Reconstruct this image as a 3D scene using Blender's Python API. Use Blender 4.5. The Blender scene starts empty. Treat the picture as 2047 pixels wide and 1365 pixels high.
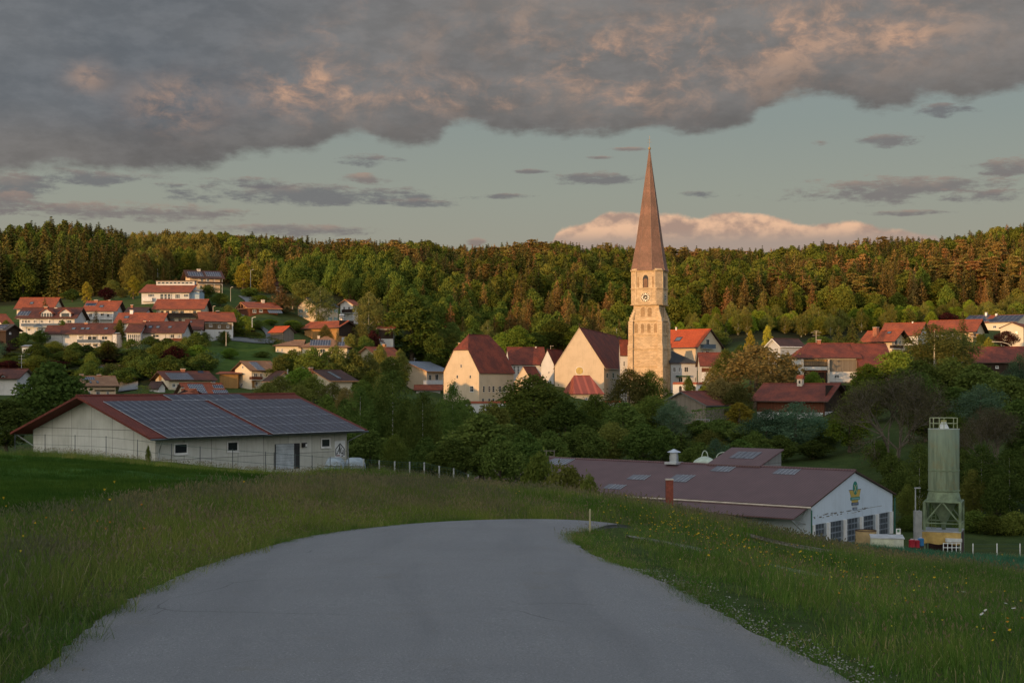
import bpy, math, random
import numpy as np
from math import radians, sin, cos, tan, pi, sqrt

# ------------------------------------------------------------------ camera, sun, exposure
SC = bpy.context.scene
COL = SC.collection
F = 2047 * 50 / 36.0          # focal length in photo pixels
CX, YH = 1023.5, 763.0        # principal column and horizon row of the photo
cam = bpy.data.cameras.new('camera')
cam.lens = 50; cam.sensor_width = 36; cam.sensor_fit = 'HORIZONTAL'
cam.shift_y = (YH - 682.5) / 2047.0
cam.clip_start = 0.1; cam.clip_end = 9000
camo = bpy.data.objects.new('camera', cam); COL.objects.link(camo)
camo.location = (0, 0, 0); camo.rotation_euler = (radians(90), 0, 0)
SC.camera = camo
SUN_EL = 4.2
SUN_VEC = np.array([-0.62, -0.785, tan(radians(SUN_EL))]); SUN_VEC /= np.linalg.norm(SUN_VEC)
SUN_AZ = math.atan2(SUN_VEC[0], SUN_VEC[1])
sun = bpy.data.lights.new('sun', 'SUN'); sun.energy = 4.1; sun.angle = radians(0.5); sun.color = (1.0, 0.56, 0.23)
suno = bpy.data.objects.new('sun', sun); COL.objects.link(suno)
import mathutils
suno.rotation_euler = mathutils.Vector(SUN_VEC.tolist()).to_track_quat('Z', 'Y').to_euler()
SC.view_settings.view_transform = 'Standard'; SC.view_settings.look = 'None'
SC.view_settings.exposure = 0.0; SC.view_settings.gamma = 1.0
SC.cycles.max_bounces = 6; SC.cycles.diffuse_bounces = 3; SC.cycles.glossy_bounces = 2
SC.cycles.transmission_bounces = 3; SC.cycles.transparent_max_bounces = 4
SC.cycles.use_denoising = True
SC.cycles.use_adaptive_sampling = True; SC.cycles.adaptive_threshold = 0.02

def lin(h):
    """sRGB hex to linear rgb"""
    c = [int(h[i:i+2], 16) / 255 for i in (0, 2, 4)]
    return tuple(x / 12.92 if x <= .04045 else ((x + .055) / 1.055) ** 2.4 for x in c)

# ------------------------------------------------------------------ node helper
class NT:
    def __init__(s, tree):
        s.t = tree; s.t.nodes.clear()
    def n(s, typ, **kw):
        nd = s.t.nodes.new(typ)
        for k, v in kw.items(): setattr(nd, k, v)
        return nd
    def put(s, sock, v):
        if isinstance(v, bpy.types.NodeSocket): s.t.links.new(v, sock)
        elif v is not None:
            try: sock.default_value = v
            except Exception:
                sock.default_value = tuple(v) + (1,)
    def m(s, op, a, b=None, c=None, clamp=False):
        nd = s.n('ShaderNodeMath', operation=op, use_clamp=clamp)
        s.put(nd.inputs[0], a)
        if b is not None: s.put(nd.inputs[1], b)
        if c is not None: s.put(nd.inputs[2], c)
        return nd.outputs[0]
    def vm(s, op, a, b=None, sc=None):
        nd = s.n('ShaderNodeVectorMath', operation=op)
        s.put(nd.inputs[0], a)
        if b is not None: s.put(nd.inputs[1], b)
        if sc is not None: s.put(nd.inputs['Scale'], sc)
        return nd.outputs[0]
    def mix(s, f, a, b, bt='MIX'):
        nd = s.n('ShaderNodeMix', data_type='RGBA', blend_type=bt)
        s.put(nd.inputs[0], f)
        for i, v in ((6, a), (7, b)):
            if not isinstance(v, bpy.types.NodeSocket): v = tuple(v)[:3] + (1,)
            s.put(nd.inputs[i], v)
        return nd.outputs[2]
    def noise(s, vec, scale, detail=4, rough=.55, dist=0.0, out=0, dim='3D'):
        nd = s.n('ShaderNodeTexNoise', noise_dimensions=dim)
        if vec is not None: s.put(nd.inputs['Vector'], vec)
        nd.inputs['Scale'].default_value = scale; nd.inputs['Detail'].default_value = detail
        nd.inputs['Roughness'].default_value = rough; nd.inputs['Distortion'].default_value = dist
        return nd.outputs[out]
    def ss(s, v, lo, hi, to0=0.0, to1=1.0):
        nd = s.n('ShaderNodeMapRange', interpolation_type='SMOOTHSTEP')
        s.put(nd.inputs[0], v); s.put(nd.inputs[1], lo); s.put(nd.inputs[2], hi)
        nd.inputs[3].default_value = to0; nd.inputs[4].default_value = to1
        return nd.outputs[0]
    def ramp(s, v, pts):
        nd = s.n('ShaderNodeValToRGB'); s.put(nd.inputs[0], v)
        e = nd.color_ramp.elements
        while len(e) < len(pts): e.new(.5)
        for i, (p, c) in enumerate(pts):
            e[i].position = p; e[i].color = tuple(c)[:3] + (1,)
        return nd.outputs[0]
    def xyz(s, x, y, z):
        nd = s.n('ShaderNodeCombineXYZ'); s.put(nd.inputs[0], x); s.put(nd.inputs[1], y); s.put(nd.inputs[2], z)
        return nd.outputs[0]
    def sep(s, v):
        nd = s.n('ShaderNodeSeparateXYZ'); s.put(nd.inputs[0], v); return nd.outputs

# ------------------------------------------------------------------ sky: directions are described by azimuth and elevation
world = bpy.data.worlds.new('World'); SC.world = world; world.use_nodes = True
def build_sky():
    N = NT(world.node_tree)
    tc = N.n('ShaderNodeTexCoord')
    x, y, z = N.sep(tc.outputs['Generated'])
    hor = N.m('SQRT', N.m('ADD', N.m('MULTIPLY', x, x), N.m('MULTIPLY', y, y)))
    az = N.m('ARCTAN2', x, y)                       # 0 = straight ahead, + to the right
    el = N.m('ARCTAN2', z, hor)
    A = lambda px: math.atan((px - CX) / F)
    E = lambda py: math.atan((YH - py) / F)
    P = N.xyz(az, N.m('MULTIPLY', el, 2.2), 0)      # clouds are stretched sideways
    n1 = N.noise(P, 9, 7, .6); n2 = N.noise(P, 34, 6, .62); n3 = N.noise(P, 3.2, 4, .5)
    nf = N.noise(N.xyz(az, N.m('MULTIPLY', el, 5.0), 1.7), 17, 7, .62)
    ng_ = N.noise(N.xyz(az, N.m('MULTIPLY', el, 3.2), 8), 62, 7, .7)
    nf = N.m('ADD', N.m('MULTIPLY', nf, .5), N.m('MULTIPLY', ng_, .5))
    # clear sky
    sk = N.n('ShaderNodeTexSky', sky_type='NISHITA'); sk.sun_disc = False
    sk.sun_elevation = radians(SUN_EL); sk.sun_rotation = math.atan2(SUN_VEC[0], SUN_VEC[1]); sk.altitude = 400
    nish = N.vm('SCALE', sk.outputs[0], sc=0.06)
    clear = N.ramp(N.m('MULTIPLY', el, 2.0), [(0.0, lin('9c9384')), (.17, lin('a09c8f')), (.26, lin('9b9f94')), (.36, lin('919b97')), (.8, lin('8298a8'))])
    clear = N.mix(.15, clear, nish)
    col = clear
    # distant cumulus bank low on the right
    def fc(v, pts, lo, hi):
        """piecewise curve of azimuth; pts are (px, value)"""
        nd = N.n('ShaderNodeFloatCurve')
        t = N.m('DIVIDE', N.m('SUBTRACT', v, A(pts[0][0])), A(pts[-1][0]) - A(pts[0][0]), clamp=True)
        N.put(nd.inputs['Value'], t)
        cv = nd.mapping.curves[0]
        L = A(pts[-1][0]) - A(pts[0][0])
        q = [((A(p) - A(pts[0][0])) / L, (w - lo) / (hi - lo)) for p, w in pts]
        cv.points[0].location = q[0]; cv.points[1].location = q[-1]
        for a in q[1:-1]: cv.points.new(*a)
        nd.mapping.update()
        return N.m('ADD', N.m('MULTIPLY', nd.outputs[0], hi - lo), lo)
    eb = fc(az, [(1040, E(520)), (1100, E(486)), (1130, E(452)), (1175, E(446)), (1230, E(424)), (1300, E(432)), (1345, E(430)), (1400, E(437)), (1440, E(428)), (1510, E(432)), (1570, E(441)), (1620, E(456)), (1680, E(448)), (1750, E(462)), (1850, E(480)), (1950, E(520))], E(520), E(415))
    nb = N.noise(N.xyz(az, N.m('MULTIPLY', el, 1.2), 3), 60, 6, .6)
    eb = N.m('ADD', eb, N.m('MULTIPLY', N.m('SUBTRACT', nb, .5), .008))
    mk = N.ss(N.m('SUBTRACT', eb, el), -.0008, .0022)
    lump = N.noise(N.xyz(az, N.m('MULTIPLY', el, 1.5), 5), 48, 5, .55)
    cc = N.mix(N.ss(lump, .36, .62), lin('a88e80'), lin('e6bb9a'))
    cc = N.mix(N.ss(el, E(492), E(455)), lin('a8968a'), cc)
    col = N.mix(mk, col, cc)
    # small flat clouds: (px, py, half width, half height, warm)
    for px, py, w, h, warm in [(640, 392, 270, 24, 0), (830, 408, 110, 10, 0), (500, 372, 110, 12, .1), (1205, 359, 95, 15, .1), (1800, 392, 220, 26, .3), (1960, 410, 100, 16, .2),
                               (1770, 297, 52, 14, .2), (2010, 357, 80, 18, .3), (735, 322, 60, 12, 0), (200, 372, 120, 16, 0), (20, 395, 80, 34, 0), (20, 425, 75, 22, .3),
                               (240, 436, 210, 20, .4), (600, 463, 150, 12, .3), (1400, 391, 42, 8, 0), (1640, 296, 22, 7, .7), (1200, 316, 26, 4, .5), (1060, 343, 30, 5, .2),
                               (1010, 392, 50, 6, .1), (735, 362, 60, 13, .5), (1880, 244, 50, 14, 0), (950, 484, 18, 8, .9), (1250, 300, 40, 5, .6),
                               (1810, 438, 70, 6, .3), (320, 382, 60, 7, 0)]:
        dx = N.m('DIVIDE', N.m('SUBTRACT', az, A(px)), w / F)
        dy = N.m('DIVIDE', N.m('SUBTRACT', el, E(py)), h / F)
        up = N.m('ADD', N.m('POWER', N.m('ABSOLUTE', dx), 1.3), N.m('MULTIPLY', dy, dy))
        d = N.m('ADD', up, N.m('MULTIPLY', N.m('SUBTRACT', nf, .5), 7.5))
        k = N.m('MULTIPLY', N.ss(d, .1, 1.25, 1.0, 0.0), N.ss(up, 2.6, 1.5))
        k = N.m('MULTIPLY', k, .84)
        lit = N.ss(N.m('ADD', dy, N.m('MULTIPLY', N.m('SUBTRACT', n2, .5), 2.5)), -.1, 1.1)
        base = N.mix(warm, lin('6d6d70'), lin('8b7b74'))
        c = N.mix(N.m('MULTIPLY', lit, .35 + .5 * warm), base, lin('b39885'))
        col = N.mix(k, col, c)
    # the great cloud overhead
    eb = fc(az, [(-400, E(430)), (0, E(372)), (150, E(362)), (300, E(356)), (430, E(345)), (500, E(325)), (620, E(315)), (700, E(282)), (790, E(288)), (860, E(290)), (920, E(262)), (1000, E(272)),
                 (1100, E(276)), (1210, E(274)), (1270, E(262)), (1400, E(283)), (1480, E(272)), (1540, E(232)), (1640, E(212)), (1740, E(228)), (1800, E(232)), (1850, E(212)), (1950, E(222)), (2047, E(216)), (2500, E(150))], E(430), E(150))
    rag = N.m('ADD', N.m('MULTIPLY', N.m('SUBTRACT', n1, .5), .03), N.m('MULTIPLY', N.m('SUBTRACT', n2, .5), .016))
    dd = N.m('SUBTRACT', el, N.m('ADD', eb, rag))
    big = N.ss(dd, -.0015, .0075)
    nn = N.noise(N.xyz(az, N.m('MULTIPLY', el, 1.7), 9), 7, 7, .6)
    warp = N.vm('ADD', N.xyz(az, N.m('MULTIPLY', el, 1.5), 4), N.vm('SCALE', N.noise(P, 14, 4, .5, out=1), sc=.04))
    puff = N.m('ADD', N.m('MULTIPLY', N.noise(warp, 21, 8, .64), .75), N.m('MULTIPLY', N.noise(warp, 70, 6, .6), .25))
    base = N.mix(N.ss(az, A(200), A(1100)), lin('5f676f'), lin('7a7775'))
    base = N.mix(N.ss(el, E(330), E(215)), lin('6a6867'), base)
    base = N.mix(N.ss(dd, .0, .035), lin('686664'), base)
    base = N.mix(N.ss(n2, .35, .68), N.mix(.09, base, (0, 0, 0)), N.mix(.06, base, (.6, .58, .58)))
    c = N.mix(N.ss(nn, .28, .76), N.mix(.22, base, (.125, .125, .13)), N.mix(.22, base, lin('9a9590')))
    lit = None
    for px, py, w, h, s_ in [(590, 180, 80, 56, 1.25), (350, 225, 80, 50, .8), (720, 175, 130, 60, .75), (880, 190, 80, 40, .85), (1005, 190, 70, 36, .95), (1150, 130, 110, 44, 1.3), (1300, 110, 120, 50, .8),
                             (1480, 80, 200, 70, .85), (1720, 60, 260, 90, .7), (1240, 200, 90, 40, .7), (1050, 60, 260, 70, .35), (745, 10, 40, 30, .8), (1815, 100, 50, 20, .7), (650, 70, 90, 30, .35), (175, 180, 40, 30, .5), (1380, 180, 200, 60, .4), (1230, 345, 10, 5, 0)]:
        dx = N.m('DIVIDE', N.m('SUBTRACT', az, A(px)), w / F)
        dy = N.m('DIVIDE', N.m('SUBTRACT', el, E(py)), h / F)
        g = N.m('MULTIPLY', N.m('EXPONENT', N.m('MULTIPLY', N.m('ADD', N.m('MULTIPLY', dx, dx), N.m('MULTIPLY', dy, dy)), -1.25)), s_ * .88)
        lit = g if lit is None else N.m('ADD', lit, g)
    lit = N.m('MULTIPLY', lit, N.ss(puff, .42, .61), clamp=True)
    c = N.mix(N.m('MULTIPLY', lit, .9), c, N.mix(N.ss(puff, .48, .66), lin('a98b7a'), lin('d0a78a')))
    col = N.mix(big, col, c)
    # the rest of the dome, out of the photo: open, brighter evening sky overhead and towards the sun
    over = N.ss(el, .42, .95)
    ovc = N.mix(N.ss(nn, .4, .65), (.42, .53, .68), (.52, .54, .58))
    col = N.mix(over, col, ovc)
    side = N.m('MULTIPLY', N.ss(az, .42, .8), N.ss(az, 2.6, 1.9))
    col = N.mix(side, col, N.mix(N.ss(nn, .4, .65), (.34, .45, .60), (.44, .51, .60)))
    cosd = N.m('COSINE', N.m('SUBTRACT', az, SUN_AZ))
    back = N.ss(N.m('COSINE', az), .2, -.4)
    col = N.mix(back, col, N.mix(N.ss(nn, .4, .65), (.44, .50, .57), (.53, .55, .57)))
    behind = N.ss(cosd, -.15, .75)
    warmc = N.ramp(el, [(0, (2.6, 2.15, 1.45)), (.12, (2.3, 2.05, 1.65)), (.4, (1.3, 1.28, 1.2)), (.8, (.44, .52, .62))])
    col = N.mix(behind, col, N.mix(.0, warmc, warmc))
    below = N.ss(el, -.03, -.005)
    col = N.mix(below, (.05, .06, .04), col)
    bg = N.n('ShaderNodeBackground'); N.put(bg.inputs[0], col); bg.inputs[1].default_value = 1.0
    out = N.n('ShaderNodeOutputWorld'); N.t.links.new(bg.outputs[0], out.inputs[0])
build_sky()
try:
    world.cycles.sampling_method = 'MANUAL'; world.cycles.sample_map_resolution = 512
except Exception: pass
# ------------------------------------------------------------------ materials
def new_mat(name):
    m = bpy.data.materials.new(name); m.use_nodes = True
    return m, NT(m.node_tree)
def finish(N, col, rough=.8, metal=0.0, bump=None, bstr=.3, spec=.3, bdist=.02):
    b = N.n('ShaderNodeBsdfPrincipled'); N.put(b.inputs['Base Color'], col if isinstance(col, bpy.types.NodeSocket) else tuple(col)[:3] + (1,))
    N.put(b.inputs['Roughness'], rough); b.inputs['Metallic'].default_value = metal
    b.inputs['Specular IOR Level'].default_value = spec
    if bump is not None:
        bn = N.n('ShaderNodeBump'); bn.inputs['Strength'].default_value = bstr; bn.inputs['Distance'].default_value = bdist
        N.put(bn.inputs['Height'], bump); N.t.links.new(bn.outputs[0], b.inputs['Normal'])
    o = N.n('ShaderNodeOutputMaterial'); N.t.links.new(b.outputs[0], o.inputs[0])
MATS = {}
def plain(name, col, rough=.7, metal=0, var=.18, scale=1.5, spec=.3):
    if name in MATS: return MATS[name]
    m, N = new_mat(name); tc = N.n('ShaderNodeTexCoord')
    g = N.noise(tc.outputs['Object'], scale, 5, .6)
    c = N.mix(N.ss(g, .3, .72), [x * (1 - var) for x in col], [min(1, x * (1 + var)) for x in col])
    finish(N, c, rough, metal, g, .15, spec); MATS[name] = m; return m
def plaster(name, col, dirt=.25):
    if name in MATS: return MATS[name]
    m, N = new_mat(name); tc = N.n('ShaderNodeTexCoord'); uv = tc.outputs['UV']
    g = N.noise(uv, .35, 5, .65); u, v, w = N.sep(uv)
    streak = N.noise(N.xyz(N.m('MULTIPLY', u, 1.4), N.m('MULTIPLY', v, .12), 0), 1.6, 4, .6)
    c = N.mix(N.m('MULTIPLY', N.ss(g, .42, .75), dirt), col, [x * .62 for x in col])
    c = N.mix(N.m('MULTIPLY', N.ss(streak, .5, .8), dirt), c, [col[0] * .5, col[1] * .5, col[2] * .48])
    finish(N, c, .9, 0, N.noise(uv, 9, 4), .25, .15); MATS[name] = m; return m
def tile(name, col, col2=None, moss=.3):
    """clay tiles; UV in metres, u along the eave, v up the slope"""
    if name in MATS: return MATS[name]
    m, N = new_mat(name); tc = N.n('ShaderNodeTexCoord'); uv = tc.outputs['UV']
    col2 = col2 or [x * .6 for x in col]
    br = N.n('ShaderNodeTexBrick'); N.put(br.inputs['Vector'], uv)
    br.inputs['Scale'].default_value = 1; br.inputs['Brick Width'].default_value = .3; br.inputs['Row Height'].default_value = .36
    br.inputs['Mortar Size'].default_value = .03; br.inputs['Mortar Smooth'].default_value = .4; br.inputs['Bias'].default_value = 0
    br.inputs['Color1'].default_value = (1, 1, 1, 1); br.inputs['Color2'].default_value = (.68, .68, .68, 1); br.inputs['Mortar'].default_value = (.42, .42, .42, 1)
    g = N.noise(uv, .28, 6, .65); g2 = N.noise(uv, 1.7, 4, .6)
    c = N.mix(N.ss(g, .34, .70), col2, col)
    c = N.mix(N.m('MULTIPLY', N.ss(g2, .55, .78), moss), c, [.05, .045, .04])
    oi = N.n('ShaderNodeObjectInfo')
    c = N.mix(.75, c, br.outputs[0], 'MULTIPLY')
    finish(N, c, .8, 0, br.outputs[1], -.5, .25, .04); MATS[name] = m; return m
def plank(name, col, col2, w=.18):
    if name in MATS: return MATS[name]
    m, N = new_mat(name); tc = N.n('ShaderNodeTexCoord'); uv = tc.outputs['UV']; u, v, _ = N.sep(uv)
    cell = N.m('FLOOR', N.m('DIVIDE', u, w)); fr = N.m('FRACT', N.m('DIVIDE', u, w))
    wn = N.n('ShaderNodeTexWhiteNoise', noise_dimensions='1D'); N.put(wn.inputs['W'], cell)
    gap = N.ss(N.m('ABSOLUTE', N.m('SUBTRACT', fr, .5)), .40, .48)
    st = N.noise(N.xyz(N.m('MULTIPLY', u, 9), N.m('MULTIPLY', v, .5), 0), 1.4, 4, .6)
    c = N.mix(N.m('ADD', N.m('MULTIPLY', wn.outputs[0], .5), N.m('MULTIPLY', st, .5)), col2, col)
    c = N.mix(N.m('MULTIPLY', gap, .8), c, [x * .15 for x in col2])
    finish(N, c, .85, 0, gap, -.4, .2); MATS[name] = m; return m
def corr(name, col, w=.33, metal=.0, rough=.5, lo=.55):
    if name in MATS: return MATS[name]
    m, N = new_mat(name); tc = N.n('ShaderNodeTexCoord'); uv = tc.outputs['UV']; u, v, _ = N.sep(uv)
    fr = N.m('ABSOLUTE', N.m('SUBTRACT', N.m('FRACT', N.m('DIVIDE', u, w)), .5))
    g = N.noise(uv, .5, 5, .6)
    c = N.mix(N.ss(g, .3, .75), [x * .85 for x in col], [x * 1.12 for x in col])
    c = N.mix(N.ss(fr, .30, .42), c, [x * lo for x in col])
    finish(N, c, rough, metal, N.ss(fr, .25, .45), -.8, .4, .05); MATS[name] = m; return m
def concrete(name, col, pw=3.0, ph=2.5):
    if name in MATS: return MATS[name]
    m, N = new_mat(name); tc = N.n('ShaderNodeTexCoord'); uv = tc.outputs['UV']; u, v, _ = N.sep(uv)
    br = N.n('ShaderNodeTexBrick'); N.put(br.inputs['Vector'], uv); br.offset = 0
    br.inputs['Scale'].default_value = 1; br.inputs['Brick Width'].default_value = pw; br.inputs['Row Height'].default_value = ph
    br.inputs['Mortar Size'].default_value = .035; br.inputs['Mortar Smooth'].default_value = .3
    br.inputs['Color1'].default_value = (1, 1, 1, 1); br.inputs['Color2'].default_value = (.80, .80, .77, 1); br.inputs['Mortar'].default_value = (.42, .42, .42, 1)
    g = N.noise(uv, .45, 6, .65); st = N.noise(N.xyz(N.m('MULTIPLY', u, 2.2), N.m('MULTIPLY', v, .22), 0), 1.3, 5, .65)
    c = N.mix(N.ss(g, .3, .7), [x * .82 for x in col], col)
    c = N.mix(N.m('MULTIPLY', N.ss(st, .45, .72), .38), c, [col[0] * .55, col[1] * .54, col[2] * .48])
    c = N.mix(1.0, c, br.outputs[0], 'MULTIPLY')
    finish(N, c, .9, 0, N.noise(uv, 5, 5), .3, .15); MATS[name] = m; return m
def stone(name, col):
    if name in MATS: return MATS[name]
    m, N = new_mat(name); tc = N.n('ShaderNodeTexCoord'); uv = tc.outputs['UV']; u, v, _ = N.sep(uv)
    br = N.n('ShaderNodeTexBrick'); N.put(br.inputs['Vector'], uv)
    br.inputs['Scale'].default_value = 1; br.inputs['Brick Width'].default_value = .9; br.inputs['Row Height'].default_value = .42
    br.inputs['Mortar Size'].default_value = .03; br.inputs['Mortar Smooth'].default_value = .5
    br.inputs['Color1'].default_value = (1, 1, 1, 1); br.inputs['Color2'].default_value = (.66, .66, .66, 1); br.inputs['Mortar'].default_value = (.5, .5, .5, 1)
    g = N.noise(uv, .4, 6, .7); g2 = N.noise(uv, 2.5, 5, .7)
    c = N.mix(N.ss(g, .3, .7), [col[0] * .78, col[1] * .74, col[2] * .68], col)
    c = N.mix(N.m('MULTIPLY', N.ss(g2, .5, .75), .3), c, [col[0] * .45, col[1] * .43, col[2] * .40])
    c = N.mix(.85, c, br.outputs[0], 'MULTIPLY')
    finish(N, c, .92, 0, N.m('ADD', br.outputs[1], g2), -.5, .1, .05); MATS[name] = m; return m
def glass(name='window_glass', col=(.02, .025, .03)):
    if name in MATS: return MATS[name]
    m, N = new_mat(name); finish(N, col, .12, 0, None, 0, .6); MATS[name] = m; return m
def solar():
    """photovoltaic module: dark blue cells with a fine pale cell grid, UV in metres"""
    if 'solar_cells' in MATS: return MATS['solar_cells']
    m, N = new_mat('solar_cells'); tc = N.n('ShaderNodeTexCoord'); uv = tc.outputs['UV']
    g = N.noise(uv, .8, 3); u, v, _ = N.sep(uv)
    fu = N.m('ABSOLUTE', N.m('SUBTRACT', N.m('FRACT', N.m('DIVIDE', u, .16)), .5)); fv = N.m('ABSOLUTE', N.m('SUBTRACT', N.m('FRACT', N.m('DIVIDE', v, .16)), .5))
    k = N.m('MULTIPLY', N.ss(N.m('MAXIMUM', fu, fv), .44, .49), .35)
    c = N.mix(N.ss(g, .35, .7), (.011, .016, .036), (.019, .026, .054)); c = N.mix(N.m('MULTIPLY', k, .3), c, (.10, .11, .13))
    finish(N, c, .3, 0, None, 0, .35); MATS['solar_cells'] = m; return m
def leafmat(name, a, b, c3=None, trans=.35, rnd=.35):
    """leaf with two greens mixed per leaf (attribute tone) and shifted per tree"""
    if name in MATS: return MATS[name]
    m, N = new_mat(name)
    at = N.n('ShaderNodeAttribute', attribute_name='tone'); oi = N.n('ShaderNodeObjectInfo')
    c = N.mix(at.outputs['Fac'], a, b)
    r = oi.outputs['Random']
    if c3: c = N.mix(N.m('MULTIPLY', N.ss(r, .45, .95), .8), c, c3)
    hsv = N.n('ShaderNodeHueSaturation'); N.put(hsv.inputs['Color'], c)
    N.put(hsv.inputs['Value'], N.m('ADD', N.m('MULTIPLY', N.m('FRACT', N.m('MULTIPLY', r, 7.13)), rnd * 2), 1 - rnd))
    N.put(hsv.inputs['Hue'], N.m('ADD', N.m('MULTIPLY', N.m('FRACT', N.m('MULTIPLY', r, 3.7)), .03), .485))
    d = N.n('ShaderNodeBsdfDiffuse'); t = N.n('ShaderNodeBsdfTranslucent'); mx = N.n('ShaderNodeMixShader')
    N.t.links.new(hsv.outputs[0], d.inputs[0]); N.t.links.new(hsv.outputs[0], t.inputs[0]); mx.inputs[0].default_value = trans
    N.t.links.new(d.outputs[0], mx.inputs[1]); N.t.links.new(t.outputs[0], mx.inputs[2])
    o = N.n('ShaderNodeOutputMaterial'); N.t.links.new(mx.outputs[0], o.inputs[0]); MATS[name] = m; return m
W = dict(
 white=plaster('white_render', (.55, .55, .55), .4), white2=plaster('old_white_render', (.52, .51, .50), .5),
 cream=plaster('cream_render', (.62, .54, .42), .25), peach=plaster('peach_render', (.60, .46, .33), .2), church=plaster('limewash', (.54, .44, .32), .35),
 concrete=concrete('barn_concrete', (.60, .605, .57)), conc2=concrete('dark_concrete', (.27, .28, .28), 6, 4), grey=plaster('grey_render', (.42, .44, .47), .2), blue=plaster('blue_grey_render', (.33, .42, .50), .2),
 wood=plank('weathered_boards', (.23, .155, .09), (.10, .07, .045)), dwood=plank('dark_boards', (.055, .035, .025), (.025, .018, .014)), lwood=plank('orange_boards', (.42, .24, .09), (.30, .16, .06)),
 gwood=plank('silvered_boards', (.25, .22, .18), (.12, .10, .085)), rwood=plank('red_brown_boards', (.16, .055, .03), (.09, .035, .02)),
 hall=plaster('hall_render', (.56, .64, .74), .3))
R = dict(
 red=tile('red_tiles', (.42, .105, .045), (.25, .07, .038)), bright=tile('bright_red_tiles', (.56, .105, .035), (.46, .085, .03), .05), brown=tile('brown_tiles', (.17, .055, .035), (.09, .035, .028)),
 dark=tile('dark_brown_tiles', (.10, .05, .042), (.06, .035, .032), .2), grey=tile('slate_grey_tiles', (.075, .078, .085), (.045, .047, .05), .2), tan=tile('tan_tiles', (.36, .20, .11), (.26, .13, .07), .2), church=tile('old_church_tiles', (.27, .065, .038), (.13, .04, .03), .35),
 barn=tile('barn_tiles', (.19, .042, .026), (.14, .034, .024), .1), metal=corr('zinc_sheet', (.33, .36, .42), .6, .6, .45), hall=corr('brown_trapezoidal_sheet', (.125, .068, .070), .33, .1, .5), shingle=tile('spire_shingles', (.31, .17, .125), (.20, .12, .09), .25), orange=tile('orange_tiles', (.48, .14, .06), (.30, .085, .04), .1), green=plain('green_sheet', (.03, .14, .09)))
T = dict(
 trim=plain('pale_trim', (.55, .52, .48)), brown=plain('brown_trim', (.07, .04, .03)), dark=plain('dark_trim', (.03, .03, .032)), orange=plain('orange_timber', (.42, .20, .09)), frame=plain('white_frame', (.68, .68, .68), .5), zinc=plain('zinc', (.36, .38, .40), .4, .6),
 brick=plain('chimney_brick', (.30, .12, .07)), pale=plain('pale_chimney', (.55, .48, .40)), steel=plain('galvanised_steel', (.35, .37, .38), .45, .5), glass=glass(), alu=plain('aluminium_frame', (.42, .43, .45), .4, .5), white=plain('white_paint', (.72, .72, .72), .5, 0, .08),
 gutter=plain('dark_gutter', (.10, .115, .12), .4, .4), asph=plain('asphalt_dark', (.10, .10, .105)))
SOLAR = solar()
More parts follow.
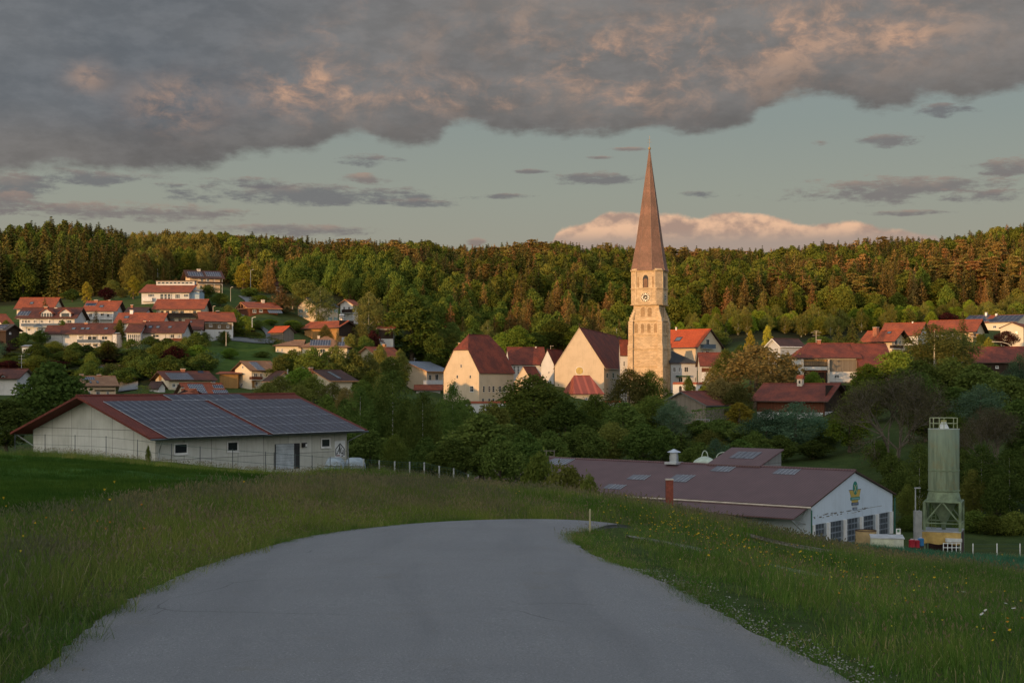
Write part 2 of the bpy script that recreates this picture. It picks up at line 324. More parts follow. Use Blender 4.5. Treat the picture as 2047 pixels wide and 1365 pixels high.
# ------------------------------------------------------------------ mesh builder
class MB:
    def __init__(s): s.v = []; s.f = []; s.mi = []; s.mats = []
    def mat(s, m):
        if m not in s.mats: s.mats.append(m)
        return s.mats.index(m)
    def poly(s, pts, m):
        i = len(s.v); s.v += [tuple(map(float, p)) for p in pts]; s.f.append(list(range(i, i + len(pts)))); s.mi.append(s.mat(m))
    def box8(s, b, t, m):
        """b: 4 bottom points, t: 4 matching top points"""
        i = len(s.v); s.v += [tuple(map(float, p)) for p in list(b) + list(t)]; k = s.mat(m)
        for q in ((3, 2, 1, 0), (4, 5, 6, 7), (0, 1, 5, 4), (1, 2, 6, 5), (2, 3, 7, 6), (3, 0, 4, 7)):
            s.f.append([i + j for j in q]); s.mi.append(k)
    def obox(s, c, ax, ay, az, m):
        """oriented box: corner c and three edge vectors"""
        c, ax, ay, az = map(np.array, (c, ax, ay, az))
        b = [c, c + ax, c + ax + ay, c + ay]; s.box8(b, [p + az for p in b], m)
    def box(s, x0, y0, z0, x1, y1, z1, m): s.obox((x0, y0, z0), (x1 - x0, 0, 0), (0, y1 - y0, 0), (0, 0, z1 - z0), m)
    def tube(s, p, q, r0, r1, m, n=6, caps=True):
        p, q = np.array(p, float), np.array(q, float); d = q - p; L = np.linalg.norm(d)
        if L < 1e-6: return
        d /= L; a = np.cross(d, (0, 0, 1)) if abs(d[2]) < .9 else np.cross(d, (1, 0, 0)); a /= np.linalg.norm(a); b = np.cross(d, a)
        i = len(s.v); k = s.mat(m)
        for c, r in ((p, r0), (q, r1)):
            for j in range(n):
                t = 2 * pi * j / n; s.v.append(tuple(c + r * (cos(t) * a + sin(t) * b)))
        for j in range(n):
            s.f.append([i + j, i + (j + 1) % n, i + n + (j + 1) % n, i + n + j]); s.mi.append(k)
        if caps: s.f.append([i + n + j for j in range(n)]); s.mi.append(k); s.f.append([i + n - 1 - j for j in range(n)]); s.mi.append(k)
    def lathe(s, c, prof, m, n=24):
        i = len(s.v); k = s.mat(m)
        for r, z in prof:
            for j in range(n):
                t = 2 * pi * j / n; s.v.append((c[0] + r * cos(t), c[1] + r * sin(t), c[2] + z))
        for a in range(len(prof) - 1):
            for j in range(n):
                s.f.append([i + a * n + j, i + a * n + (j + 1) % n, i + (a + 1) * n + (j + 1) % n, i + (a + 1) * n + j]); s.mi.append(k)
    def build(s, name, parent=None, loc=None, smooth=False):
        me = bpy.data.meshes.new(name); me.from_pydata(s.v, [], s.f); me.update()
        for m in s.mats: me.materials.append(m)
        me.polygons.foreach_set('material_index', s.mi)
        if smooth: me.polygons.foreach_set('use_smooth', [True] * len(s.f))
        uvl = me.uv_layers.new(name='UVMap'); uv = np.zeros((len(me.loops), 2))
        V = np.array(s.v)
        li = 0
        for f in s.f:
            P = V[f]; nrm = np.cross(P[1] - P[0], P[2] - P[0]) if len(f) > 2 else np.array((0, 0, 1.))
            l = np.linalg.norm(nrm)
            if l < 1e-9: nrm = np.cross(P[2] - P[0], P[-1] - P[0]); l = np.linalg.norm(nrm) + 1e-9
            nrm = nrm / l
            if abs(nrm[2]) > .97: ua, va = np.array((1., 0, 0)), np.array((0, 1., 0))
            else:
                if nrm[2] < 0: nrm = -nrm
                ua = np.cross((0, 0, 1), nrm); ua /= np.linalg.norm(ua); va = np.cross(nrm, ua)
            uv[li:li + len(f), 0] = P @ ua; uv[li:li + len(f), 1] = P @ va; li += len(f)
        uvl.data.foreach_set('uv', uv.ravel())
        o = bpy.data.objects.new(name, me); COL.objects.link(o)
        if parent is not None: o.parent = parent
        if loc is not None: o.location = loc
        return o
def tag(o, label=None, cat=None, group=None, kind=None):
    if label: o['label'] = label
    if cat: o['category'] = cat
    if group: o['group'] = group
    if kind: o['kind'] = kind
    return o
def thing(name, label, cat, loc, group=None):
    o = bpy.data.objects.new(name, None); COL.objects.link(o); o.location = tuple(map(float, loc)); o.empty_display_size = .5
    return tag(o, label, cat, group)
def at(px, py, Z): return np.array([(px - CX) / F * Z, Z, (YH - py) / F * Z])
# ------------------------------------------------------------------ terrain
CP = []
def cp(px, py, Z): CP.append(at(px, py, Z))
def cw(x, y, z): CP.append(np.array([x, y, z], float))
for y, z in ((-40, -2.6), (-15, -1.8), (0, -1.62), (4, -1.65), (8, -1.69), (12, -1.72), (16, -1.86), (20, -2.07), (24, -2.43)): cw(0, y, z); cw(-2.5, y, z + .0)
for y, z in ((0, -1.7), (6, -1.68), (12, -1.78), (18, -1.95), (24, -2.2)): cw(-4.6, y, z)
for y, z in ((0, -1.8), (10, -1.8), (20, -1.95), (30, -2.55), (45, -3.35), (70, -4.4)): cw(-9, y, z); cw(-18, y, z - .1)
cw(-4.5, 32, -2.75); cw(0, 29, -2.75); cw(1.5, 24.8, -3.02); cw(3, 28, -3.75); cw(4.2, 30.5, -4.1); cw(1.0, 33, -3.05); cw(3.0, 36.5, -3.32); cw(-2, 36, -2.9); cw(-3, 45, -3.55); cw(-10, 85, -5.9); cw(-4, 75, -5.4); cw(0, 60, -4.9)
cw(6, 48, -4.72); cw(8.7, 53, -5.6); cw(11.8, 58, -6.75); cw(3, 21, -2.36); cw(5, 22, -2.78); cw(7.5, 24, -3.25); cw(1.7, 20.3, -2.06)
cw(1.6, 6, -1.66); cw(1.4, 12, -1.73); cw(1.1, 17, -1.9)
cp(1540, 1150, 19); cp(1800, 1178, 28); cp(2047, 1262, 14); cp(1800, 1305, 9.5); cp(2047, 1168, 45); cp(1560, 1098, 40); cp(1450, 1082, 34); cp(1700, 1116, 50)
cp(2047, 1157, 80); cp(2300, 1200, 30); cp(2300, 1160, 90)
cp(1500, 1060, 66); cp(1650, 1102, 75); cp(1950, 1140, 100); cp(1250, 1005, 70); cp(1780, 1121, 95)
for x, y, z in ((30, 120, -14.2), (45, 118, -15), (20, 125, -14.5), (5, 120, -12.5), (30, 142, -17.1), (45, 142, -17.0), (60, 145, -16.9), (38, 152, -17.1), (80, 140, -16), (10, 165, -16.3), (40, 165, -16.5), (0, 185, -16), (120, 160, -14)): cw(x, y, z)
# around the solar barn
cp(310, 921, 120); cp(65, 904, 131); cp(0, 906, 125); cp(200, 915, 112); cp(330, 928, 112); cp(0, 925, 85); cp(300, 942, 80); cp(560, 952, 118); cp(700, 955, 128); cp(480, 985, 70)
cw(-70, 110, -5); cw(-45, 150, -7.5); cw(-20, 160, -10.5); cw(0, 130, -9.5)
for x, y, z in ((-100, 180, -8), (-60, 180, -9), (-20, 205, -13), (0, 215, -14), (50, 205, -14.2), (-140, 220, -6), (-60, 240, -9), (0, 260, -11.5), (110, 210, -10.5)): cw(x, y, z)
cp(1700, 895, 232); cp(1480, 905, 235); cp(1850, 870, 232); cp(2040, 850, 230); cp(1300, 870, 262); cp(1150, 880, 260)
# village and hillside
for a in ((190, 792, 345), (400, 792, 335), (60, 790, 300), (960, 815, 415), (1240, 802, 440), (1400, 768, 430), (1660, 768, 345), (1600, 838, 292), (1420, 842, 292), (1800, 694, 450), (1950, 684, 480), (2047, 745, 350),
          (60, 642, 455), (90, 674, 435), (170, 700, 415), (300, 694, 408), (350, 650, 470), (330, 606, 500), (410, 582, 540), (515, 636, 470), (565, 683, 448), (480, 706, 425), (450, 745, 378), (430, 671, 452), (600, 762, 370), (620, 642, 492), (600, 710, 432), (650, 693, 460),
          (500, 780, 348), (820, 782, 388), (820, 785, 444), (770, 770, 430), (823, 720, 480), (770, 698, 474), (720, 755, 440), (770, 648, 515), (870, 656, 545), (860, 780, 442), (895, 780, 450), (870, 700, 495), (1000, 702, 520), (1150, 700, 520), (1300, 692, 560), (1600, 668, 545), (10, 600, 560), (180, 592, 560), (200, 740, 372), (60, 730, 365), (320, 735, 372),
          (400, 560, 620), (560, 590, 560), (850, 610, 590), (1500, 715, 460), (1850, 645, 560), (2047, 640, 560), (740, 790, 392), (2000, 700, 420), (1750, 735, 390), (640, 790, 330), (1780, 800, 300), (2047, 800, 290)): cp(*a)
RIDGE = [(-500, 450), (0, 452), (100, 442), (180, 447), (230, 455), (262, 468), (330, 462), (450, 464), (600, 470), (720, 478), (860, 480), (930, 488), (1000, 489), (1060, 477), (1120, 480), (1220, 485), (1340, 490), (1440, 490), (1530, 496), (1600, 486), (1700, 478), (1780, 471), (1870, 474), (1960, 457), (2047, 441), (2500, 430)]
def zr_at(px): return float(np.interp(px, [0, 300, 1200, 1700, 2047], [700, 790, 800, 770, 730]))
for px, py in RIDGE:
    if px % 2 and px < 0: continue
    Z = zr_at(px); p = at(px, py, Z); cw(p[0], p[1], p[2] - 19)
    cw(p[0] * 1.25, Z * 1.25, p[2] - 26); cw(p[0] * 2, Z * 2, p[2] - 60)
for px in (0, 300, 600, 900, 1200, 1500, 1800, 2047):
    Z = zr_at(px); p = at(px, np.interp(px, [r[0] for r in RIDGE], [r[1] for r in RIDGE]), Z); zt = p[2] - 19
    z0 = 20 if px > 500 else 34
    Zm = .5 * (Z + 570); cw((px - CX) / F * Zm, Zm, .45 * z0 + .55 * zt)
for x, y, z in ((-300, 250, -3), (-300, 100, -3), (-260, 400, 6), (-200, 0, -2), (200, 0, -12), (250, 200, -6), (300, 400, 10), (-100, -40, -2), (100, -40, -8), (0, -120, -2), (-350, 600, 40), (380, 600, 35), (200, -150, -8), (-500, 0, 0), (500, 0, -10), (-600, 500, 30), (700, 500, 30), (0, -500, 5), (-500, -500, 5), (500, -500, 0)): cw(x, y, z)
CP = np.array(CP)
WS = 60.0
def warp(x, y): return np.stack([np.arcsinh(np.asarray(x, float) / WS) * WS, np.arcsinh(np.asarray(y, float) / WS) * WS], -1)
_c = 2.0
_Pw = warp(CP[:, 0], CP[:, 1])
def _K(a, b):
    d2 = ((a[:, None, :] - b[None, :, :]) ** 2).sum(-1); return np.sqrt(d2 + _c * _c)
_n = len(CP); _A = np.zeros((_n + 3, _n + 3)); _A[:_n, :_n] = _K(_Pw, _Pw)
_A[:_n, :_n] -= np.eye(_n) * .12
_A[:_n, _n] = 1; _A[:_n, _n + 1:] = _Pw; _A[_n, :_n] = 1; _A[_n + 1:, :_n] = _Pw.T
_w = np.linalg.solve(_A, np.concatenate([CP[:, 2], np.zeros(3)]))
HD = np.array([-SUN_VEC[0], -SUN_VEC[1]]); HD /= np.linalg.norm(HD)      # the way the sunlight travels
def hill_extra(x, y):
    """the hill behind the viewer's left that already hides the sun from the foreground"""
    d = x * HD[0] + y * HD[1]; q = -x * HD[1] + y * HD[0]
    top = np.interp(q, [-400, 0, 100, 160, 200, 228, 262, 297, 350, 500], [24, 23, 21, 19.5, 18.8, 18.0, 16.0, 12.5, 8, 5]) + 250 * tan(radians(SUN_EL)) + 1.6 + 1.2 * np.sin(q * .21) + .9 * np.sin(q * .53 + 1) + .6 * np.sin(q * 1.3)
    return d, top
def _raw(x, y):
    x = np.atleast_1d(np.asarray(x, float)); y = np.atleast_1d(np.asarray(y, float)); out = np.empty(x.size)
    xs, ys = x.ravel(), y.ravel()
    for i in range(0, x.size, 20000):
        pw = warp(xs[i:i + 20000], ys[i:i + 20000]); out[i:i + 20000] = _K(pw, _Pw) @ _w[:_n] + _w[_n] + pw @ _w[_n + 1:]
    d, top = hill_extra(xs, ys)
    t = np.clip((-120 - d) / 130, 0, 1); t2 = np.clip((d + 420) / 150, 0, 1); k = (t * t * (3 - 2 * t)) * (t2 * t2 * (3 - 2 * t2))
    out = out * (1 - k) + top * k
    return out.reshape(x.shape)
def gz(x, y): return float(_raw(x, y)[0])
def build_ground():
    def axis(lo, hi, n, s):
        a, b = math.asinh(lo / s), math.asinh(hi / s); return np.sinh(np.linspace(a, b, n)) * s
    xs = axis(-1100, 1100, 330, 9.0); ys = axis(-700, 2600, 400, 12.0)
    X, Y = np.meshgrid(xs, ys); Zz = _raw(X, Y)
    # a little unevenness away from the road
    rough = .05 * np.sin(X * 1.9 + Y * .7) * np.sin(Y * 1.3 - X * .4)
    Zz = Zz + rough * np.clip((np.abs(X) - 5) / 6, 0, 1)
    nx, ny = len(xs), len(ys)
    me = bpy.data.meshes.new('ground')
    V = np.stack([X.ravel(), Y.ravel(), Zz.ravel()], 1)
    idx = np.arange(nx * ny).reshape(ny, nx)
    Q = np.stack([idx[:-1, :-1], idx[:-1, 1:], idx[1:, 1:], idx[1:, :-1]], -1).reshape(-1, 4)
    me.vertices.add(len(V)); me.vertices.foreach_set('co', V.ravel()); me.loops.add(Q.size); me.loops.foreach_set('vertex_index', Q.ravel())
    me.polygons.add(len(Q)); me.polygons.foreach_set('loop_start', np.arange(0, Q.size, 4)); me.polygons.foreach_set('use_smooth', [True] * len(Q)); me.update()
    # what grows where: base colours of the cover
    PX = CX + F * X / np.maximum(Y, 1); C = np.zeros((ny, nx, 3)); C[:] = (0.064, 0.099, 0.029)
    def put(mask, c): C[mask] = c
    put((Y > 2) & (X < -5.6) & (Y < 118), (0.054, 0.131, 0.019))                 # young crop, left
    put((Y > 45) & (Y < 130) & (X > 8), (0.067, 0.115, 0.032))
    put((Y > 70) & (Y < 118) & (PX > 1640), (.052, .105, .055))            # blue-green corn
    put((Y > 130) & (Y < 330), (0.058, 0.090, 0.026))
    put((Y > 330), (0.072, 0.112, 0.032)); put((Y > 345) & (Y < 408) & (PX < 405), (.026, .036, .014))
    put((Y > 372) & (Y < 440) & (PX > 415) & (PX < 560), (0.080, 0.136, 0.029))  # hill meadow
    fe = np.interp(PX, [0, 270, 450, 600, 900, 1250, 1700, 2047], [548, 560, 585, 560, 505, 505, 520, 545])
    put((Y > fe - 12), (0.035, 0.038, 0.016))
    d = X * HD[0] + Y * HD[1]; put(d < -100, (0.048, 0.080, 0.024))
    ca = me.color_attributes.new('cover', 'FLOAT_COLOR', 'POINT')
    ca.data.foreach_set('color', np.concatenate([C.reshape(-1, 3), np.ones((nx * ny, 1))], 1).ravel())
    m, N = new_mat('meadow_ground'); tc = N.n('ShaderNodeTexCoord'); p = tc.outputs['Object']
    at_ = N.n('ShaderNodeAttribute', attribute_name='cover')
    a = N.noise(p, .35, 6, .65); b = N.noise(p, 5, 5, .7); c3 = N.noise(p, .03, 3)
    c = N.mix(N.ss(a, .3, .7), N.mix(1, at_.outputs['Color'], (.70, .74, .7), 'MULTIPLY'), N.mix(1, at_.outputs['Color'], (1.25, 1.15, 1.1), 'MULTIPLY'))
    c = N.mix(N.ss(b, .3, .75), N.mix(1, c, (.6, .6, .6), 'MULTIPLY'), c); c = N.mix(N.m('MULTIPLY', N.ss(c3, .4, .7), .35), c, (.075, .07, .03))
    finish(N, c, .95, 0, b, .8, .05, .1); me.materials.append(m)
    o = bpy.data.objects.new('ground', me); COL.objects.link(o); o['kind'] = 'structure'
build_ground()
def strip(name, L, Rr, m, lift=.04, nx=10, sub=6, crown=.0, jit=0):
    """sheet between two edge polylines draped on the ground"""
    def res(P):
        P = np.array(P, float); Q = []
        for i in range(len(P) - 1):
            p0 = P[max(i - 1, 0)]; p1 = P[i]; p2 = P[i + 1]; p3 = P[min(i + 2, len(P) - 1)]
            for k in range(sub):
                t = k / sub; Q.append(.5 * ((2 * p1) + (-p0 + p2) * t + (2 * p0 - 5 * p1 + 4 * p2 - p3) * t * t + (-p0 + 3 * p1 - 3 * p2 + p3) * t ** 3))
        Q.append(P[-1]); return np.array(Q)
    A, B = res(L), res(Rr); n = len(A); V = []; Fc = []
    for i in range(n):
        for j in range(nx + 1):
            t = j / nx; q = A[i] * (1 - t) + B[i] * t; V.append((q[0], q[1]))
    V = np.array(V)
    if jit:
        rj = np.random.RandomState(4)
        for j, sg in ((0, -1), (nx, 1)): V[j::nx + 1, 0] += sg * jit * (rj.rand(n) + rj.rand(n) * (rj.rand(n) > .7) * 1.5 - .3)
    z = _raw(V[:, 0], V[:, 1]) + lift
    tt = np.tile(np.arange(nx + 1) / nx, n); z = z + crown * (1 - (2 * tt - 1) ** 2)
    mb = MB(); mb.v = [tuple(v) for v in np.column_stack([V, z])]; k = mb.mat(m)
    for i in range(n - 1):
        for j in range(nx):
            a = i * (nx + 1) + j; mb.f.append([a, a + 1, a + nx + 2, a + nx + 1]); mb.mi.append(k)
    # sides run down into the soil so the sheet has thickness
    base = len(mb.v)
    for i in range(n):
        for j in (0, nx): v = mb.v[i * (nx + 1) + j]; mb.v.append((v[0], v[1], v[2] - .09))
    for i in range(n - 1):
        for s_, j in ((0, 0), (1, nx)):
            mb.f.append([i * (nx + 1) + j, (i + 1) * (nx + 1) + j, base + 2 * (i + 1) + s_, base + 2 * i + s_]); mb.mi.append(k)
    o = mb.build(name, smooth=True); o['kind'] = 'structure'; return o, A, B
def road_mat():
    m, N = new_mat('road_asphalt'); tc = N.n('ShaderNodeTexCoord'); p = tc.outputs['Object']
    g = N.noise(p, 70, 5, .75); a = N.noise(p, .9, 5, .6); st = N.noise(p, 190, 2, .6); x, y, z = N.sep(p)
    c = N.mix(N.ss(g, .38, .66), (.150, .155, .165), (.265, .27, .28))
    c = N.mix(N.m('MULTIPLY', N.ss(a, .35, .7), .4), c, (.155, .16, .17))
    vor = N.n('ShaderNodeTexVoronoi'); N.put(vor.inputs['Vector'], p); vor.inputs['Scale'].default_value = 38
    spec = N.m('MULTIPLY', N.ss(vor.outputs['Distance'], .20, .10), N.ss(N.noise(p, 5, 3), .46, .58))
    c = N.mix(N.m('MULTIPLY', spec, .8), c, (.50, .50, .49))
    tr = N.noise(N.xyz(N.m('MULTIPLY', N.m('ADD', x, N.m('MULTIPLY', N.noise(p, .15, 2), 1.5)), 1.1), N.m('MULTIPLY', y, .10), 0), 1.5, 4)
    c = N.mix(N.m('MULTIPLY', N.ss(tr, .45, .68), .34), c, (.115, .12, .13))
    w_ = N.noise(p, .5, 3, out=1); cr = N.n('ShaderNodeTexVoronoi', feature='DISTANCE_TO_EDGE'); N.put(cr.inputs['Vector'], N.vm('ADD', p, N.vm('SCALE', w_, sc=1.2))); cr.inputs['Scale'].default_value = .55
    crk = N.m('MULTIPLY', N.ss(cr.outputs['Distance'], .006, .002), N.ss(N.noise(p, .35, 3), .52, .62)); c = N.mix(N.m('MULTIPLY', crk, .55), c, (.04, .04, .042))
    dirt = N.m('MULTIPLY', N.ss(N.noise(p, 2.2, 6, .7), .56, .72), .35); c = N.mix(dirt, c, (.16, .145, .12))
    finish(N, c, .62, 0, N.m('ADD', g, st), .8, .45, .012); return m
ROAD_L = [(-3.0, -14), (-2.8, -6), (-2.72, 0), (-2.66, 5), (-2.68, 8), (-2.88, 10), (-2.90, 12.5), (-2.62, 16), (-2.15, 18.5), (-1.62, 20.6), (-.9, 22.4), (0.1, 24.0), (1.6, 26.5), (3.2, 30.2)]
ROAD_R = [(2.2, -14), (2.15, -6), (2.05, 0), (1.98, 5), (1.9, 8), (1.55, 10.1), (1.12, 13.2), (.76, 15.5), (.70, 16.9), (.78, 18.0), (1.1, 19.2), (1.7, 21.2), (3.2, 24.8), (5.0, 29.0)]
ROAD, RA, RB = strip('road', ROAD_L, ROAD_R, road_mat(), .045, 12, 26, .03, .028)
def gravel_mat():
    m, N = new_mat('gravel_surface'); tc = N.n('ShaderNodeTexCoord'); p = tc.outputs['Object']
    a = N.noise(p, 18, 5, .75); b = N.noise(p, 1.2, 4)
    c = N.mix(N.ss(a, .35, .65), (.13, .12, .10), (.36, .34, .30)); c = N.mix(N.m('MULTIPLY', N.ss(b, .5, .7), .5), c, (.06, .09, .03))
    finish(N, c, .95, 0, a, 1, .1, .03); return m
GM = gravel_mat()
def pxs(lst): return [tuple(at(a, b, Z)[:2]) for a, b, Z in lst]
TRK_L = [(1.5, 18.75), (1.9, 18.95), (2.5, 19.2), (3.2, 19.4), (3.8, 19.45), (4.3, 19.4)]
TRK_R = [(1.55, 18.5), (1.95, 18.6), (2.55, 18.75), (3.2, 18.85), (3.75, 18.95), (4.15, 19.15)]
strip('field_track', TRK_L, TRK_R, GM, .05, 4)
TR2_L = [(6.35, 40.0), (7.4, 40.6), (8.6, 41.1), (9.9, 41.4)]; TR2_R = [(6.1, 38.6), (7.3, 39.2), (8.6, 39.7), (10.0, 40.3)]
strip('track', TR2_L, TR2_R, GM, .22, 4)
# village lane on the left hill and the yard between the lower houses
LANE = MATS.get('lane') or plain('lane_asphalt', (.16, .165, .17), .9, 0, .12, .4)
strip('village_lane', pxs([(446, 622, 470), (470, 606, 492), (482, 597, 510), (490, 589, 528), (476, 580, 545)]), pxs([(476, 626, 468), (492, 609, 490), (502, 599, 508), (514, 591, 526), (512, 580, 546)]), LANE, .35, 6)
strip('hill_path', pxs([(430, 677, 442), (480, 674, 443), (528, 669, 446), (526, 661, 455), (500, 655, 460), (474, 650, 466)]), pxs([(430, 680, 438), (482, 678, 438), (546, 673, 442), (545, 662, 454), (512, 652, 462), (486, 646, 469)]), LANE, .35, 4)
strip('yard', pxs([(236, 784, 338), (240, 770, 362)]), pxs([(276, 786, 338), (276, 770, 362)]), LANE, .3, 4)
# ------------------------------------------------------------------ houses
def solve_t(C, D, px):
    k = (px - CX) / F; return (k * C[1] - C[0]) / (D[0] - k * D[1])
def zat(py, Y): return (YH - py) / F * Y
class House:
    def __init__(s, name, label, cat, x0, Z0, a, side, xe, g, ye, yr, yb, wall, roof, oe=.9, og=.8, hip=(0, 0), trim=None, group=None, th=.22, foot=3.0, roof_name='roof', nowall=False, mono=False, wmax=15.0):
        if g[0] == 'px':      # a gable seen too flat would come out absurdly deep: turn the house a little more
            while True:
                n_ = np.array([-side * sin(radians(a)), cos(radians(a)), 0]); w_ = solve_t(at(x0, YH, Z0), n_, g[1])
                if 0 < w_ <= wmax or a > 80: break
                a += 1.5
        a = radians(a); s.d = np.array([side * cos(a), sin(a), 0]); s.n = np.array([-side * sin(a), cos(a), 0])
        s.C = at(x0, YH, Z0); s.C[2] = zat(yb, Z0)
        s.L = solve_t(s.C, s.d, xe); s.Wd = solve_t(s.C, s.n, g[1]) if g[0] == 'px' else g[1]
        if s.L < 0 or s.Wd < 0: print('BAD HOUSE', name, label, s.L, s.Wd)
        C, Wd = s.C, s.Wd
        vr = Wd if mono else Wd / 2
        s.vr = vr
        zr = zat(yr, C[1] + s.n[1] * vr + s.d[1] * hip[0]) - C[2]
        Eg = zat(ye, C[1] - s.n[1] * oe) - C[2]
        k = oe / vr; s.ze = (Eg + zr * k) / (1 + k); s.zr = zr
        s.sl = (s.zr - s.ze) / vr; s.oe, s.og, s.hip = oe, og, hip; s.th = th; s.mono = mono
        s.root = thing(name, label, cat, C, group)
        s.wallm, s.roofm = wall, roof; L = s.L
        ze, zr = s.ze - .02, s.zr - .02
        w = lambda u, v, z: s.d * u + s.n * v + np.array((0, 0, z))
        s.w = w
        # walls
        mb = MB(); b = -foot
        if not nowall:
            gh0 = min(1, hip[0] / 1e9) if hip[0] else 0
            def gable(u, h):
                if mono: pts = [w(u, 0, b), w(u, Wd, b), w(u, Wd, zr), w(u, 0, ze)]
                elif h[0] <= 0: pts = [w(u, 0, b), w(u, Wd, b), w(u, Wd, ze), w(u, Wd / 2, zr), w(u, 0, ze)]
                elif h[1] >= .99: pts = [w(u, 0, b), w(u, Wd, b), w(u, Wd, ze), w(u, 0, ze)]
                else:
                    f = 1 - h[1]; pts = [w(u, 0, b), w(u, Wd, b), w(u, Wd, ze), w(u, Wd - Wd / 2 * f, ze + (zr - ze) * f), w(u, Wd / 2 * f, ze + (zr - ze) * f), w(u, 0, ze)]
                mb.poly(pts, wall)
            s.hf = [(hip[0], hip[2] if len(hip) > 2 else 1.0), (hip[1], hip[3] if len(hip) > 3 else 1.0)]
            gable(0, s.hf[0]); gable(L, s.hf[1])
            mb.poly([w(0, 0, b), w(L, 0, b), w(L, 0, ze), w(0, 0, ze)], wall)
            zb = zr if mono else ze
            mb.poly([w(0, Wd, b), w(L, Wd, b), w(L, Wd, zb), w(0, Wd, zb)], wall)
            mb.build('wall', s.root)
        # roof
        mb = MB(); tr = trim or T['brown']; og_ = og
        def slab(pts, m):
            """pts lower surface polygon, thickened upward; rim in trim"""
            up = [p + np.array((0, 0, th)) for p in pts]
            mb.poly(up, m); mb.poly(pts[::-1], tr)
            for i in range(len(pts)):
                j = (i + 1) % len(pts); mb.poly([pts[i], pts[j], up[j], up[i]], tr)
        if mono:
            slab([w(-og, -oe, s.ze - s.sl * oe), w(L + og, -oe, s.ze - s.sl * oe), w(L + og, Wd + oe, s.zr + s.sl * oe), w(-og, Wd + oe, s.zr + s.sl * oe)], roof)
        else:
            h0, h1 = (hip[0], hip[2] if len(hip) > 2 else 1.0), (hip[1], hip[3] if len(hip) > 3 else 1.0)
            zl = s.ze - s.sl * oe
            def side_pts(v_e, sg):
                # polygon of one roof side, hips cut its ends; f = share of the height the hip covers
                pts = []
                for end, (h, f) in ((0, h0), (1, h1)):
                    ge = -og if end == 0 else L + og; di = 1 if end == 0 else -1
                    if h <= 0: q = [w(ge, v_e, zl), w(ge, Wd / 2, s.zr)]
                    elif f >= .99: q = [w(ge, v_e, zl), w((h if end == 0 else L - h), Wd / 2, s.zr)]
                    else:
                        vv = Wd / 2 * (1 - f) if sg < 0 else Wd - Wd / 2 * (1 - f)
                        q = [w(ge, v_e, zl), w(ge, vv, s.ze + (s.zr - s.ze) * (1 - f)), w((h if end == 0 else L - h), Wd / 2, s.zr)]
                    pts += q if end == 0 else q[::-1]
                return pts
            slab(side_pts(-oe, -1), roof); slab(side_pts(Wd + oe, 1)[::-1], roof)
            for end, (h, f) in ((0, h0), (1, h1)):
                if h <= 0: continue
                ge = -og if end == 0 else L + og; hu = h if end == 0 else L - h
                if f >= .99: pts = [w(ge, -oe, zl), w(ge, Wd + oe, zl), w(hu, Wd / 2, s.zr)]
                else: zz = s.ze + (s.zr - s.ze) * (1 - f); pts = [w(ge, Wd / 2 * (1 - f), zz), w(ge, Wd - Wd / 2 * (1 - f), zz), w(hu, Wd / 2, s.zr)]
                slab(pts, roof)
            ra, rb = w((h0[0] if h0[0] > 0 else -og), Wd / 2, s.zr + th), w((L - h1[0] if h1[0] > 0 else L + og), Wd / 2, s.zr + th)
            mb.tube(ra, rb, .16, .16, roof, 6)
        s.roof = mb.build(roof_name, s.root)
    # --- where a photo pixel meets a plane of this house
    def hit(s, face, px, py):
        k, h = (px - CX) / F, (YH - py) / F
        d, n, C = s.d, s.n, s.C
        if face == 'F': M = [[k, -d[0], 0], [1, -d[1], 0], [h, 0, -1]]; b = [C[0], C[1], C[2]]
        elif face == 'G': M = [[k, -n[0], 0], [1, -n[1], 0], [h, 0, -1]]; b = [C[0], C[1], C[2]]
        else:
            M = [[k, -d[0], -n[0]], [1, -d[1], -n[1]], [h, 0, -s.sl]]; b = [C[0], C[1], C[2] + s.ze + s.th]
        t = np.linalg.solve(np.array(M), np.array(b)); return t[1], t[2]     # (u or v, z)  or (u, v) on the roof
    def fr(s, face, x0, y0, x1, y1):
        a = s.hit(face, x0, y0); b = s.hit(face, x1, y1)
        return min(a[0], b[0]), max(a[0], b[0]), min(a[1], b[1]), max(a[1], b[1])
    def P(s, face, t, z, out):
        if face == 'F': return s.w(t, -out, z)
        return s.w(-out, t, z)
    def slabp(s, mb, face, t0, t1, z0, z1, o0, o1, m):
        b = [s.P(face, t0, z0, o0), s.P(face, t1, z0, o0), s.P(face, t1, z0, o1), s.P(face, t0, z0, o1)]
        mb.box8(b, [p + np.array((0, 0, z1 - z0)) for p in b], m)
    def window(s, face, x0, y0, x1, y1, name='window', frame=None, pane=None, bars=(1, 0), fw=.09, shut=None, sill=True):
        t0, t1, z0, z1 = s.fr(face, x0, y0, x1, y1); mb = MB(); fm = frame or T['frame']; gm = pane or T['glass']
        fw = min(fw, (t1 - t0) * .16)
        s.slabp(mb, face, t0, t1, z0, z1, .005, .03, gm)
        for a, b_, c, d_ in ((t0, t1, z0, z0 + fw), (t0, t1, z1 - fw, z1), (t0, t0 + fw, z0 + fw, z1 - fw), (t1 - fw, t1, z0 + fw, z1 - fw)): s.slabp(mb, face, a, b_, c, d_, .006, .07, fm)
        for i in range(bars[0]):
            t = t0 + (t1 - t0) * (i + 1) / (bars[0] + 1); s.slabp(mb, face, t - fw * .35, t + fw * .35, z0 + fw, z1 - fw, .031, .06, fm)
        for i in range(bars[1]):
            z = z0 + (z1 - z0) * (i + 1) / (bars[1] + 1); s.slabp(mb, face, t0 + fw, t1 - fw, z - fw * .35, z + fw * .35, .031, .062, fm)
        if sill: s.slabp(mb, face, t0 - .08, t1 + .08, z0 - .08, z0 - .002, .0, .14, fm)
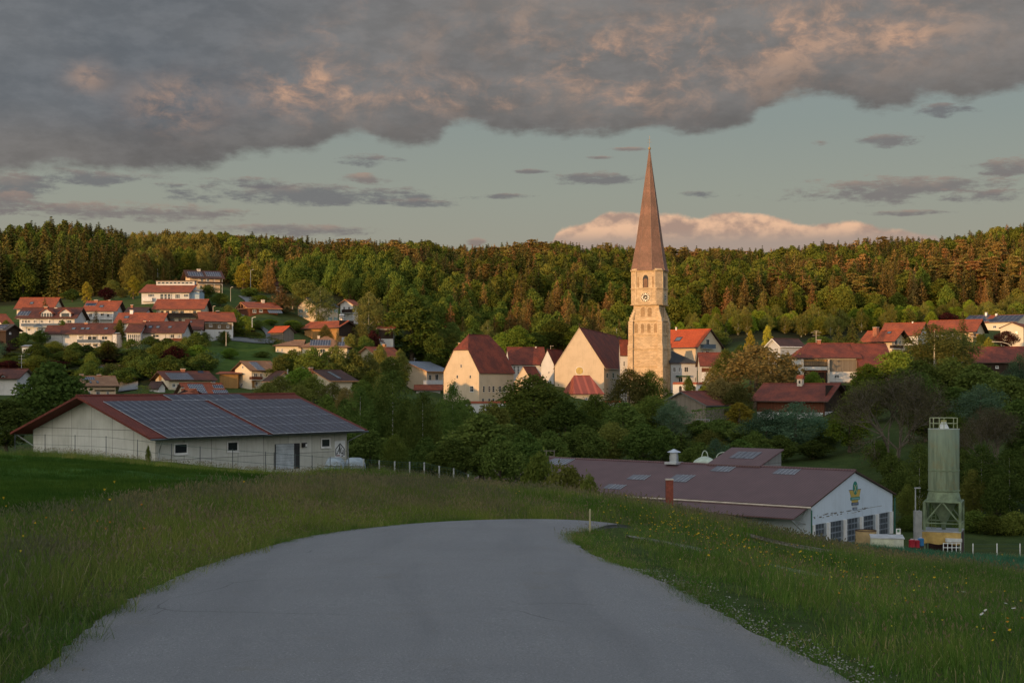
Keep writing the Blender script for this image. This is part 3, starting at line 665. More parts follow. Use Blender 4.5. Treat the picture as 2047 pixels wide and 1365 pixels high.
        if shut:
            w_ = (t1 - t0) * .5
            s.slabp(mb, face, t0 - w_ - .02, t0 - .02, z0, z1, .004, .06, shut); s.slabp(mb, face, t1 + .02, t1 + w_ + .02, z0, z1, .004, .06, shut)
        return mb.build(name, s.root)
    def panel(s, face, x0, y0, x1, y1, m, name='cladding', out=.06, o0=.002):
        t0, t1, z0, z1 = s.fr(face, x0, y0, x1, y1); mb = MB(); s.slabp(mb, face, t0, t1, z0, z1, o0, out, m); return mb.build(name, s.root)
    def balcony(s, face, x0, y0, x1, y1, m, depth=1.3, posts=0, name='balcony', floor=None):
        """pixel box of the railing; the floor slab sits under it"""
        C0 = s.C.copy(); s.C = s.C - (s.n if face == 'F' else s.d) * depth
        t0, t1, z0, z1 = s.fr(face, x0, y0, x1, y1); s.C = C0
        mb = MB(); fl = floor or T['trim']
        s.slabp(mb, face, t0, t1, z0 - .12, z0, .002, depth, fl)
        s.slabp(mb, face, t0, t1, z0 + .06, z1, depth - .07, depth - .01, m); s.slabp(mb, face, t0, t1, z1 + .002, z1 + .07, depth - .1, depth + .02, m)
        for t in (t0, t1): s.slabp(mb, face, t - .03, t + .03, z0 + .06, z1, .01, depth - .08, m)
        for i in range(posts):
            t = t0 + .15 + (t1 - t0 - .3) * i / max(1, posts - 1); s.slabp(mb, face, t - .07, t + .07, -2, z0 - .13, depth - .16, depth - .02, fl)
            s.slabp(mb, face, t - .06, t + .06, z0, s.ze - s.sl * depth if face == 'F' else s.ze, depth - .22, depth - .1, fl)
        return mb.build(name, s.root)
    def chimney(s, px, ytop, m=None, w=.7, v=None, cap=True):
        v = s.vr + .02 if v is None else v; u = solve_t(s.C + s.n * v, s.d, px); Y = (s.C + s.n * v + s.d * u)[1]; zt = zat(ytop, Y) - s.C[2]
        mb = MB(); zb = s.ze + s.sl * min(v, s.Wd - v if not s.mono else v) - .4; m = m or T['brick']
        c = s.w(u - w / 2, v - w / 2, zb); mb.obox(c, s.d * w, s.n * w, (0, 0, zt - zb), m)
        if cap:
            c = s.w(u - w / 2 - .1, v - w / 2 - .1, zt + .003); mb.obox(c, s.d * (w + .2), s.n * (w + .2), (0, 0, .12), T['pale'])
            for q in (.1, w - .1 - .2): mb.tube(s.w(u - w / 2 + q + .1, v, zt + .125), s.w(u - w / 2 + q + .1, v, zt + .4), .1, .1, T['dark'], 6)
        o = mb.build('chimney', s.roof); return o
    def on_roof(s, mb, u0, u1, v0, v1, h0, h1, m):
        z = lambda v: s.ze + s.sl * v + s.th
        b = [s.w(u0, v0, z(v0) + h0), s.w(u1, v0, z(v0) + h0), s.w(u1, v1, z(v1) + h0), s.w(u0, v1, z(v1) + h0)]
        mb.box8(b, [p + np.array((0, 0, h1 - h0)) for p in b], m)
    def array(s, x0, y0, x1, y1, nu, nv, name='solar_array', uv=None):
        if uv: u0, u1, v0, v1 = uv
        else: u0, u1, v0, v1 = s.fr('R', x0, y0, x1, y1)
        mb = MB(); g = .06; s.on_roof(mb, u0, u1, v0, v1, .06, .10, T['pvf']); du, dv = (u1 - u0) / nu, (v1 - v0) / nv
        for i in range(nu):
            for j in range(nv): s.on_roof(mb, u0 + i * du + g, u0 + (i + 1) * du - g, v0 + j * dv + g, v0 + (j + 1) * dv - g, .102, .125, SOLAR)
        return mb.build(name, s.root)
    def skylight(s, x0, y0, x1, y1, name='skylight', m=None):
        u0, u1, v0, v1 = s.fr('R', x0, y0, x1, y1); mb = MB(); s.on_roof(mb, u0, u1, v0, v1, .0, .09, T['dark']); f = .12 * (u1 - u0)
        s.on_roof(mb, u0 + f, u1 - f, v0 + f, v1 - f, .091, .11, m or T['skyl']); return mb.build(name, s.root)
    def gutter(s, m=None):
        mb = MB(); z = s.ze - s.sl * s.oe + .02
        mb.tube(s.w(-s.og, -s.oe - .09, z), s.w(s.L + s.og, -s.oe - .09, z), .09, .09, m or T['gutter'], 6); return mb.build('gutter', s.root)
    def dormer(s, x0, y0, x1, y1, yt, wallm, roofm, nwin=4):
        """gabled dormer: wall box x0..x1, y0 (eave) .. y1 (foot), yt = gable top"""
        a = s.hit('R', x0, y1); b = s.hit('R', x1, y1); u0, u1, v = a[0], b[0], (a[1] + b[1]) / 2
        Y = (s.C + s.n * v)[1]; ze = zat(y0, Y) - s.C[2]; zt = zat(yt, Y) - s.C[2]; zf = s.ze + s.sl * v - .1; um = (u0 + u1) / 2
        vb = min(s.vr, (zt - s.ze) / s.sl); mb = MB(); w = s.w
        mb.poly([w(u0, v, zf), w(u1, v, zf), w(u1, v, ze), w(um, v, zt), w(u0, v, ze)], wallm)
        for u in (u0, u1): mb.poly([w(u, v, zf), w(u, v, ze), w(u, vb, ze), w(u, vb, zf)], wallm)
        o = mb.build('dormer', s.root); mb = MB(); k = (zt - ze) / (um - u0); e = .45
        for sg, ua in ((-1, u0), (1, u1)):
            p = [w(ua + sg * e, v - .5, ze - k * e), w(um, v - .5, zt), w(um, vb, zt), w(ua + sg * e, vb, ze - k * e)]
            mb.box8(p, [q + np.array((0, 0, .18)) for q in p], roofm)
        mb.build('dormer_roof', o); 
        for i in range(nwin):
            mb = MB(); c = u0 + (u1 - u0) * (i + .5) / nwin; hw = (u1 - u0) / nwin * .36
            mb.obox(w(c - hw, v - .05, zf + .35), s.d * 2 * hw, s.n * .04, (0, 0, ze - zf - .5), T['glass'])
            for q in (c - hw - .04, c + hw): mb.obox(w(q, v - .08, zf + .3), s.d * .04, s.n * .07, (0, 0, ze - zf - .4), T['frame'])
            mb.build('window', o)
        return o
T['pvf'] = plain('module_frame', (.34, .35, .38), .7)
T['skyl'] = plain('skylight_glass', (.10, .13, .17), .15, 0, .1)
def H(*a, **k): return House(*a, **k)
# ------------------------------------------------------------------ the solar barn in front
B = H('solar_barn', 'long concrete barn with red tiled roof covered by large solar arrays beside the green field', 'barn', 311, 120, 51.5, 1, 693, ('px', 66), 878.5, 795.5, 921, W['concrete'], R['barn'], wmax=40, oe=1.3, og=1.55, trim=R['barn'], th=.2, foot=4)
B.gutter()
uvR = lambda x, y: B.hit('R', x, y)
ua, va = uvR(336, 877); ub, vb = uvR(537, 869); uc, vc = uvR(549, 869); ue, ve = uvR(713, 862)
vt = uvR(217, 804)[1]; va = vc = .0 + (va + vb) / 2
B.array(0, 0, 0, 0, 15, 4, uv=(ua, ub - .1, va, vt)); B.array(0, 0, 0, 0, 14, 4, uv=(ub + .55, B.L + B.og - .8, va, vt))
t0 = uvR(316, 791)[0]; t1 = uvR(472, 791)[0]
B.array(0, 0, 0, 0, 7, 1, uv=(t0 + .6, t1 + .6, vt + .06, B.Wd / 2 - .15))
B.window('F', 347, 886, 375, 907, bars=(0, 0), fw=.12); B.window('F', 453, 882, 476, 902, bars=(0, 0), fw=.12); B.window('F', 641, 876, 660, 894, bars=(0, 0), fw=.12)
mb = MB(); a0, a1, b0, b1 = B.fr('F', 549, 888, 599, 936)
B.slabp(mb, 'F', a0, a1, b0, b1 + .02, .004, .02, T['dark']); n_ = 9
for i in range(n_): B.slabp(mb, 'F', a0 + .12, a1 - .75, b0 + (b1 - b0) * i / n_ + .007, b0 + (b1 - b0) * (i + 1) / n_ - .007, .022, .05, plain('door_grey', (.40, .44, .48), .6))
mb.build('roller_door', B.root)
mb = MB(); a, z = B.hit('F', 606, 889); B.slabp(mb, 'F', a - .22, a + .22, z - .2, z + .2, .003, .3, T['dark']); B.slabp(mb, 'F', a + .02, a + .2, z - .14, z + .1, .302, .33, T['white']); mb.build('wall_lamp', B.root)
# drainpipes at the two eave corners
mb = MB()
for (u, v) in ((-1.1, -1.25),):
    z = B.ze - B.sl * 1.3; mb.tube(B.w(u + .8, -1.3, z - .05), B.w(.25, -.12, z - 1.1), .06, .06, T['steel'], 6); mb.tube(B.w(.25, -.12, z - 1.1), B.w(.25, -.12, -.2), .06, .06, T['steel'], 6)
mb.build('drainpipe', B.root); mb = MB(); mb.tube(B.w(-.9, B.Wd + 1.2, z - .05), B.w(-.1, B.Wd - .1, z - 1.0), .06, .06, T['steel'], 6); mb.build('drainpipe', B.root); mb = MB(); mb.tube(B.w(B.L + 1.2, -1.3, z - .05), B.w(B.L + .05, -.12, z - .9), .06, .06, T['steel'], 6); mb.tube(B.w(B.L + .05, -.12, z - .9), B.w(B.L + .05, -.12, -3), .06, .06, T['steel'], 6)
mb.build('drainpipe', B.root)
# sign AG with the outline of a house, painted board on the wall
def text_obj(body, size, m, name, parent, origin, ex, ez, shear=0.0, ext=.012, bold=0.0, sx=1.0):
    cu = bpy.data.curves.new(name, 'FONT'); cu.body = body; cu.size = size; cu.align_x = 'CENTER'; cu.extrude = ext; cu.shear = shear; cu.offset = bold
    to = bpy.data.objects.new(name, cu); COL.objects.link(to); dg = bpy.context.evaluated_depsgraph_get()
    me = bpy.data.meshes.new_from_object(to.evaluated_get(dg)); bpy.data.objects.remove(to)
    ex, ez = np.array(ex), np.array(ez); no = np.cross(ex, ez)
    co = np.zeros(len(me.vertices) * 3); me.vertices.foreach_get('co', co); co = co.reshape(-1, 3)
    V = np.array(origin) + co[:, :1] * ex * sx + co[:, 1:2] * ez + co[:, 2:3] * no
    me.vertices.foreach_set('co', V.ravel()); me.materials.clear(); me.materials.append(m); me.update()
    o = bpy.data.objects.new(name, me); COL.objects.link(o); o.parent = parent; return o
sg = B.panel('F', 668.8, 881.5, 689, 912.5, plain('sign_board', (.66, .68, .70), .6, 0, .06), 'sign', .05)
a0, a1, b0, b1 = B.fr('F', 668.8, 881.5, 689, 912.5); inkm = plain('sign_ink', (.015, .016, .02), .6); redm = plain('sign_red', (.20, .05, .06), .6)
mb = MB(); tc_ = (a0 + a1) / 2; ww = (a1 - a0); hh = (b1 - b0)
def stroke(mb, H_, face, pts, wd, o0, o1, m):
    for (ta, za), (tb, zb) in zip(pts[:-1], pts[1:]):
        dx, dz = tb - ta, zb - za; l = sqrt(dx * dx + dz * dz) + 1e-9; px_, pz_ = -dz / l * wd / 2, dx / l * wd / 2; dx, dz = dx / l * wd * .3, dz / l * wd * .3
        q = [(ta - dx + px_, za - dz + pz_), (tb + dx + px_, zb + dz + pz_), (tb + dx - px_, zb + dz - pz_), (ta - dx - px_, za - dz - pz_)]
        mb.box8([H_.P(face, a, b, o0) for a, b in q], [H_.P(face, a, b, o1) for a, b in q], m)
U = lambda x, y: (a0 + ww * x, b0 + hh * y)
stroke(mb, B, 'F', [U(.08, .10), U(.08, .50), U(.5, .83), U(.92, .50), U(.92, .10)], .09, .052, .06, inkm)
mb.build('house_outline', sg)
mb = MB()
A_ = [U(.14, .23), U(.20, .20), U(.27, .27), U(.38, .48), U(.46, .70)]; stroke(mb, B, 'F', A_, .075, .062, .07, inkm)
stroke(mb, B, 'F', [U(.46, .72), U(.47, .5), U(.47, .22)], .11, .0625, .0705, inkm); stroke(mb, B, 'F', [U(.24, .36), U(.36, .40), U(.47, .38)], .05, .063, .071, inkm)
stroke(mb, B, 'F', [U(.62, .56), U(.58, .46), U(.58, .30), U(.63, .21), U(.72, .21), U(.78, .28), U(.79, .42), U(.79, .25), U(.80, .12), U(.74, .05), U(.64, .07)], .085, .0635, .0715, inkm)
mb.build('lettering', sg)
# small red line of writing under the A: too small to be read in the photo, kept as letter strokes
mb = MB()
for i in range(7):
    x = .13 + i * .055; stroke(mb, B, 'F', [U(x, .06), U(x, .13), U(x + .035, .13 if i % 2 else .10), U(x + .035, .06)], .03, .055, .061, redm)
mb.build('small_lettering', sg)

# ------------------------------------------------------------------ left hill, top to bottom
h = H('modern_house', 'white modern house with monopitch red roof and glazed clerestory high on the left slope', 'house', 283, 500, 0, 1, 378, ('w', 9), 585.5, 571, 606, W['white'], R['red'], oe=1.0, og=.8, mono=True)
h.wallm
mb = MB(); z0 = h.zr - .3; 
mb.obox(h.w(h.L * .18, h.Wd - .4, z0 - 1), h.d * h.L * .82, h.n * 3, (0, 0, 2.9), W['white']); mb.obox(h.w(h.L * .18 - .3, h.Wd - 1.0, z0 + 1.902), h.d * (h.L * .82 + .8), h.n * 4.2, (0, 0, .2), T['brown']); cs = mb.build('clerestory', h.root)
for i in range(9):
    mb = MB(); u = h.L * (.21 + i * .085); mb.obox(h.w(u, h.Wd - .46, z0 + .95), h.d * 1.05, h.n * .05, (0, 0, .6), T['glass']); mb.build('window', cs)
h.chimney(323, 563, T['dark']); h.chimney(328.5, 563, T['steel'], cap=False)
for x0, x1 in ((320, 327), (328, 334), (335, 341), (342, 344)): h.window('F', x0, 587, x1, 601, bars=(0, 1))
h.window('F', 350, 588, 360, 597, bars=(2, 0)); h.window('F', 367, 588, 377, 594, bars=(2, 0)); h.window('F', 296, 587, 308, 594, bars=(3, 0)); h.balcony('F', 284, 595, 304, 602, T['alu'])
h = H('flat_annex', 'low blue-grey annex with flat roof beside the white modern house', 'house', 378, 502, 0, 1, 398.5, ('w', 8), 582.5, 581.6, 602, W['blue'], T['zinc'], oe=.4, og=.4)
h = H('chalet', 'chalet with solar-covered roof and long dark balconies at the top of the left slope', 'house', 380, 540, 25, 1, 440, ('px', 371), 556, 541.5, 578, W['peach'], R['dark'], oe=1.4, og=1.6)
h.array(374, 543.5, 407, 553, 6, 3); h.array(409, 543.5, 443, 553.5, 7, 3); h.chimney(397, 538.5, T['pale'], 1.2)
h.balcony('F', 397, 563, 445, 568, W['dwood'], 1.6, 4); h.window('F', 401, 557, 406, 563); h.window('F', 412, 557, 418, 563); h.window('F', 399, 570, 404, 577); h.window('F', 412, 570, 420, 576, name='door')
h = H('lone_house', 'brown-roofed house half hidden by trees beside the upper lane', 'house', 552, 590, 20, 1, 590, ('px', 531), 572, 556.5, 585, W['grey'], R['brown']); h.window('F', 558, 573, 562, 577)
h = H('farmhouse', 'house with long red roof behind the dormer house at the far left', 'house', 33.5, 462, 0, 1, 105, ('w', 11), 618.5, 596.5, 645, W['cream'], R['red'], oe=.9)
h.skylight(61, 604, 66, 608); h.gutter(); h.window('F', 36, 623, 42, 630); h.window('F', 47, 623, 53, 630)
h = H('dormer_house', 'white house with two gabled dormers and a blue-grey balcony on the left slope', 'house', 39, 435, 0, 1, 149, ('w', 11.5), 637, 616.5, 672, W['white'], R['brown'], oe=1.2, og=1.1)
h.dormer(82, 625, 104, 633, 617.5, W['white'], R['red'], 4); h.dormer(119.5, 625, 141.5, 633, 617.5, W['white'], R['red'], 1)
h.array(39, 622.5, 56.5, 631, 4, 2); h.chimney(92.5, 613.5, T['brick'], 1.1); h.chimney(112.5, 615.5, T['white'], .8); h.balcony('F', 42, 647, 125, 652.5, T['skyl'], 1.4, 4, floor=T['white'])
for x0, x1 in ((43, 48), (49, 54), (55, 60), (67, 73), (81, 86), (96, 101), (117, 123), (134, 143)): h.window('F', x0, 639.5, x1, 646)
h.window('F', 73, 656, 77, 660); h.window('F', 82, 656, 87, 662); h.window('F', 55, 656, 61, 662)
h = H('annex_roof', 'low red-tiled annex between the dormer house and the white house in front', 'house', 92, 422, 0, 1, 124, ('w', 7), 668.5, 652.5, 690, W['white2'], R['brown'], oe=.6)
h.window('F', 98, 672, 103, 679)
h = H('garden_front_house', 'white house with brown roof, four skylights and a grey balcony above the dark gardens', 'house', 125, 415, 0, 1, 224, ('w', 10.5), 668.5, 648, 700, W['white2'], R['brown'], oe=1.1, og=.8)
for x in (144.5, 162.5, 172.5, 209): h.skylight(x, 655, x + 5.5, 659)
h.chimney(173, 645.5, T['brick'], 1.0); h.balcony('F', 154, 679, 199, 685, T['skyl'], 1.5, 4, floor=T['white'])
for a in ((158, 671, 164, 678), (175, 672, 193, 679), (203, 672, 215, 679), (138, 688, 144, 695), (166, 688, 180, 694), (186, 687, 194, 694)): h.window('F', *a)
h = H('solar_thermal_house', 'red-roofed house with a row of blue collectors and two chimneys behind the small conifer', 'house', 172, 455, 0, 1, 227, ('w', 10.5), 623, 603.5, 648, W['white'], R['red'], oe=1, og=1.4)
for i in range(3): h.array(172.5 + 6.3 * i, 606.5, 178.3 + 6.3 * i, 611.5, 1, 1, 'collector')
h.skylight(200, 610.5, 206, 614.5); h.chimney(193, 600.5, T['brick'], 1.2); h.chimney(219, 600.5, T['brick'], .7)
h.balcony('F', 173, 634, 226, 638, T['alu'], 1.3, 3, floor=T['white'])
for a in ((178, 626, 184, 635), (201, 626, 208, 632), (213, 627, 219, 635), (176, 641, 180, 646)): h.window('F', *a)
h = H('long_red_roof_house', 'house with long low red roof and white chimney in the middle of the left cluster', 'house', 232, 440, 0, 1, 322, ('w', 11), 647, 627.5, 668, W['white2'], R['red'], oe=.8, og=.8)
h.skylight(249.5, 632, 256.5, 636.5); h.chimney(263.5, 620.5, T['white'], 1.0); h.window('F', 300, 650, 308, 656)
h = H('small_dark_house', 'small dark-roofed house peeping out behind the long red roof', 'house', 254, 452, 0, 1, 289, ('w', 8), 625, 616, 645, W['white2'], R['dark']); h.chimney(264, 610, T['brick']); h.window('F', 270, 627, 276, 632)
h = H('balcony_house', 'wide red-roofed house with dark wooden balcony across its sunlit front below the modern house', 'house', 313, 470, 0, 1, 402, ('w', 12), 619, 599.8, 650, W['cream'], R['red'], oe=1.3, og=1.4)
h.balcony('F', 314, 626, 402, 633, W['dwood'], 1.6, 5, floor=T['brown'])
for a in ((322, 621, 327, 627), (332, 621, 338, 627), (343, 621, 350, 627), (360, 621, 367, 627), (386, 621, 392, 627), (328, 636, 333, 644), (341, 636, 349, 644), (357, 636, 363, 644)): h.window('F', *a, pane=T['glass'], frame=T['brown'])
h = H('connecting_house', 'low house with brown roof sloping down between the two wooden-balcony houses', 'house', 374, 428, 10, 1, 402, ('w', 9), 660, 640, 674, W['white2'], R['brown'], oe=.7); h.skylight(380, 642, 384, 645); h.window('F', 392, 663, 397, 668)
h = H('timber_clad_house', 'red-roofed house with brown timber-clad upper floor over a white ground floor by the hill path', 'house', 404, 438, 12, 1, 466, ('px', 397), 643.5, 625.5, 670, W['white'], R['red'], oe=1, og=1)
h.panel('F', 409.5, 646.5, 463.5, 659, W['wood']); h.chimney(435, 622, T['dark'], .9)
for a in ((418, 648, 424, 653), (436, 650, 441, 655), (453, 650, 458, 655), (436, 662, 444, 667), (452, 662, 458, 667)): h.window('F', *a)
h = H('conservatory_house', 'white house with three skylights and brown balcony joined to the conservatory in front', 'house', 282, 412, 0, 1, 364, ('w', 11), 666.5, 644.5, 694, W['white2'], R['brown'], oe=1, og=.9)
for x in (298, 313, 337): h.skylight(x, 652, x + 5.5, 656)
h.chimney(290, 642, T['brick'], .8); h.chimney(299, 641.5, T['steel'], .25, cap=False); h.balcony('F', 330, 676.5, 364, 682, W['rwood'], 1.4, 3, floor=T['brown'])
for a in ((305, 668.5, 318, 674.5), (341, 668, 348, 676), (357, 668, 361, 676), (340, 684, 346, 690)): h.window('F', *a)
h = H('conservatory', 'brown-roofed wing with tall white-framed conservatory glazing beside the dark gardens', 'house', 253, 409, 0, 1, 280.5, ('w', 8), 665.5, 649.5, 694, W['white2'], R['brown'], oe=.8, og=.5)
for i in range(6): h.window('F', 255.5 + i * 4.1, 668, 259.2 + i * 4.1, 684, bars=(0, 1), sill=False)
h = H('garage', 'small flat-roofed white garage at the right end of the four-skylight house', 'garage', 225, 412, 0, 1, 233, ('w', 6), 668, 667.4, 690, W['white'], T['zinc'], oe=.2, og=.2); h.window('F', 227, 672, 231, 684, name='garage_door', pane=T['zinc'])
h = H('garden_shed', 'small grey shed with lean-to roof standing in the dark hillside gardens', 'shed', 44, 392, 0, 1, 58, ('w', 3), 694, 691, 706, W['blue'], T['zinc'], oe=.3, og=.3, mono=True); h.window('F', 46, 697, 55, 703)
h = H('edge_house', 'red-roofed house cut by the left edge with its gable towards the dormer house', 'house', 6, 440, 42, 1, 22, ('px', -22), 648, 629, 662, W['cream'], R['red']); h.window('G', -10, 640, -5, 645)
h = H('dark_roof_house', 'dark grey roof with shaded brown gable at the far left above the gardens', 'house', 12, 400, 30, -1, -40, ('px', 38), 662, 650, 676, W['dwood'], R['grey'], oe=.8, og=1); h.array(-20, 651, 6, 658, 6, 2); h.window('G', 18, 664, 22, 668)
h = H('chalet_bungalow', 'low timber house with bright red roof, open gable truss and lean-to glazing by the lane', 'house', 500, 480, 24, 1, 555, ('px', 477), 617, 605.5, 634, W['rwood'], R['red'], oe=1.1, og=1.4, trim=T['orange'])
h.chimney(525.5, 600, T['pale'], 1.0); mb = MB()
for z_ in (0,): 
    zt = h.zr - .3
    for t_ in (.25, .5, .75): mb.tube(h.w(-1.2, h.Wd * t_, h.ze - .2), h.w(-1.2, h.Wd * t_, h.ze + (zt - h.ze) * (1 - abs(t_ * 2 - 1))), .12, .12, T['orange'], 4)
    mb.tube(h.w(-1.2, -.5, h.ze - .1), h.w(-1.2, h.Wd + .5, h.ze - .1), .14, .14, T['orange'], 4)
mb.build('gable_truss', h.root)
for a in ((505, 618.5, 512, 625), (518, 618.5, 525, 624)): h.window('F', *a)
mb = MB(); a0, a1, b0, b1 = h.fr('F', 533, 617.5, 561, 627)
for i in range(7):
    q0, q1 = a0 + (a1 - a0) * i / 7, a0 + (a1 - a0) * (i + 1) / 7 - .1; mb.box8([h.w(q0, -.1, b1), h.w(q1, -.1, b1), h.w(q1, -2.6, b0), h.w(q0, -2.6, b0)], [h.w(q0, -.1, b1 + .1), h.w(q1, -.1, b1 + .1), h.w(q1, -2.6, b0 + .1), h.w(q0, -2.6, b0 + .1)], T['skyl'])
mb.build('greenhouse_glazing', h.root)
h = H('field_barn', 'small weathered board barn with glowing red roof at the edge of the hill meadow', 'barn', 566, 446, 38, -1, 540.5, ('px', 587.5), 665.8, 653.5, 681, W['gwood'], R['bright'], oe=.8, og=.6)
h = H('old_barn', 'old timber farm barn with red roof and black shaded gable over a white base', 'barn', 677, 458, 35, -1, 609, ('px', 708), 656, 643, 690, W['lwood'], R['red'], oe=1.2, og=1.2)
h.panel('G', 678, 640, 707, 673, W['dwood'], 'gable_boards', .05); h.panel('G', 683, 674, 706, 690, W['white'], 'white_base', .07); h.chimney(683.5, 637.5, T['pale'], .7)  # the gable's shade is put into the dark board colour
h.window('G', 690, 677, 694, 682); h.window('F', 640, 668, 646, 674)
h = H('lean_to_barn', 'low brown-roofed shed attached behind the black gable of the old barn', 'barn', 705, 470, 8, 1, 726, ('w', 8), 667, 657, 684, W['dwood'], R['dark'])
h = H('villa', 'bungalow with hipped brown roof and rows of solar panels below the old barn', 'house', 604, 426, 4, 1, 694, ('w', 14), 695, 674.5, 712, W['cream'], R['tan'], oe=1.1, og=1.1, hip=(6, 6))
h.array(621, 680, 660, 691, 8, 3); h.array(674, 684, 688, 692, 3, 2); h.window('F', 640, 697, 650, 705); h.chimney(637, 672, T['pale'])
h = H('villa_wing', 'low wing of the hipped bungalow with two small arched windows beside the meadow', 'house', 551, 430, 4, 1, 602, ('w', 10), 692, 681.5, 708, W['cream'], R['tan'], oe=1.0, og=.9, hip=(5, 0)); h.window('F', 553.8, 697, 556.5, 703); h.window('F', 562.5, 697, 565.2, 703)
h = H('teal_shutter_house', 'tall white house with teal shutters rising behind a birch on the left hill', 'house', 631, 490, 50, 1, 676, ('px', 595.5), 613, 596.5, 642, W['church'], R['grey'], oe=.4, og=.3)
TEAL = plain('teal_paint', (.02, .20, .22), .5)
for a in ((600, 618, 603, 624), (611, 618, 614, 624), (600, 630, 603, 636)): h.window('G', *a, shut=TEAL)
for a in ((658, 618, 661, 625), (670, 618, 673, 625), (670, 634, 673, 640), (658, 634, 661, 640)): h.window('F', *a, shut=TEAL)
h = H('white_porch', 'small white glazed porch beside the teal-shuttered house', 'porch', 678, 486, 0, 1, 687, ('w', 3), 631.5, 630.5, 642, W['white'], T['white'], oe=.1, og=.1); h.window('F', 679, 633, 682, 641); h.window('F', 683, 633, 686, 641)
h = H('gable_chalet', 'white gabled chalet with dark wooden balcony next to the teal-shuttered house', 'house', 705, 506, 62, 1, 716, ('px', 680.5), 611, 600, 630, W['white'], R['red'], oe=1.2, og=1.2, trim=T['orange'])
h.balcony('G', 683, 619, 703, 625, W['dwood'], 1.4); h.window('G', 686, 613, 690, 620); h.window('G', 696, 613, 700, 620)
h = H('red_roof_house', 'red roof with a round-headed dormer showing left of the tall dark tree', 'house', 750, 505, 0, 1, 786, ('w', 10), 634, 624.8, 648, W['white2'], R['red']); h.dormer(760, 631.5, 770, 633.5, 629.5, W['dwood'], R['red'], 1); h.chimney(747.5, 620, T['white'], .5)
h = H('hidden_house', 'house with small red roof and shaded white base half hidden by the tall dark tree', 'house', 758, 470, 0, 1, 786, ('w', 9), 657, 650.5, 698, W['white'], R['red']); h.panel('F', 757.5, 659, 786, 677, W['dwood'], 'boarded_upper_floor')
h = H('twin_gable_house', 'distant red-roofed house with a curved sunlit gable right of the tall dark tree', 'house', 883, 540, 55, 1, 895, ('px', 866), 641, 632, 652, W['rwood'], R['red'], oe=.7, og=.9, trim=T['orange']); h.window('G', 872, 640, 875, 644)
h = H('red_roof_cottage', 'red-roofed cottage roof sloping beside the curved-gable house', 'house', 852, 536, 10, 1, 868, ('w', 9), 640, 630, 652, W['rwood'], R['red'])
h = H('dark_panel_house', 'red roof with a dark solar field and orange chimney above the green bushes', 'house', 754, 438, 52, 1, 800, ('px', 716), 713, 694.5, 742, W['cream'], R['red'], oe=.9, og=1.2, trim=T['orange'])
h.array(746, 699, 772, 707, 6, 2); h.chimney(768.5, 688.5, T['orange'], .9); h.window('G', 742, 716, 746, 721)
# lower village
h = H('white_solar_house', 'white two-storey house with blue solar roof and brown balcony in evening sun', 'house', 503, 350, 40, 1, 552, ('px', 470), 742, 723.5, 777, W['cream'], R['tan'], oe=.9, og=.9)
h.array(497, 724, 530, 740, 7, 5); h.array(536, 725, 548, 735, 3, 3); h.balcony('F', 504, 753, 525, 759, W['rwood'], 1.3); h.window('G', 484, 731, 487, 737); h.window('G', 479, 745, 482, 753); h.window('G', 481, 766, 485, 775, name='door'); h.window('G', 478, 762, 480, 768)
for a in ((507, 746, 514, 753), (519, 746, 524, 753), (509, 763, 515, 771)): h.window('F', *a)
h.panel('F', 504, 760, 511, 775, W['lwood'])
h = H('timber_garage', 'orange timber garage with flat sloping red roof beside the white solar house', 'garage', 439, 352, 3, 1, 476, ('w', 6), 748, 744.5, 763, W['lwood'], R['red'], oe=.8, og=.9, mono=True)
h = H('low_cream_house', 'cream house with solar roof and tilted blue panels in the lower village', 'house', 338, 340, 22, 1, 424, ('px', 311), 761, 744, 785, W['cream'], R['brown'], oe=1.2, og=1.2)
h.array(330, 746, 388, 759, 12, 4); h.chimney(365.5, 738, T['brick'], .9)
for i in range(4):
    mb = MB(); u0 = solve_t(h.C + h.n * h.vr, h.d, 393 + i * 7); zb = h.zr - .6 - i * .45; c = h.w(u0, h.vr - 2.6 - .25 * i, zb - 1.0); mb.obox(c, h.d * 1.35, h.n * 1.5 + np.array((0, 0, 1.9)), -h.n * .05 + np.array((0, 0, .06)), SOLAR)
    mb.tube(h.w(u0 + .2, h.vr - 1.2, zb - .9), h.w(u0 + .2, h.vr - 1.2, zb + .6), .04, .04, T['alu'], 4); mb.tube(h.w(u0 + 1.2, h.vr - 1.2, zb - .9), h.w(u0 + 1.2, h.vr - 1.2, zb + .6), .04, .04, T['alu'], 4); mb.build('tilted_panel', h.roof)
h.window('F', 344, 766.5, 351, 774); h.window('F', 353, 767.5, 360, 774); h.panel('G', 318, 750, 323, 761, W['lwood'], 'shutter')
h = H('brown_annex', 'white annex with dark brown roof sloping down in front of the cream solar house', 'garage', 317, 334, 40, -1, 298, ('px', 330), 778, 765, 790, W['white'], R['dark'], oe=.5, og=.5); h.window('F', 304, 779, 308, 784)
h = H('solar_gable_house', 'cream gable and roof fully covered by solar panels just behind the barn roof', 'house', 376, 308, 38, 1, 448, ('px', 354), 792, 767.5, 806, W['cream'], R['red'], oe=.7, og=.8)
h.array(374, 768.5, 416, 788, 9, 5); h.array(424, 770, 448, 776, 5, 1); h.array(424, 780, 458, 788, 8, 2); h.chimney(425, 765, T['brick'], .7)
h = H('orange_hip_cottage', 'small bright orange hipped roof peeping over the solar barn ridge', 'house', 350, 286, 4, 1, 394, ('w', 10), 794, 780, 806, W['cream'], R['orange'], oe=.9, og=.9, hip=(3.5, 3.5)); h.chimney(365, 776, T['brick'], .5)
h = H('tan_roof_house', 'peach house with tan roof, small solar row and two skylights above the barn gable', 'house', 170, 325, 10, 1, 231, ('px', 158), 773, 753.5, 797, W['peach'], R['tan'], oe=.9, og=.8)
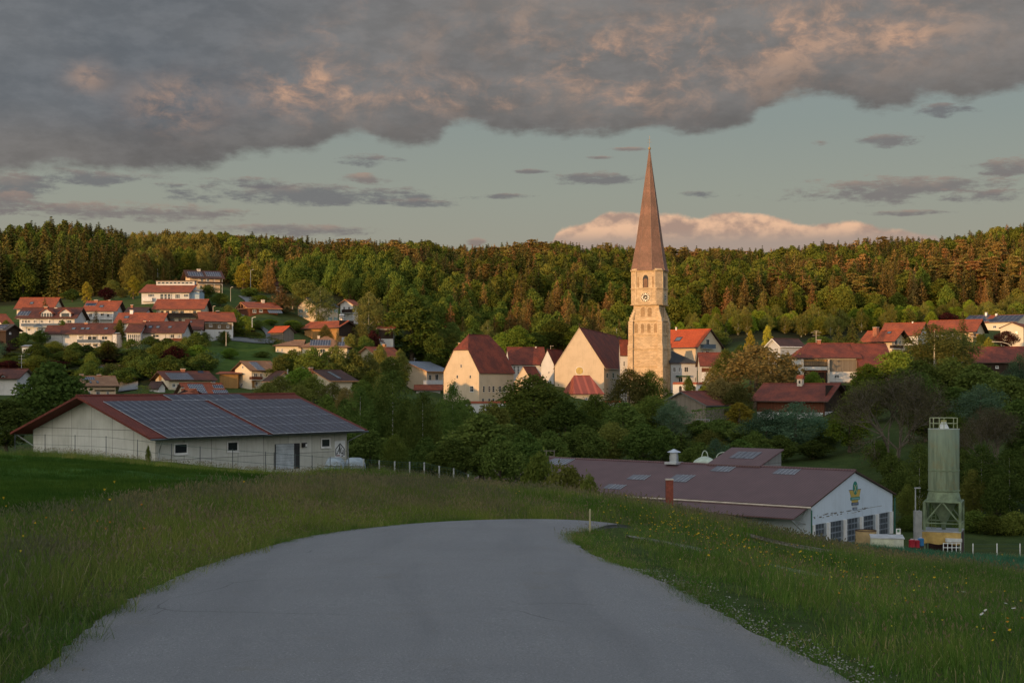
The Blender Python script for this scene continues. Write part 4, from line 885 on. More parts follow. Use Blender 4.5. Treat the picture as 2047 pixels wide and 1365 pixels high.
h.array(162, 754, 190, 759.5, 6, 1); h.skylight(178, 762, 184, 766); h.skylight(192, 762, 198, 766); h.chimney(163, 749, T['brick'], .8); h.chimney(198, 749.5, T['brick'], .8)
h.panel('F', 189, 779, 229, 781, W['dwood'], 'awning', .5); h.window('F', 192, 782, 200, 789); h.window('F', 213, 782, 218, 789); h.window('F', 176, 782, 181, 789); h.window('G', 161, 766, 164, 770)
h = H('blue_roof_house', 'white house whose roof is almost fully dark blue solar panels, behind the tan roof', 'house', 193, 368, 25, 1, 270, ('px', 171), 749, 732, 767, W['white'], R['dark'], oe=.8, og=.6)
h.array(181, 733, 236, 747, 10, 4); h.array(247, 735, 262, 741, 4, 2); h.chimney(238, 730, T['brick'], .6); h.window('F', 255, 753, 260, 764, name='door'); h.window('F', 225, 754, 232, 760)
h = H('green_shed', 'long low shed with green sheet roof beside the blue solar roof', 'shed', 146, 380, 0, 1, 173, ('w', 5), 743, 736.5, 750, W['grey'], R['green'], oe=.3, og=.3, mono=True)
h = H('left_corner_house', 'dull red roof with one small dormer at the left edge beside the big dark tree', 'house', -40, 300, 0, 1, 34, ('w', 10), 758, 739.5, 775, W['white2'], R['brown']); h.dormer(3, 751, 10, 754, 748.5, W['blue'], R['brown'], 1); mb = MB()
c = h.w(h.L * .9, h.Wd / 2, h.zr); mb.tube(c, c + np.array((0, 0, 3.2)), .05, .05, T['steel'], 5)
for k_ in (1.6, 2.4, 3.0): mb.tube(c + np.array((-.7, 0, k_)), c + np.array((.7, 0, k_)), .025, .025, T['steel'], 4)
mb.build('aerial', h.roof)
h = H('brown_gable_house', 'house with brown-purple roof, long skylight strip and pale bargeboards between bushes', 'house', 664, 328, 42, 1, 704, ('px', 603), 763, 741.5, 785, W['cream'], R['dark'], oe=1.0, og=1.4, trim=T['orange'])
h.chimney(604, 736, T['pale'], .7); h.chimney(621, 735.5, T['brick'], .8); h.skylight(652, 743, 684, 757); h.window('G', 625, 760, 630, 766)
h = H('left_brown_gable', 'lower brown roof with sunlit pale bargeboard joined to the skylight-strip house', 'house', 548, 334, 52, -1, 533, ('px', 585), 764, 744, 785, W['cream'], R['dark'], oe=.9, og=1.0, trim=T['orange']); h.chimney(575, 738, T['steel'], .2, cap=False)
h = H('zinc_roof_house', 'cream house with grey sheet-metal roof and shaded balcony left of the tall storehouse', 'house', 853, 446, 42, 1, 897, ('px', 773), 743.5, 724, 782, W['church'], R['metal'], oe=.9, og=1.0, trim=T['orange'])
h.window('G', 816, 734, 820, 740); h.balcony('F', 854, 760, 886, 768, T['white'], 1.4, 2); h.window('F', 857, 749, 862, 760); h.window('F', 870, 748, 876, 760, name='door'); h.window('G', 800, 757, 806, 764)
mb = MB(); c = h.w(h.L * .35, h.Wd / 2, h.zr); mb.tube(c, c + np.array((0, 0, 1.6)), .05, .05, T['steel'], 5); mb.tube(c + np.array((-.5, 0, 1)), c + np.array((.6, 0, 1.2)), .03, .03, T['steel'], 5); mb.build('aerial', h.roof)
h = H('brick_roof_outbuilding', 'low outbuilding with red roof in front of the balcony of the zinc-roofed house', 'house', 832, 438, 2, 1, 880, ('w', 6), 781, 771, 792, W['white2'], R['red'], oe=.5)
# ------------------------------------------------------------------ right of the church
h = H('orange_roof_house', 'tall white house with brilliant orange-red roof right of the church tower', 'house', 1393.5, 460, 30, -1, 1318, ('px', 1442), 695.5, 659, 722, W['church'], R['bright'], oe=.8, og=.8)
h.skylight(1353, 674, 1359, 682); h.balcony('G', 1407, 688, 1431, 697, T['skyl'], 1.3); h.window('G', 1411.5, 678, 1418, 689); h.window('G', 1402, 701, 1406, 707); h.window('G', 1411, 701, 1417, 707); h.chimney(1352, 654.5, T['white'], .4); h.gutter()
h = H('rectory', 'white house with slate-grey half-hipped roof at the foot of the tower', 'house', 1341, 428, 5, 1, 1393, ('w', 12), 727, 698, 767, W['grey'], R['grey'], oe=.6, og=.5, hip=(0, 8))
for a in ((1345.5, 734, 1351, 744), (1356.8, 734, 1360, 744), (1367.5, 733, 1376, 744)): h.window('F', *a)
h.panel('F', 1351, 750.5, 1379, 753, plain('dark_green_awning', (.01, .05, .03)), 'awning', 1.2); h.window('F', 1356, 754, 1365, 764, name='door'); h.window('F', 1388.5, 753, 1392, 764, name='door')
h = H('stable', 'low building with dull red roof, brown boarding and white wall beside the rectory', 'house', 1403, 415, 0, 1, 1458, ('w', 9), 733, 706.5, 765, W['white'], R['church'], oe=.8, og=.7)
h.panel('F', 1402.5, 735.5, 1457, 743.5, W['rwood'], 'boarding'); h.window('F', 1416, 750, 1423, 757)
h = H('long_shed', 'long shed with plain red roof sloping towards the hall, silvered board gable', 'shed', 1411, 290, 50, 1, 1459, ('px', 1318), 812.8, 784.5, 846, W['gwood'], R['church'], oe=.7, og=.7, trim=T['gutter'], mono=False)
h = H('brown_barn', 'barn with wide brown roof, small tower-like chimney and white base below the big farmhouse', 'barn', 1647, 290, 31, -1, 1513, ('px', 1690), 804, 768.5, 838, W['rwood'], R['church'], oe=1.2, og=1.3)
h.panel('F', 1514, 823, 1645, 840, W['white'], 'white_base', .06); h.panel('G', 1649, 823, 1690, 838, W['white'], 'white_base', .06); h.panel('G', 1650, 770, 1690, 822, W['dwood'], 'gable_boards', .05)
mb = MB(); u = solve_t(h.C + h.n * h.vr, h.d, 1602.5); c = h.w(u - .55, h.vr - 1.3, h.zr - 1.2); mb.obox(c, h.d * 1.1, h.n * 1.1, (0, 0, 2.4), T['pale']); c2 = h.w(u, h.vr - .75, h.zr + 1.205)
for s_ in (-1, 1): mb.box8([c2 - h.d * .75 - h.n * .75, c2 + h.d * .75 - h.n * .75, c2 + h.d * .75 + h.n * .0, c2 - h.d * .75 + h.n * .0] if s_ < 0 else [c2 - h.d * .75 + h.n * .004, c2 + h.d * .75 + h.n * .004, c2 + h.d * .75 + h.n * .75, c2 - h.d * .75 + h.n * .75], [p + np.array((0, 0, q)) for p, q in zip([c2 - h.d * .75 - h.n * .75, c2 + h.d * .75 - h.n * .75, c2 + h.d * .75, c2 - h.d * .75] if s_ < 0 else [c2 - h.d * .75 + h.n * .004, c2 + h.d * .75 + h.n * .004, c2 + h.d * .75 + h.n * .75, c2 - h.d * .75 + h.n * .75], (.05, .05, .8, .8) if s_ < 0 else (.8, .8, .05, .05))], R['red'])
mb.obox(h.w(u - .2, h.vr - 1.32, h.zr + .2), h.d * .4, h.n * .02, (0, 0, .6), T['dark']); mb.build('chimney', h.roof)
h = H('big_farmhouse', 'big old farmhouse with sagging red roof, open timber gallery and white-washed stable wall', 'farmhouse', 1602, 345, 2, 1, 1717, ('w', 13), 716.5, 688, 768, W['white'], R['church'], oe=.9, og=.6, hip=(3, 0))
h.panel('F', 1657.5, 718.5, 1717, 742.5, W['gwood'], 'barn_boards', .1); h.window('F', 1667.5, 749, 1678, 756, bars=(1, 1)); h.window('F', 1698, 749.5, 1705, 757); h.panel('F', 1656, 763, 1717, 768, plain('plinth', (.20, .17, .16)), 'plinth', .08)
mb = MB(); a0, a1, b0, b1 = h.fr('F', 1601.5, 718, 1656, 766)
for t in (a0, a1 - .35): h.slabp(mb, 'F', t, t + .35, b0, b1, .3, 1.1, T['pale'])
h.slabp(mb, 'F', a0 + .36, a1 - .36, b0, b1, .01, .03, W['dwood'])
for z0_, z1_, m_ in ((719, 722, W['lwood']), (722.5, 731.5, W['wood']), (733, 739.5, W['white2']), (741, 744, W['rwood'])):
    z_a, z_b = h.hit('F', 1630, z1_)[1], h.hit('F', 1630, z0_)[1]; h.slabp(mb, 'F', a0 + .37, a1 - .37, z_a, z_b, .5, .62, m_)
for i in range(4): h.slabp(mb, 'F', a0 + .5 + i * 1.7, a0 + .66 + i * 1.7, b0, h.hit('F', 1630, 744)[1], .5, .66, W['rwood'])
mb.build('gallery', h.root); h.chimney(1637, 680, T['brick'], .8)
mb = MB(); u = solve_t(h.C + h.n * h.vr, h.d, 1631.5); c = h.w(u, h.vr, h.zr); mb.tube(c, c + np.array((0, 0, 3.4)), .06, .05, T['pale'], 5)
for k_, l_ in ((2.2, .9), (2.9, 1.3), (3.3, .6)): mb.tube(c + np.array((-l_, 0, k_)), c + np.array((l_, 0, k_)), .03, .03, T['pale'], 4)
mb.build('aerial', h.roof)
h = H('farmhouse_wing', 'lower wing of the big farmhouse whose red roof drops further down to brick walls', 'farmhouse', 1718.5, 343, 2, 1, 1788, ('w', 15), 735, 689, 770, W['rwood'], R['church'], oe=.6, og=.2)
h.window('F', 1722, 741, 1727, 748)
h = H('boarded_house', 'dark brown roof with white bargeboard behind the bushes left of the big farmhouse', 'house', 1560, 385, 30, 1, 1604, ('px', 1536), 694, 678, 735, W['grey'], R['dark'], oe=.8, og=.9, trim=T['white']); h.window('F', 1588, 722, 1597, 732)
h = H('overhang_house', 'house with broad dark gable overhang, white balcony gable and brick chimney', 'house', 1783, 410, 48, -1, 1731, ('px', 1809), 684, 661.5, 708, W['church'], R['red'], oe=1.3, og=1.8, trim=W['dwood'])
h.chimney(1751, 655, T['brick'], 1.3, v=1.6); h.balcony('G', 1786, 690, 1806, 697, W['dwood'], 1.2, floor=T['white']); h.window('G', 1788, 680, 1794, 690, name='door'); h.window('G', 1797, 681, 1801, 690); h.skylight(1775, 663, 1780, 667)
h = H('broad_red_house', 'broad red-roofed house with white wall behind the dark gable overhang', 'house', 1835, 455, 18, -1, 1762, ('px', 1856), 671.5, 646.2, 695, W['white'], R['red'], oe=.8, og=.9); h.skylight(1800, 661, 1807, 664); h.window('F', 1815, 677, 1820, 683); h.chimney(1824.5, 643.5, T['white'], .4)
h = H('ridge_red_house', 'red-roofed house with shaded boarded gable and wooden balcony left of the red maple', 'house', 1945, 480, 30, -1, 1853, ('px', 1968), 664, 640, 686, W['church'], R['red'], oe=.9, og=1.4, trim=W['dwood']); h.balcony('F', 1938, 668, 1956, 673, W['lwood'], 1.2); h.balcony('G', 1947, 667, 1966, 673, W['wood'], 1.2); h.window('G', 1950, 660, 1954, 666)
h = H('rooftop_solar_house', 'house crowned by a long blue solar roof at the top right of the village', 'house', 2032, 520, 16, -1, 1937, ('px', 2060), 644, 630.2, 660, W['cream'], R['red'], oe=.6, og=.5)
h.array(1938, 631, 1966, 642.5, 4, 2); h.array(1968, 638, 1990, 642.5, 3, 1); h.array(1992, 631, 2034, 643, 6, 2); h.chimney(1971.5, 625, T['white'], .7); h.chimney(1992, 627.5, T['white'], .7); h.window('F', 1985, 651, 1992, 656)
h = H('cream_gable_house', 'cream gabled house facing left at the right edge beside the red maple', 'house', 2046, 450, 60, 1, 2075, ('px', 2000), 656, 645.5, 688, W['cream'], R['red'], oe=.5, og=.4); h.window('G', 2030, 662, 2034, 668)
h = H('right_long_roof', 'long red-tiled barn roof at the right edge above the dark trees', 'barn', 1946, 350, 0, 1, 2068, ('w', 13), 726, 695, 745, W['dwood'], R['church'], oe=.9, og=.8); h.window('F', 1990, 731, 1996, 736)
# red-capped garden wall below the rectory
mb = MB(); p0, p1 = at(1345, 775, 410), at(1408, 775, 404); d_ = p1 - p0; d_[2] = 0; L_ = np.linalg.norm(d_); d_ /= L_; n_2 = np.array((-d_[1], d_[0], 0)); zt_, zb_ = zat(768, 408), zat(800, 408)
gw = thing('garden_wall', 'white wall with red tiled cap and arched openings below the rectory', 'wall', (p0[0], p0[1], zb_))
mb.obox((0, 0, 0), d_ * L_, n_2 * .6, (0, 0, zt_ - zb_), W['white']); mb.build('wall', gw); mb = MB()
mb.box8([-n_2 * .3 + (0, 0, zt_ - zb_ + .003), d_ * L_ - n_2 * .3 + (0, 0, zt_ - zb_ + .003), d_ * L_ + n_2 * .9 + (0, 0, zt_ - zb_ + .003), n_2 * .9 + (0, 0, zt_ - zb_ + .003)], [n_2 * .2 + (0, 0, zt_ - zb_ + .6), d_ * L_ + n_2 * .2 + (0, 0, zt_ - zb_ + .6), d_ * L_ + n_2 * .4 + (0, 0, zt_ - zb_ + .6), n_2 * .4 + (0, 0, zt_ - zb_ + .6)], R['red']); mb.build('tiled_cap', gw)
for i in range(4):
    mb = MB(); c = d_ * (L_ * (.2 + .22 * i)) - n_2 * .03 + np.array((0, 0, zt_ - zb_ - 2.2)); mb.obox(c, d_ * .9, n_2 * .02, (0, 0, 1.3), T['dark']); mb.tube(c + d_ * .45 + (0, 0, 1.3), c + d_ * .45 + n_2 * .02 + (0, 0, 1.3), .45, .45, T['dark'], 12); mb.build('arched_opening', gw)
# ------------------------------------------------------------------ church, storehouse, convent wing
h = H('storehouse', 'tall storehouse with steep half-hipped red roof, sunlit gable and rows of narrow windows', 'building', 957.6, 415, 52, 1, 1027, ('px', 886.8), 747, 669.8, 822, W['church'], R['church'], oe=.35, og=.25, hip=(3.4, 3.4, .42, .42), trim=T['brown'], th=.18)
for a in ((920.5, 728, 923.5, 735), (912.5, 749.5, 916, 756.5), (938.5, 749.5, 942, 756.5)): h.window('G', *a, bars=(0, 0), frame=T['trim'], sill=False)
h.window('G', 903, 770.5, 909.5, 782.5, bars=(1, 1)); h.window('G', 939.8, 771, 947, 783, bars=(1, 1))
for x in (964.5, 975.8, 984, 997, 1005.5): h.window('F', x, 771.5, x + 4.4, 783.5, bars=(0, 2), frame=T['trim'])
for x in (963, 975.5, 984, 997): h.window('F', x, 796.5, x + 4.6, 808, bars=(0, 2), frame=T['trim'])
h.chimney(919, 686, T['orange'], .6, v=h.Wd * .72)
h = H('convent_wing', 'long convent wing with dark red roof between the storehouse and the church', 'building', 1020, 438, 8, 1, 1092, ('w', 12), 730, 695.5, 775, W['white'], R['church'], oe=.6, og=.3)
for x in (1026, 1034): h.window('F', x, 731.5, x + 4.5, 748, bars=(1, 2))
h.window('F', 1043, 734, 1048, 746, bars=(1, 2)); h.chimney(1071, 693.5, T['white'], .4); mb = MB(); h.w
h = H('convent_cross_wing', 'cross wing with shaded white gable wall against the church nave', 'building', 1107, 433, 60, 1, 1135, ('px', 1082), 732, 700, 775, W['white'], R['church'], oe=.4, og=.2); h.window('G', 1096, 742, 1099, 748)
mb = MB(); c = h.w(2, h.Wd / 2, h.zr); mb.tube(c, c + np.array((0, 0, 1.5)), .06, .05, T['pale'], 5); mb.tube(c + np.array((0, 0, 1.2)), c + np.array((1.0, 0, 1.4)), .04, .04, T['pale'], 5); mb.build('aerial', h.roof)
h = H('small_gable_wing', 'small gabled wing with steep dark red roof just right of the storehouse', 'building', 1063, 418, 55, 1, 1087, ('px', 1029.5), 765, 734.5, 800, W['church'], R['church'], oe=.2, og=.2, trim=W['church']); h.window('G', 1046, 752, 1048.5, 757)
h = H('church_nave', 'church nave with tall plain sunlit gable, round yellow window and steep dark red roof', 'church', 1207.3, 425, 66, 1, 1283, ('px', 1109), 737.5, 656, 805, W['church'], R['church'], oe=.5, og=.18, trim=W['church'], th=.2)
mb = MB(); a, z = h.hit('G', 1158.5, 741); r = 1.12
for k_, rr, o_ in ((0, r + .22, .04), (1, r, .07)):
    pts = [h.P('G', a + rr * cos(t * pi / 14), z + rr * sin(t * pi / 14), o_) for t in range(28)]; q = [p + h.d * (o_ - .005) for p in pts]; i0 = len(mb.v); mm = T['trim'] if k_ == 0 else plain('yellow_glass', (.42, .34, .10), .3)
    mb.poly(pts, mm)
    for j in range(28): mb.poly([pts[j], pts[(j + 1) % 28], q[(j + 1) % 28], q[j]], mm)
for t in np.linspace(-.8, .8, 5): l_ = sqrt(1 - t * t) * r; stroke(mb, h, 'G', [(a + t * r, z - l_), (a + t * r, z + l_)], .05, .072, .09, T['orange']); stroke(mb, h, 'G', [(a - l_, z + t * r), (a + l_, z + t * r)], .05, .0725, .09, T['orange'])
mb.build('round_window', h.root)
mb = MB(); c = h.w(-.1, h.Wd / 2, h.zr + .3); mb.tube(c, c + np.array((0, 0, 1.3)), .07, .05, T['brown'], 5); mb.tube(c + np.array((-.4, 0, .9)), c + np.array((.4, 0, .9)), .05, .05, T['brown'], 5); mb.build('gable_cross', h.root)
mb = MB(); c = h.w(h.L * .86, h.Wd / 2, h.zr); mb.tube(c, c + np.array((0, 0, 2.4)), .06, .04, T['pale'], 5); mb.lathe(c, [(0, 2.3), (.2, 2.5), (0, 2.8)], T['pale'], 8); mb.build('finial', h.roof)
h.window('F', 1212, 745, 1215, 756, bars=(0, 0)); h.window('F', 1224, 745, 1227, 756, bars=(0, 0))
CH = h
h = H('sacristy', 'low red-roofed sacristy squeezed between the church nave and the tower', 'church', 1240, 430, 0, 1, 1258, ('w', 5), 712, 681, 790, W['white'], R['church'], oe=.3, og=.1); h.window('F', 1246, 722, 1249, 732, bars=(0, 0))
h = H('porch_chapel', 'low chapel with hipped red sheet roof in front of the church gable', 'chapel', 1148, 405, 12, 1, 1206, ('w', 13), 789, 752.5, 806, W['church'], corr('red_sheet_roof', (.26, .065, .04), 2.2, .1, .5, 1.5), oe=.4, og=.3, hip=(1.5, 2.2)); h.window('F', 1170, 795, 1174, 800)
# churchyard wall with red cap
p0, p1 = at(930, 815, 398), at(1240, 815, 412); d_ = p1 - p0; d_[2] = 0; L_ = np.linalg.norm(d_); d_ /= L_; n_2 = np.array((-d_[1], d_[0], 0)); zt_, zb_ = zat(806, 400), zat(835, 400)
gw = thing('churchyard_wall', 'white churchyard wall with red tile cap seen through the trees in front of the church', 'wall', (p0[0], p0[1], zb_)); mb = MB()
mb.obox((0, 0, 0), d_ * L_, n_2 * .6, (0, 0, zt_ - zb_), W['white']); mb.build('wall', gw); mb = MB(); k_ = zt_ - zb_ + .003
mb.box8([-n_2 * .3 + (0, 0, k_), d_ * L_ - n_2 * .3 + (0, 0, k_), d_ * L_ + n_2 * .9 + (0, 0, k_), n_2 * .9 + (0, 0, k_)], [n_2 * .2 + (0, 0, k_ + .6), d_ * L_ + n_2 * .2 + (0, 0, k_ + .6), d_ * L_ + n_2 * .4 + (0, 0, k_ + .6), n_2 * .4 + (0, 0, k_ + .6)], R['red']); mb.build('tiled_cap', gw)

# tower
def tower():
    aa = radians(70); d = np.array([cos(aa), sin(aa), 0]); n = np.array([-sin(aa), cos(aa), 0])
    Cn = at(1324.5, YH, 420); S = solve_t(Cn, n, 1254.5)
    z = lambda py: zat(py, 423) - z0
    z0 = zat(800, 423)
    ctr = Cn + d * S / 2 + n * S / 2; ctr[2] = z0
    root = thing('church_tower', 'tall brick and stone church tower with clock, blind arches and slender eight-sided shingled spire', 'church tower', ctr)
    ST = stone('tower_stone', (.66, .50, .33)); ST2 = stone('tower_trim_stone', (.72, .56, .38))
    Pt = lambda u, v, zz: d * u + n * v + np.array((0, 0, zz))
    def sq(mb, h0, h1, s0, s1, m, cham=0.0, cham1=None):
        def ring(s_, zz, c):
            if c <= 0: return [Pt(-s_, -s_, zz), Pt(s_, -s_, zz), Pt(s_, s_, zz), Pt(-s_, s_, zz)]
            return [Pt(-s_ + c, -s_, zz), Pt(s_ - c, -s_, zz), Pt(s_, -s_ + c, zz), Pt(s_, s_ - c, zz), Pt(s_ - c, s_, zz), Pt(-s_ + c, s_, zz), Pt(-s_, s_ - c, zz), Pt(-s_, -s_ + c, zz)]
        A_, B_ = ring(s0, h0, cham), ring(s1, h1, cham if cham1 is None else cham1); k = len(A_)
        for j in range(k): mb.poly([A_[j], A_[(j + 1) % k], B_[(j + 1) % k], B_[j]], m)
        mb.poly(A_[::-1], m); mb.poly(B_, m)
    s = S / 2 - .55
    mb = MB()
    st = [(-6, z(731), s), (z(731), z(696.5), s - .12), (z(696.5), z(668), s - .24), (z(668), z(640), s - .4)]
    for a, b, q in st: sq(mb, a, b - .3, q, q, ST)
    sq(mb, z(640) - .3, z(608), s - .75, s - .95, ST)
    sq(mb, z(608), z(576), 4.75, 4.7, ST, 1.45); sq(mb, z(576), z(537), 4.62, 4.62, ST, 1.45)
    mb.build('shaft', root)
    # string courses
    for py, q, c in ((731, s + .22, 0), (696.5, s + .12, 0), (668, s + .02, 0), (640, s - .05, 0), (608, 4.95, 1.5), (576, 4.9, 1.5), (540, 4.95, 1.5)):
        mb = MB(); sq(mb, z(py) - .3, z(py) + .02, q + .0, q + .12, ST2, c); mb.build('string_course', root)
    # corner buttresses with sloping caps
    for su in (-1, 1):
        for sv in (-1, 1):
            mb = MB()
            for (hb, ht, r_, w_) in ((-6, z(731), S / 2 + .10, 1.7), (z(731), z(690), S / 2 - .02, 1.55), (z(690), z(643), S / 2 - .18, 1.4)):
                c = Pt(su * (r_ - w_), sv * (r_ - w_), hb); mb.obox(c, d * su * w_, n * sv * w_, (0, 0, ht - hb), ST)
                c = Pt(su * (r_ - w_ - .0), sv * (r_ - w_), ht + .002); q0 = [c, c + d * su * w_, c + d * su * w_ + n * sv * w_, c + n * sv * w_]; q1 = [c + np.array((0, 0, 1.1)), c + d * su * w_ * .8 + np.array((0, 0, .4)), c + (d * su + n * sv) * w_ * .78 + np.array((0, 0, .35)), c + n * sv * w_ * .8 + np.array((0, 0, .4))]
                mb.box8(q0, q1, ST2)
            # stepped pinnacle climbing the octagon stage
            for k in range(6):
                r_ = S / 2 - .45 - k * .27; hb = z(640) + .2 + k * .75; w_ = 1.0 - k * .08; c = Pt(su * (r_ - w_), sv * (r_ - w_), hb - .8); mb.obox(c, d * su * w_, n * sv * w_, (0, 0, 1.5), ST2)
            mb.build('buttress', root)
    # blind arches and windows on the four faces
    def face(fi):
        if fi == 0: return -d, n, +1       # front
        if fi == 1: return -n, -d, 1       # right
        if fi == 2: return d, -n, 1
        return n, d, 1
    for fi in range(4):
        out, al, _ = face(fi); al = np.array(al)
        def bx(mb, t0, t1, za, zb, o0, o1, m): mb.obox(out * o0 + al * t0 + np.array((0, 0, za)), al * (t1 - t0), out * (o1 - o0), (0, 0, zb - za), m)
        def arch(mb, tc, hw, za, zb, o, m, point=1.25, n_=7, dep=.06):
            pts = [(tc - hw, za), (tc + hw, za), (tc + hw, zb - hw * point)]
            for k in range(1, n_):
                t = k / n_; pts.append((tc + hw * (1 - t) ** .8 if False else tc + hw * cos(t * pi / 2), zb - hw * point + hw * point * sin(t * pi / 2) ** (1.0 / 1.0)))
            pts.append((tc, zb)); pts += [(2 * tc - a_, b_) for a_, b_ in pts[-2:2:-1]] + [(tc - hw, zb - hw * point)]
            P3 = [out * o + al * a_ + np.array((0, 0, b_)) for a_, b_ in pts]; B3 = [p - out * dep for p in P3]
            mb.poly(P3, m)
            for j in range(len(P3)): mb.poly([P3[j], P3[(j + 1) % len(P3)], B3[(j + 1) % len(P3)], B3[j]], m)
        stage_s = s - .4
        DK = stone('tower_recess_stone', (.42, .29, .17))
        for i in range(4):
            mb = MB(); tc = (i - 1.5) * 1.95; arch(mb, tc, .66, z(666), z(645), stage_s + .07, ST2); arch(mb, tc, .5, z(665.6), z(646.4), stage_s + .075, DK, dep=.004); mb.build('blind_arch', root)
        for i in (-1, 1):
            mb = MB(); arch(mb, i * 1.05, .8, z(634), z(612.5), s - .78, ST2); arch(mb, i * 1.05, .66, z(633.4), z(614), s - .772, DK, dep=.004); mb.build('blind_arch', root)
        # belfry opening
        mb = MB(); arch(mb, 0, 1.15, z(575.5), z(547), 4.72, ST2, 1.3); arch(mb, 0, .86, z(575), z(550), 4.725, T['dark'], 1.3, dep=.004)
        arch(mb, 0, .62, z(575), z(557), 4.74, plain('belfry_louvre', (.16, .085, .05)), 1.0, dep=.01); mb.build('belfry_window', root)
        for i in (-1, 1):
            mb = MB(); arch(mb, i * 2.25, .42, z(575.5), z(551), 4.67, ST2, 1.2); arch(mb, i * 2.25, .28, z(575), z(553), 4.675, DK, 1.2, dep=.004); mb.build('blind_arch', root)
            mb = MB(); bx(mb, i * 2.95 - .12, i * 2.95 + .12, z(606), z(542), 4.6, 4.85, ST2); bx(mb, i * 1.75 - .1, i * 1.75 + .1, z(606), z(577), 4.6, 4.82, ST2); mb.build('lesene', root)
        # frieze of small arches under the spire
        mb = MB()
        for i in range(9): bx(mb, -3.0 + i * .68, -3.0 + i * .68 + .34, z(543.6), z(541.2), 4.63, 4.78, ST2)
        mb.build('arch_frieze', root)
        # clock
        mb = MB(); cz = z(594.5); R_ = 1.28; o = 4.86
        bx(mb, -1.6, 1.6, cz - 1.6, cz + 1.6, 4.6, o - .05, ST2)
        face_m = plain('clock_dark', (.03, .025, .02)); gold = plain('clock_numerals', (.75, .70, .58), .4)
        def disc(r, oo, m, nn=32):
            P3 = [out * oo + al * r * cos(2 * pi * k / nn) + np.array((0, 0, cz + r * sin(2 * pi * k / nn))) for k in range(nn)]; mb.poly(P3, m)
            for j in range(nn): mb.poly([P3[j], P3[(j + 1) % nn], P3[(j + 1) % nn] - out * .03, P3[j] - out * .03], m)
        disc(R_ + .1, o - .02, plain('clock_ring', (.35, .27, .17))); disc(R_, o, face_m); cl = mb.build('clock', root)
        mb = MB()
        for k in range(12):
            t = pi / 2 - k * pi / 6; a_ = np.array((cos(t), sin(t))); b_ = np.array((-sin(t), cos(t)))
            def q(r, w_): v = a_ * r + b_ * w_; return out * (o + .01) + al * v[0] + np.array((0, 0, cz + v[1]))
            w_ = .13 if k % 3 else .19
            mb.poly([q(.72, -w_), q(.72, w_), q(1.2, w_), q(1.2, -w_)], gold)
        mb.build('numerals', cl); mb = MB()
        for ang, l_, w_ in ((radians(-65), .75, .09), (radians(187), 1.1, .06)):      # about twenty to six
            a_ = np.array((cos(ang), sin(ang))); b_ = np.array((-sin(ang), cos(ang)))
            def q(r, ww): v = a_ * r + b_ * ww; return out * (o + .03) + al * v[0] + np.array((0, 0, cz + v[1]))
            mb.poly([q(-.2, -w_), q(-.2, w_), q(l_, w_ * .5), q(l_, -w_ * .5)], gold)
        mb.build('clock_hand', cl)
    # spire
    mb = MB(); zb, zt = z(538.5), z(296); prof = [(5.35, zb - .35), (5.0, zb + .6), (4.55, zb + 3), (3.62, zb + 9), (2.52, zb + 17.5), (1.35, zb + 26.5), (.62, zb + 32), (.14, zt)]
    rot = math.atan2(d[1], d[0]) + pi / 8
    for (r0, h0), (r1, h1) in zip(prof[:-1], prof[1:]):
        for k in range(8):
            a_, b_ = rot + k * pi / 4, rot + (k + 1) * pi / 4; c_ = 1 / cos(pi / 8)
            f = lambda r, t, hh: (r * c_ * cos(t), r * c_ * sin(t), hh); mb.poly([f(r0, a_, h0), f(r0, b_, h0), f(r1, b_, h1), f(r1, a_, h1)], R['shingle'])
    mb.poly([(prof[0][0] / cos(pi / 8) * cos(rot + k * pi / 4), prof[0][0] / cos(pi / 8) * sin(rot + k * pi / 4), prof[0][1]) for k in range(8)][::-1], T['brown'])
    sp = mb.build('spire', root)
    mb = MB()
    for k in range(8):
        t = rot + k * pi / 4
        for (r0, h0), (r1, h1) in zip(prof[:-1], prof[1:]):
            c_ = 1 / cos(pi / 8); mb.tube((r0 * c_ * cos(t), r0 * c_ * sin(t), h0), (r1 * c_ * cos(t), r1 * c_ * sin(t), h1), .07, .06, plain('ridge_lead', (.22, .15, .12)), 4, False)
    mb.build('spire_ridges', sp)
    mb = MB(); G = plain('gilded_metal', (.34, .25, .13), .5, .4); mb.lathe((0, 0, zt), [(.1, -.6), (.12, 0), (.35, .15), (.45, .45), (.35, .75), (.1, .9), (.07, 1.2)], G, 12); mb.build('gilded_ball', sp)
    mb = MB(); mb.tube((0, 0, zt + 1), (0, 0, zt + 4.3), .04, .03, G, 6); e = np.array((cos(radians(20)), -sin(radians(20)), 0))
    for hh, l_ in ((2.3, .75), (3.1, .5)): mb.tube(e * -l_ + np.array((0, 0, zt + hh)), e * l_ + np.array((0, 0, zt + hh)), .035, .035, G, 6)
    mb.build('cross', sp)
tower()
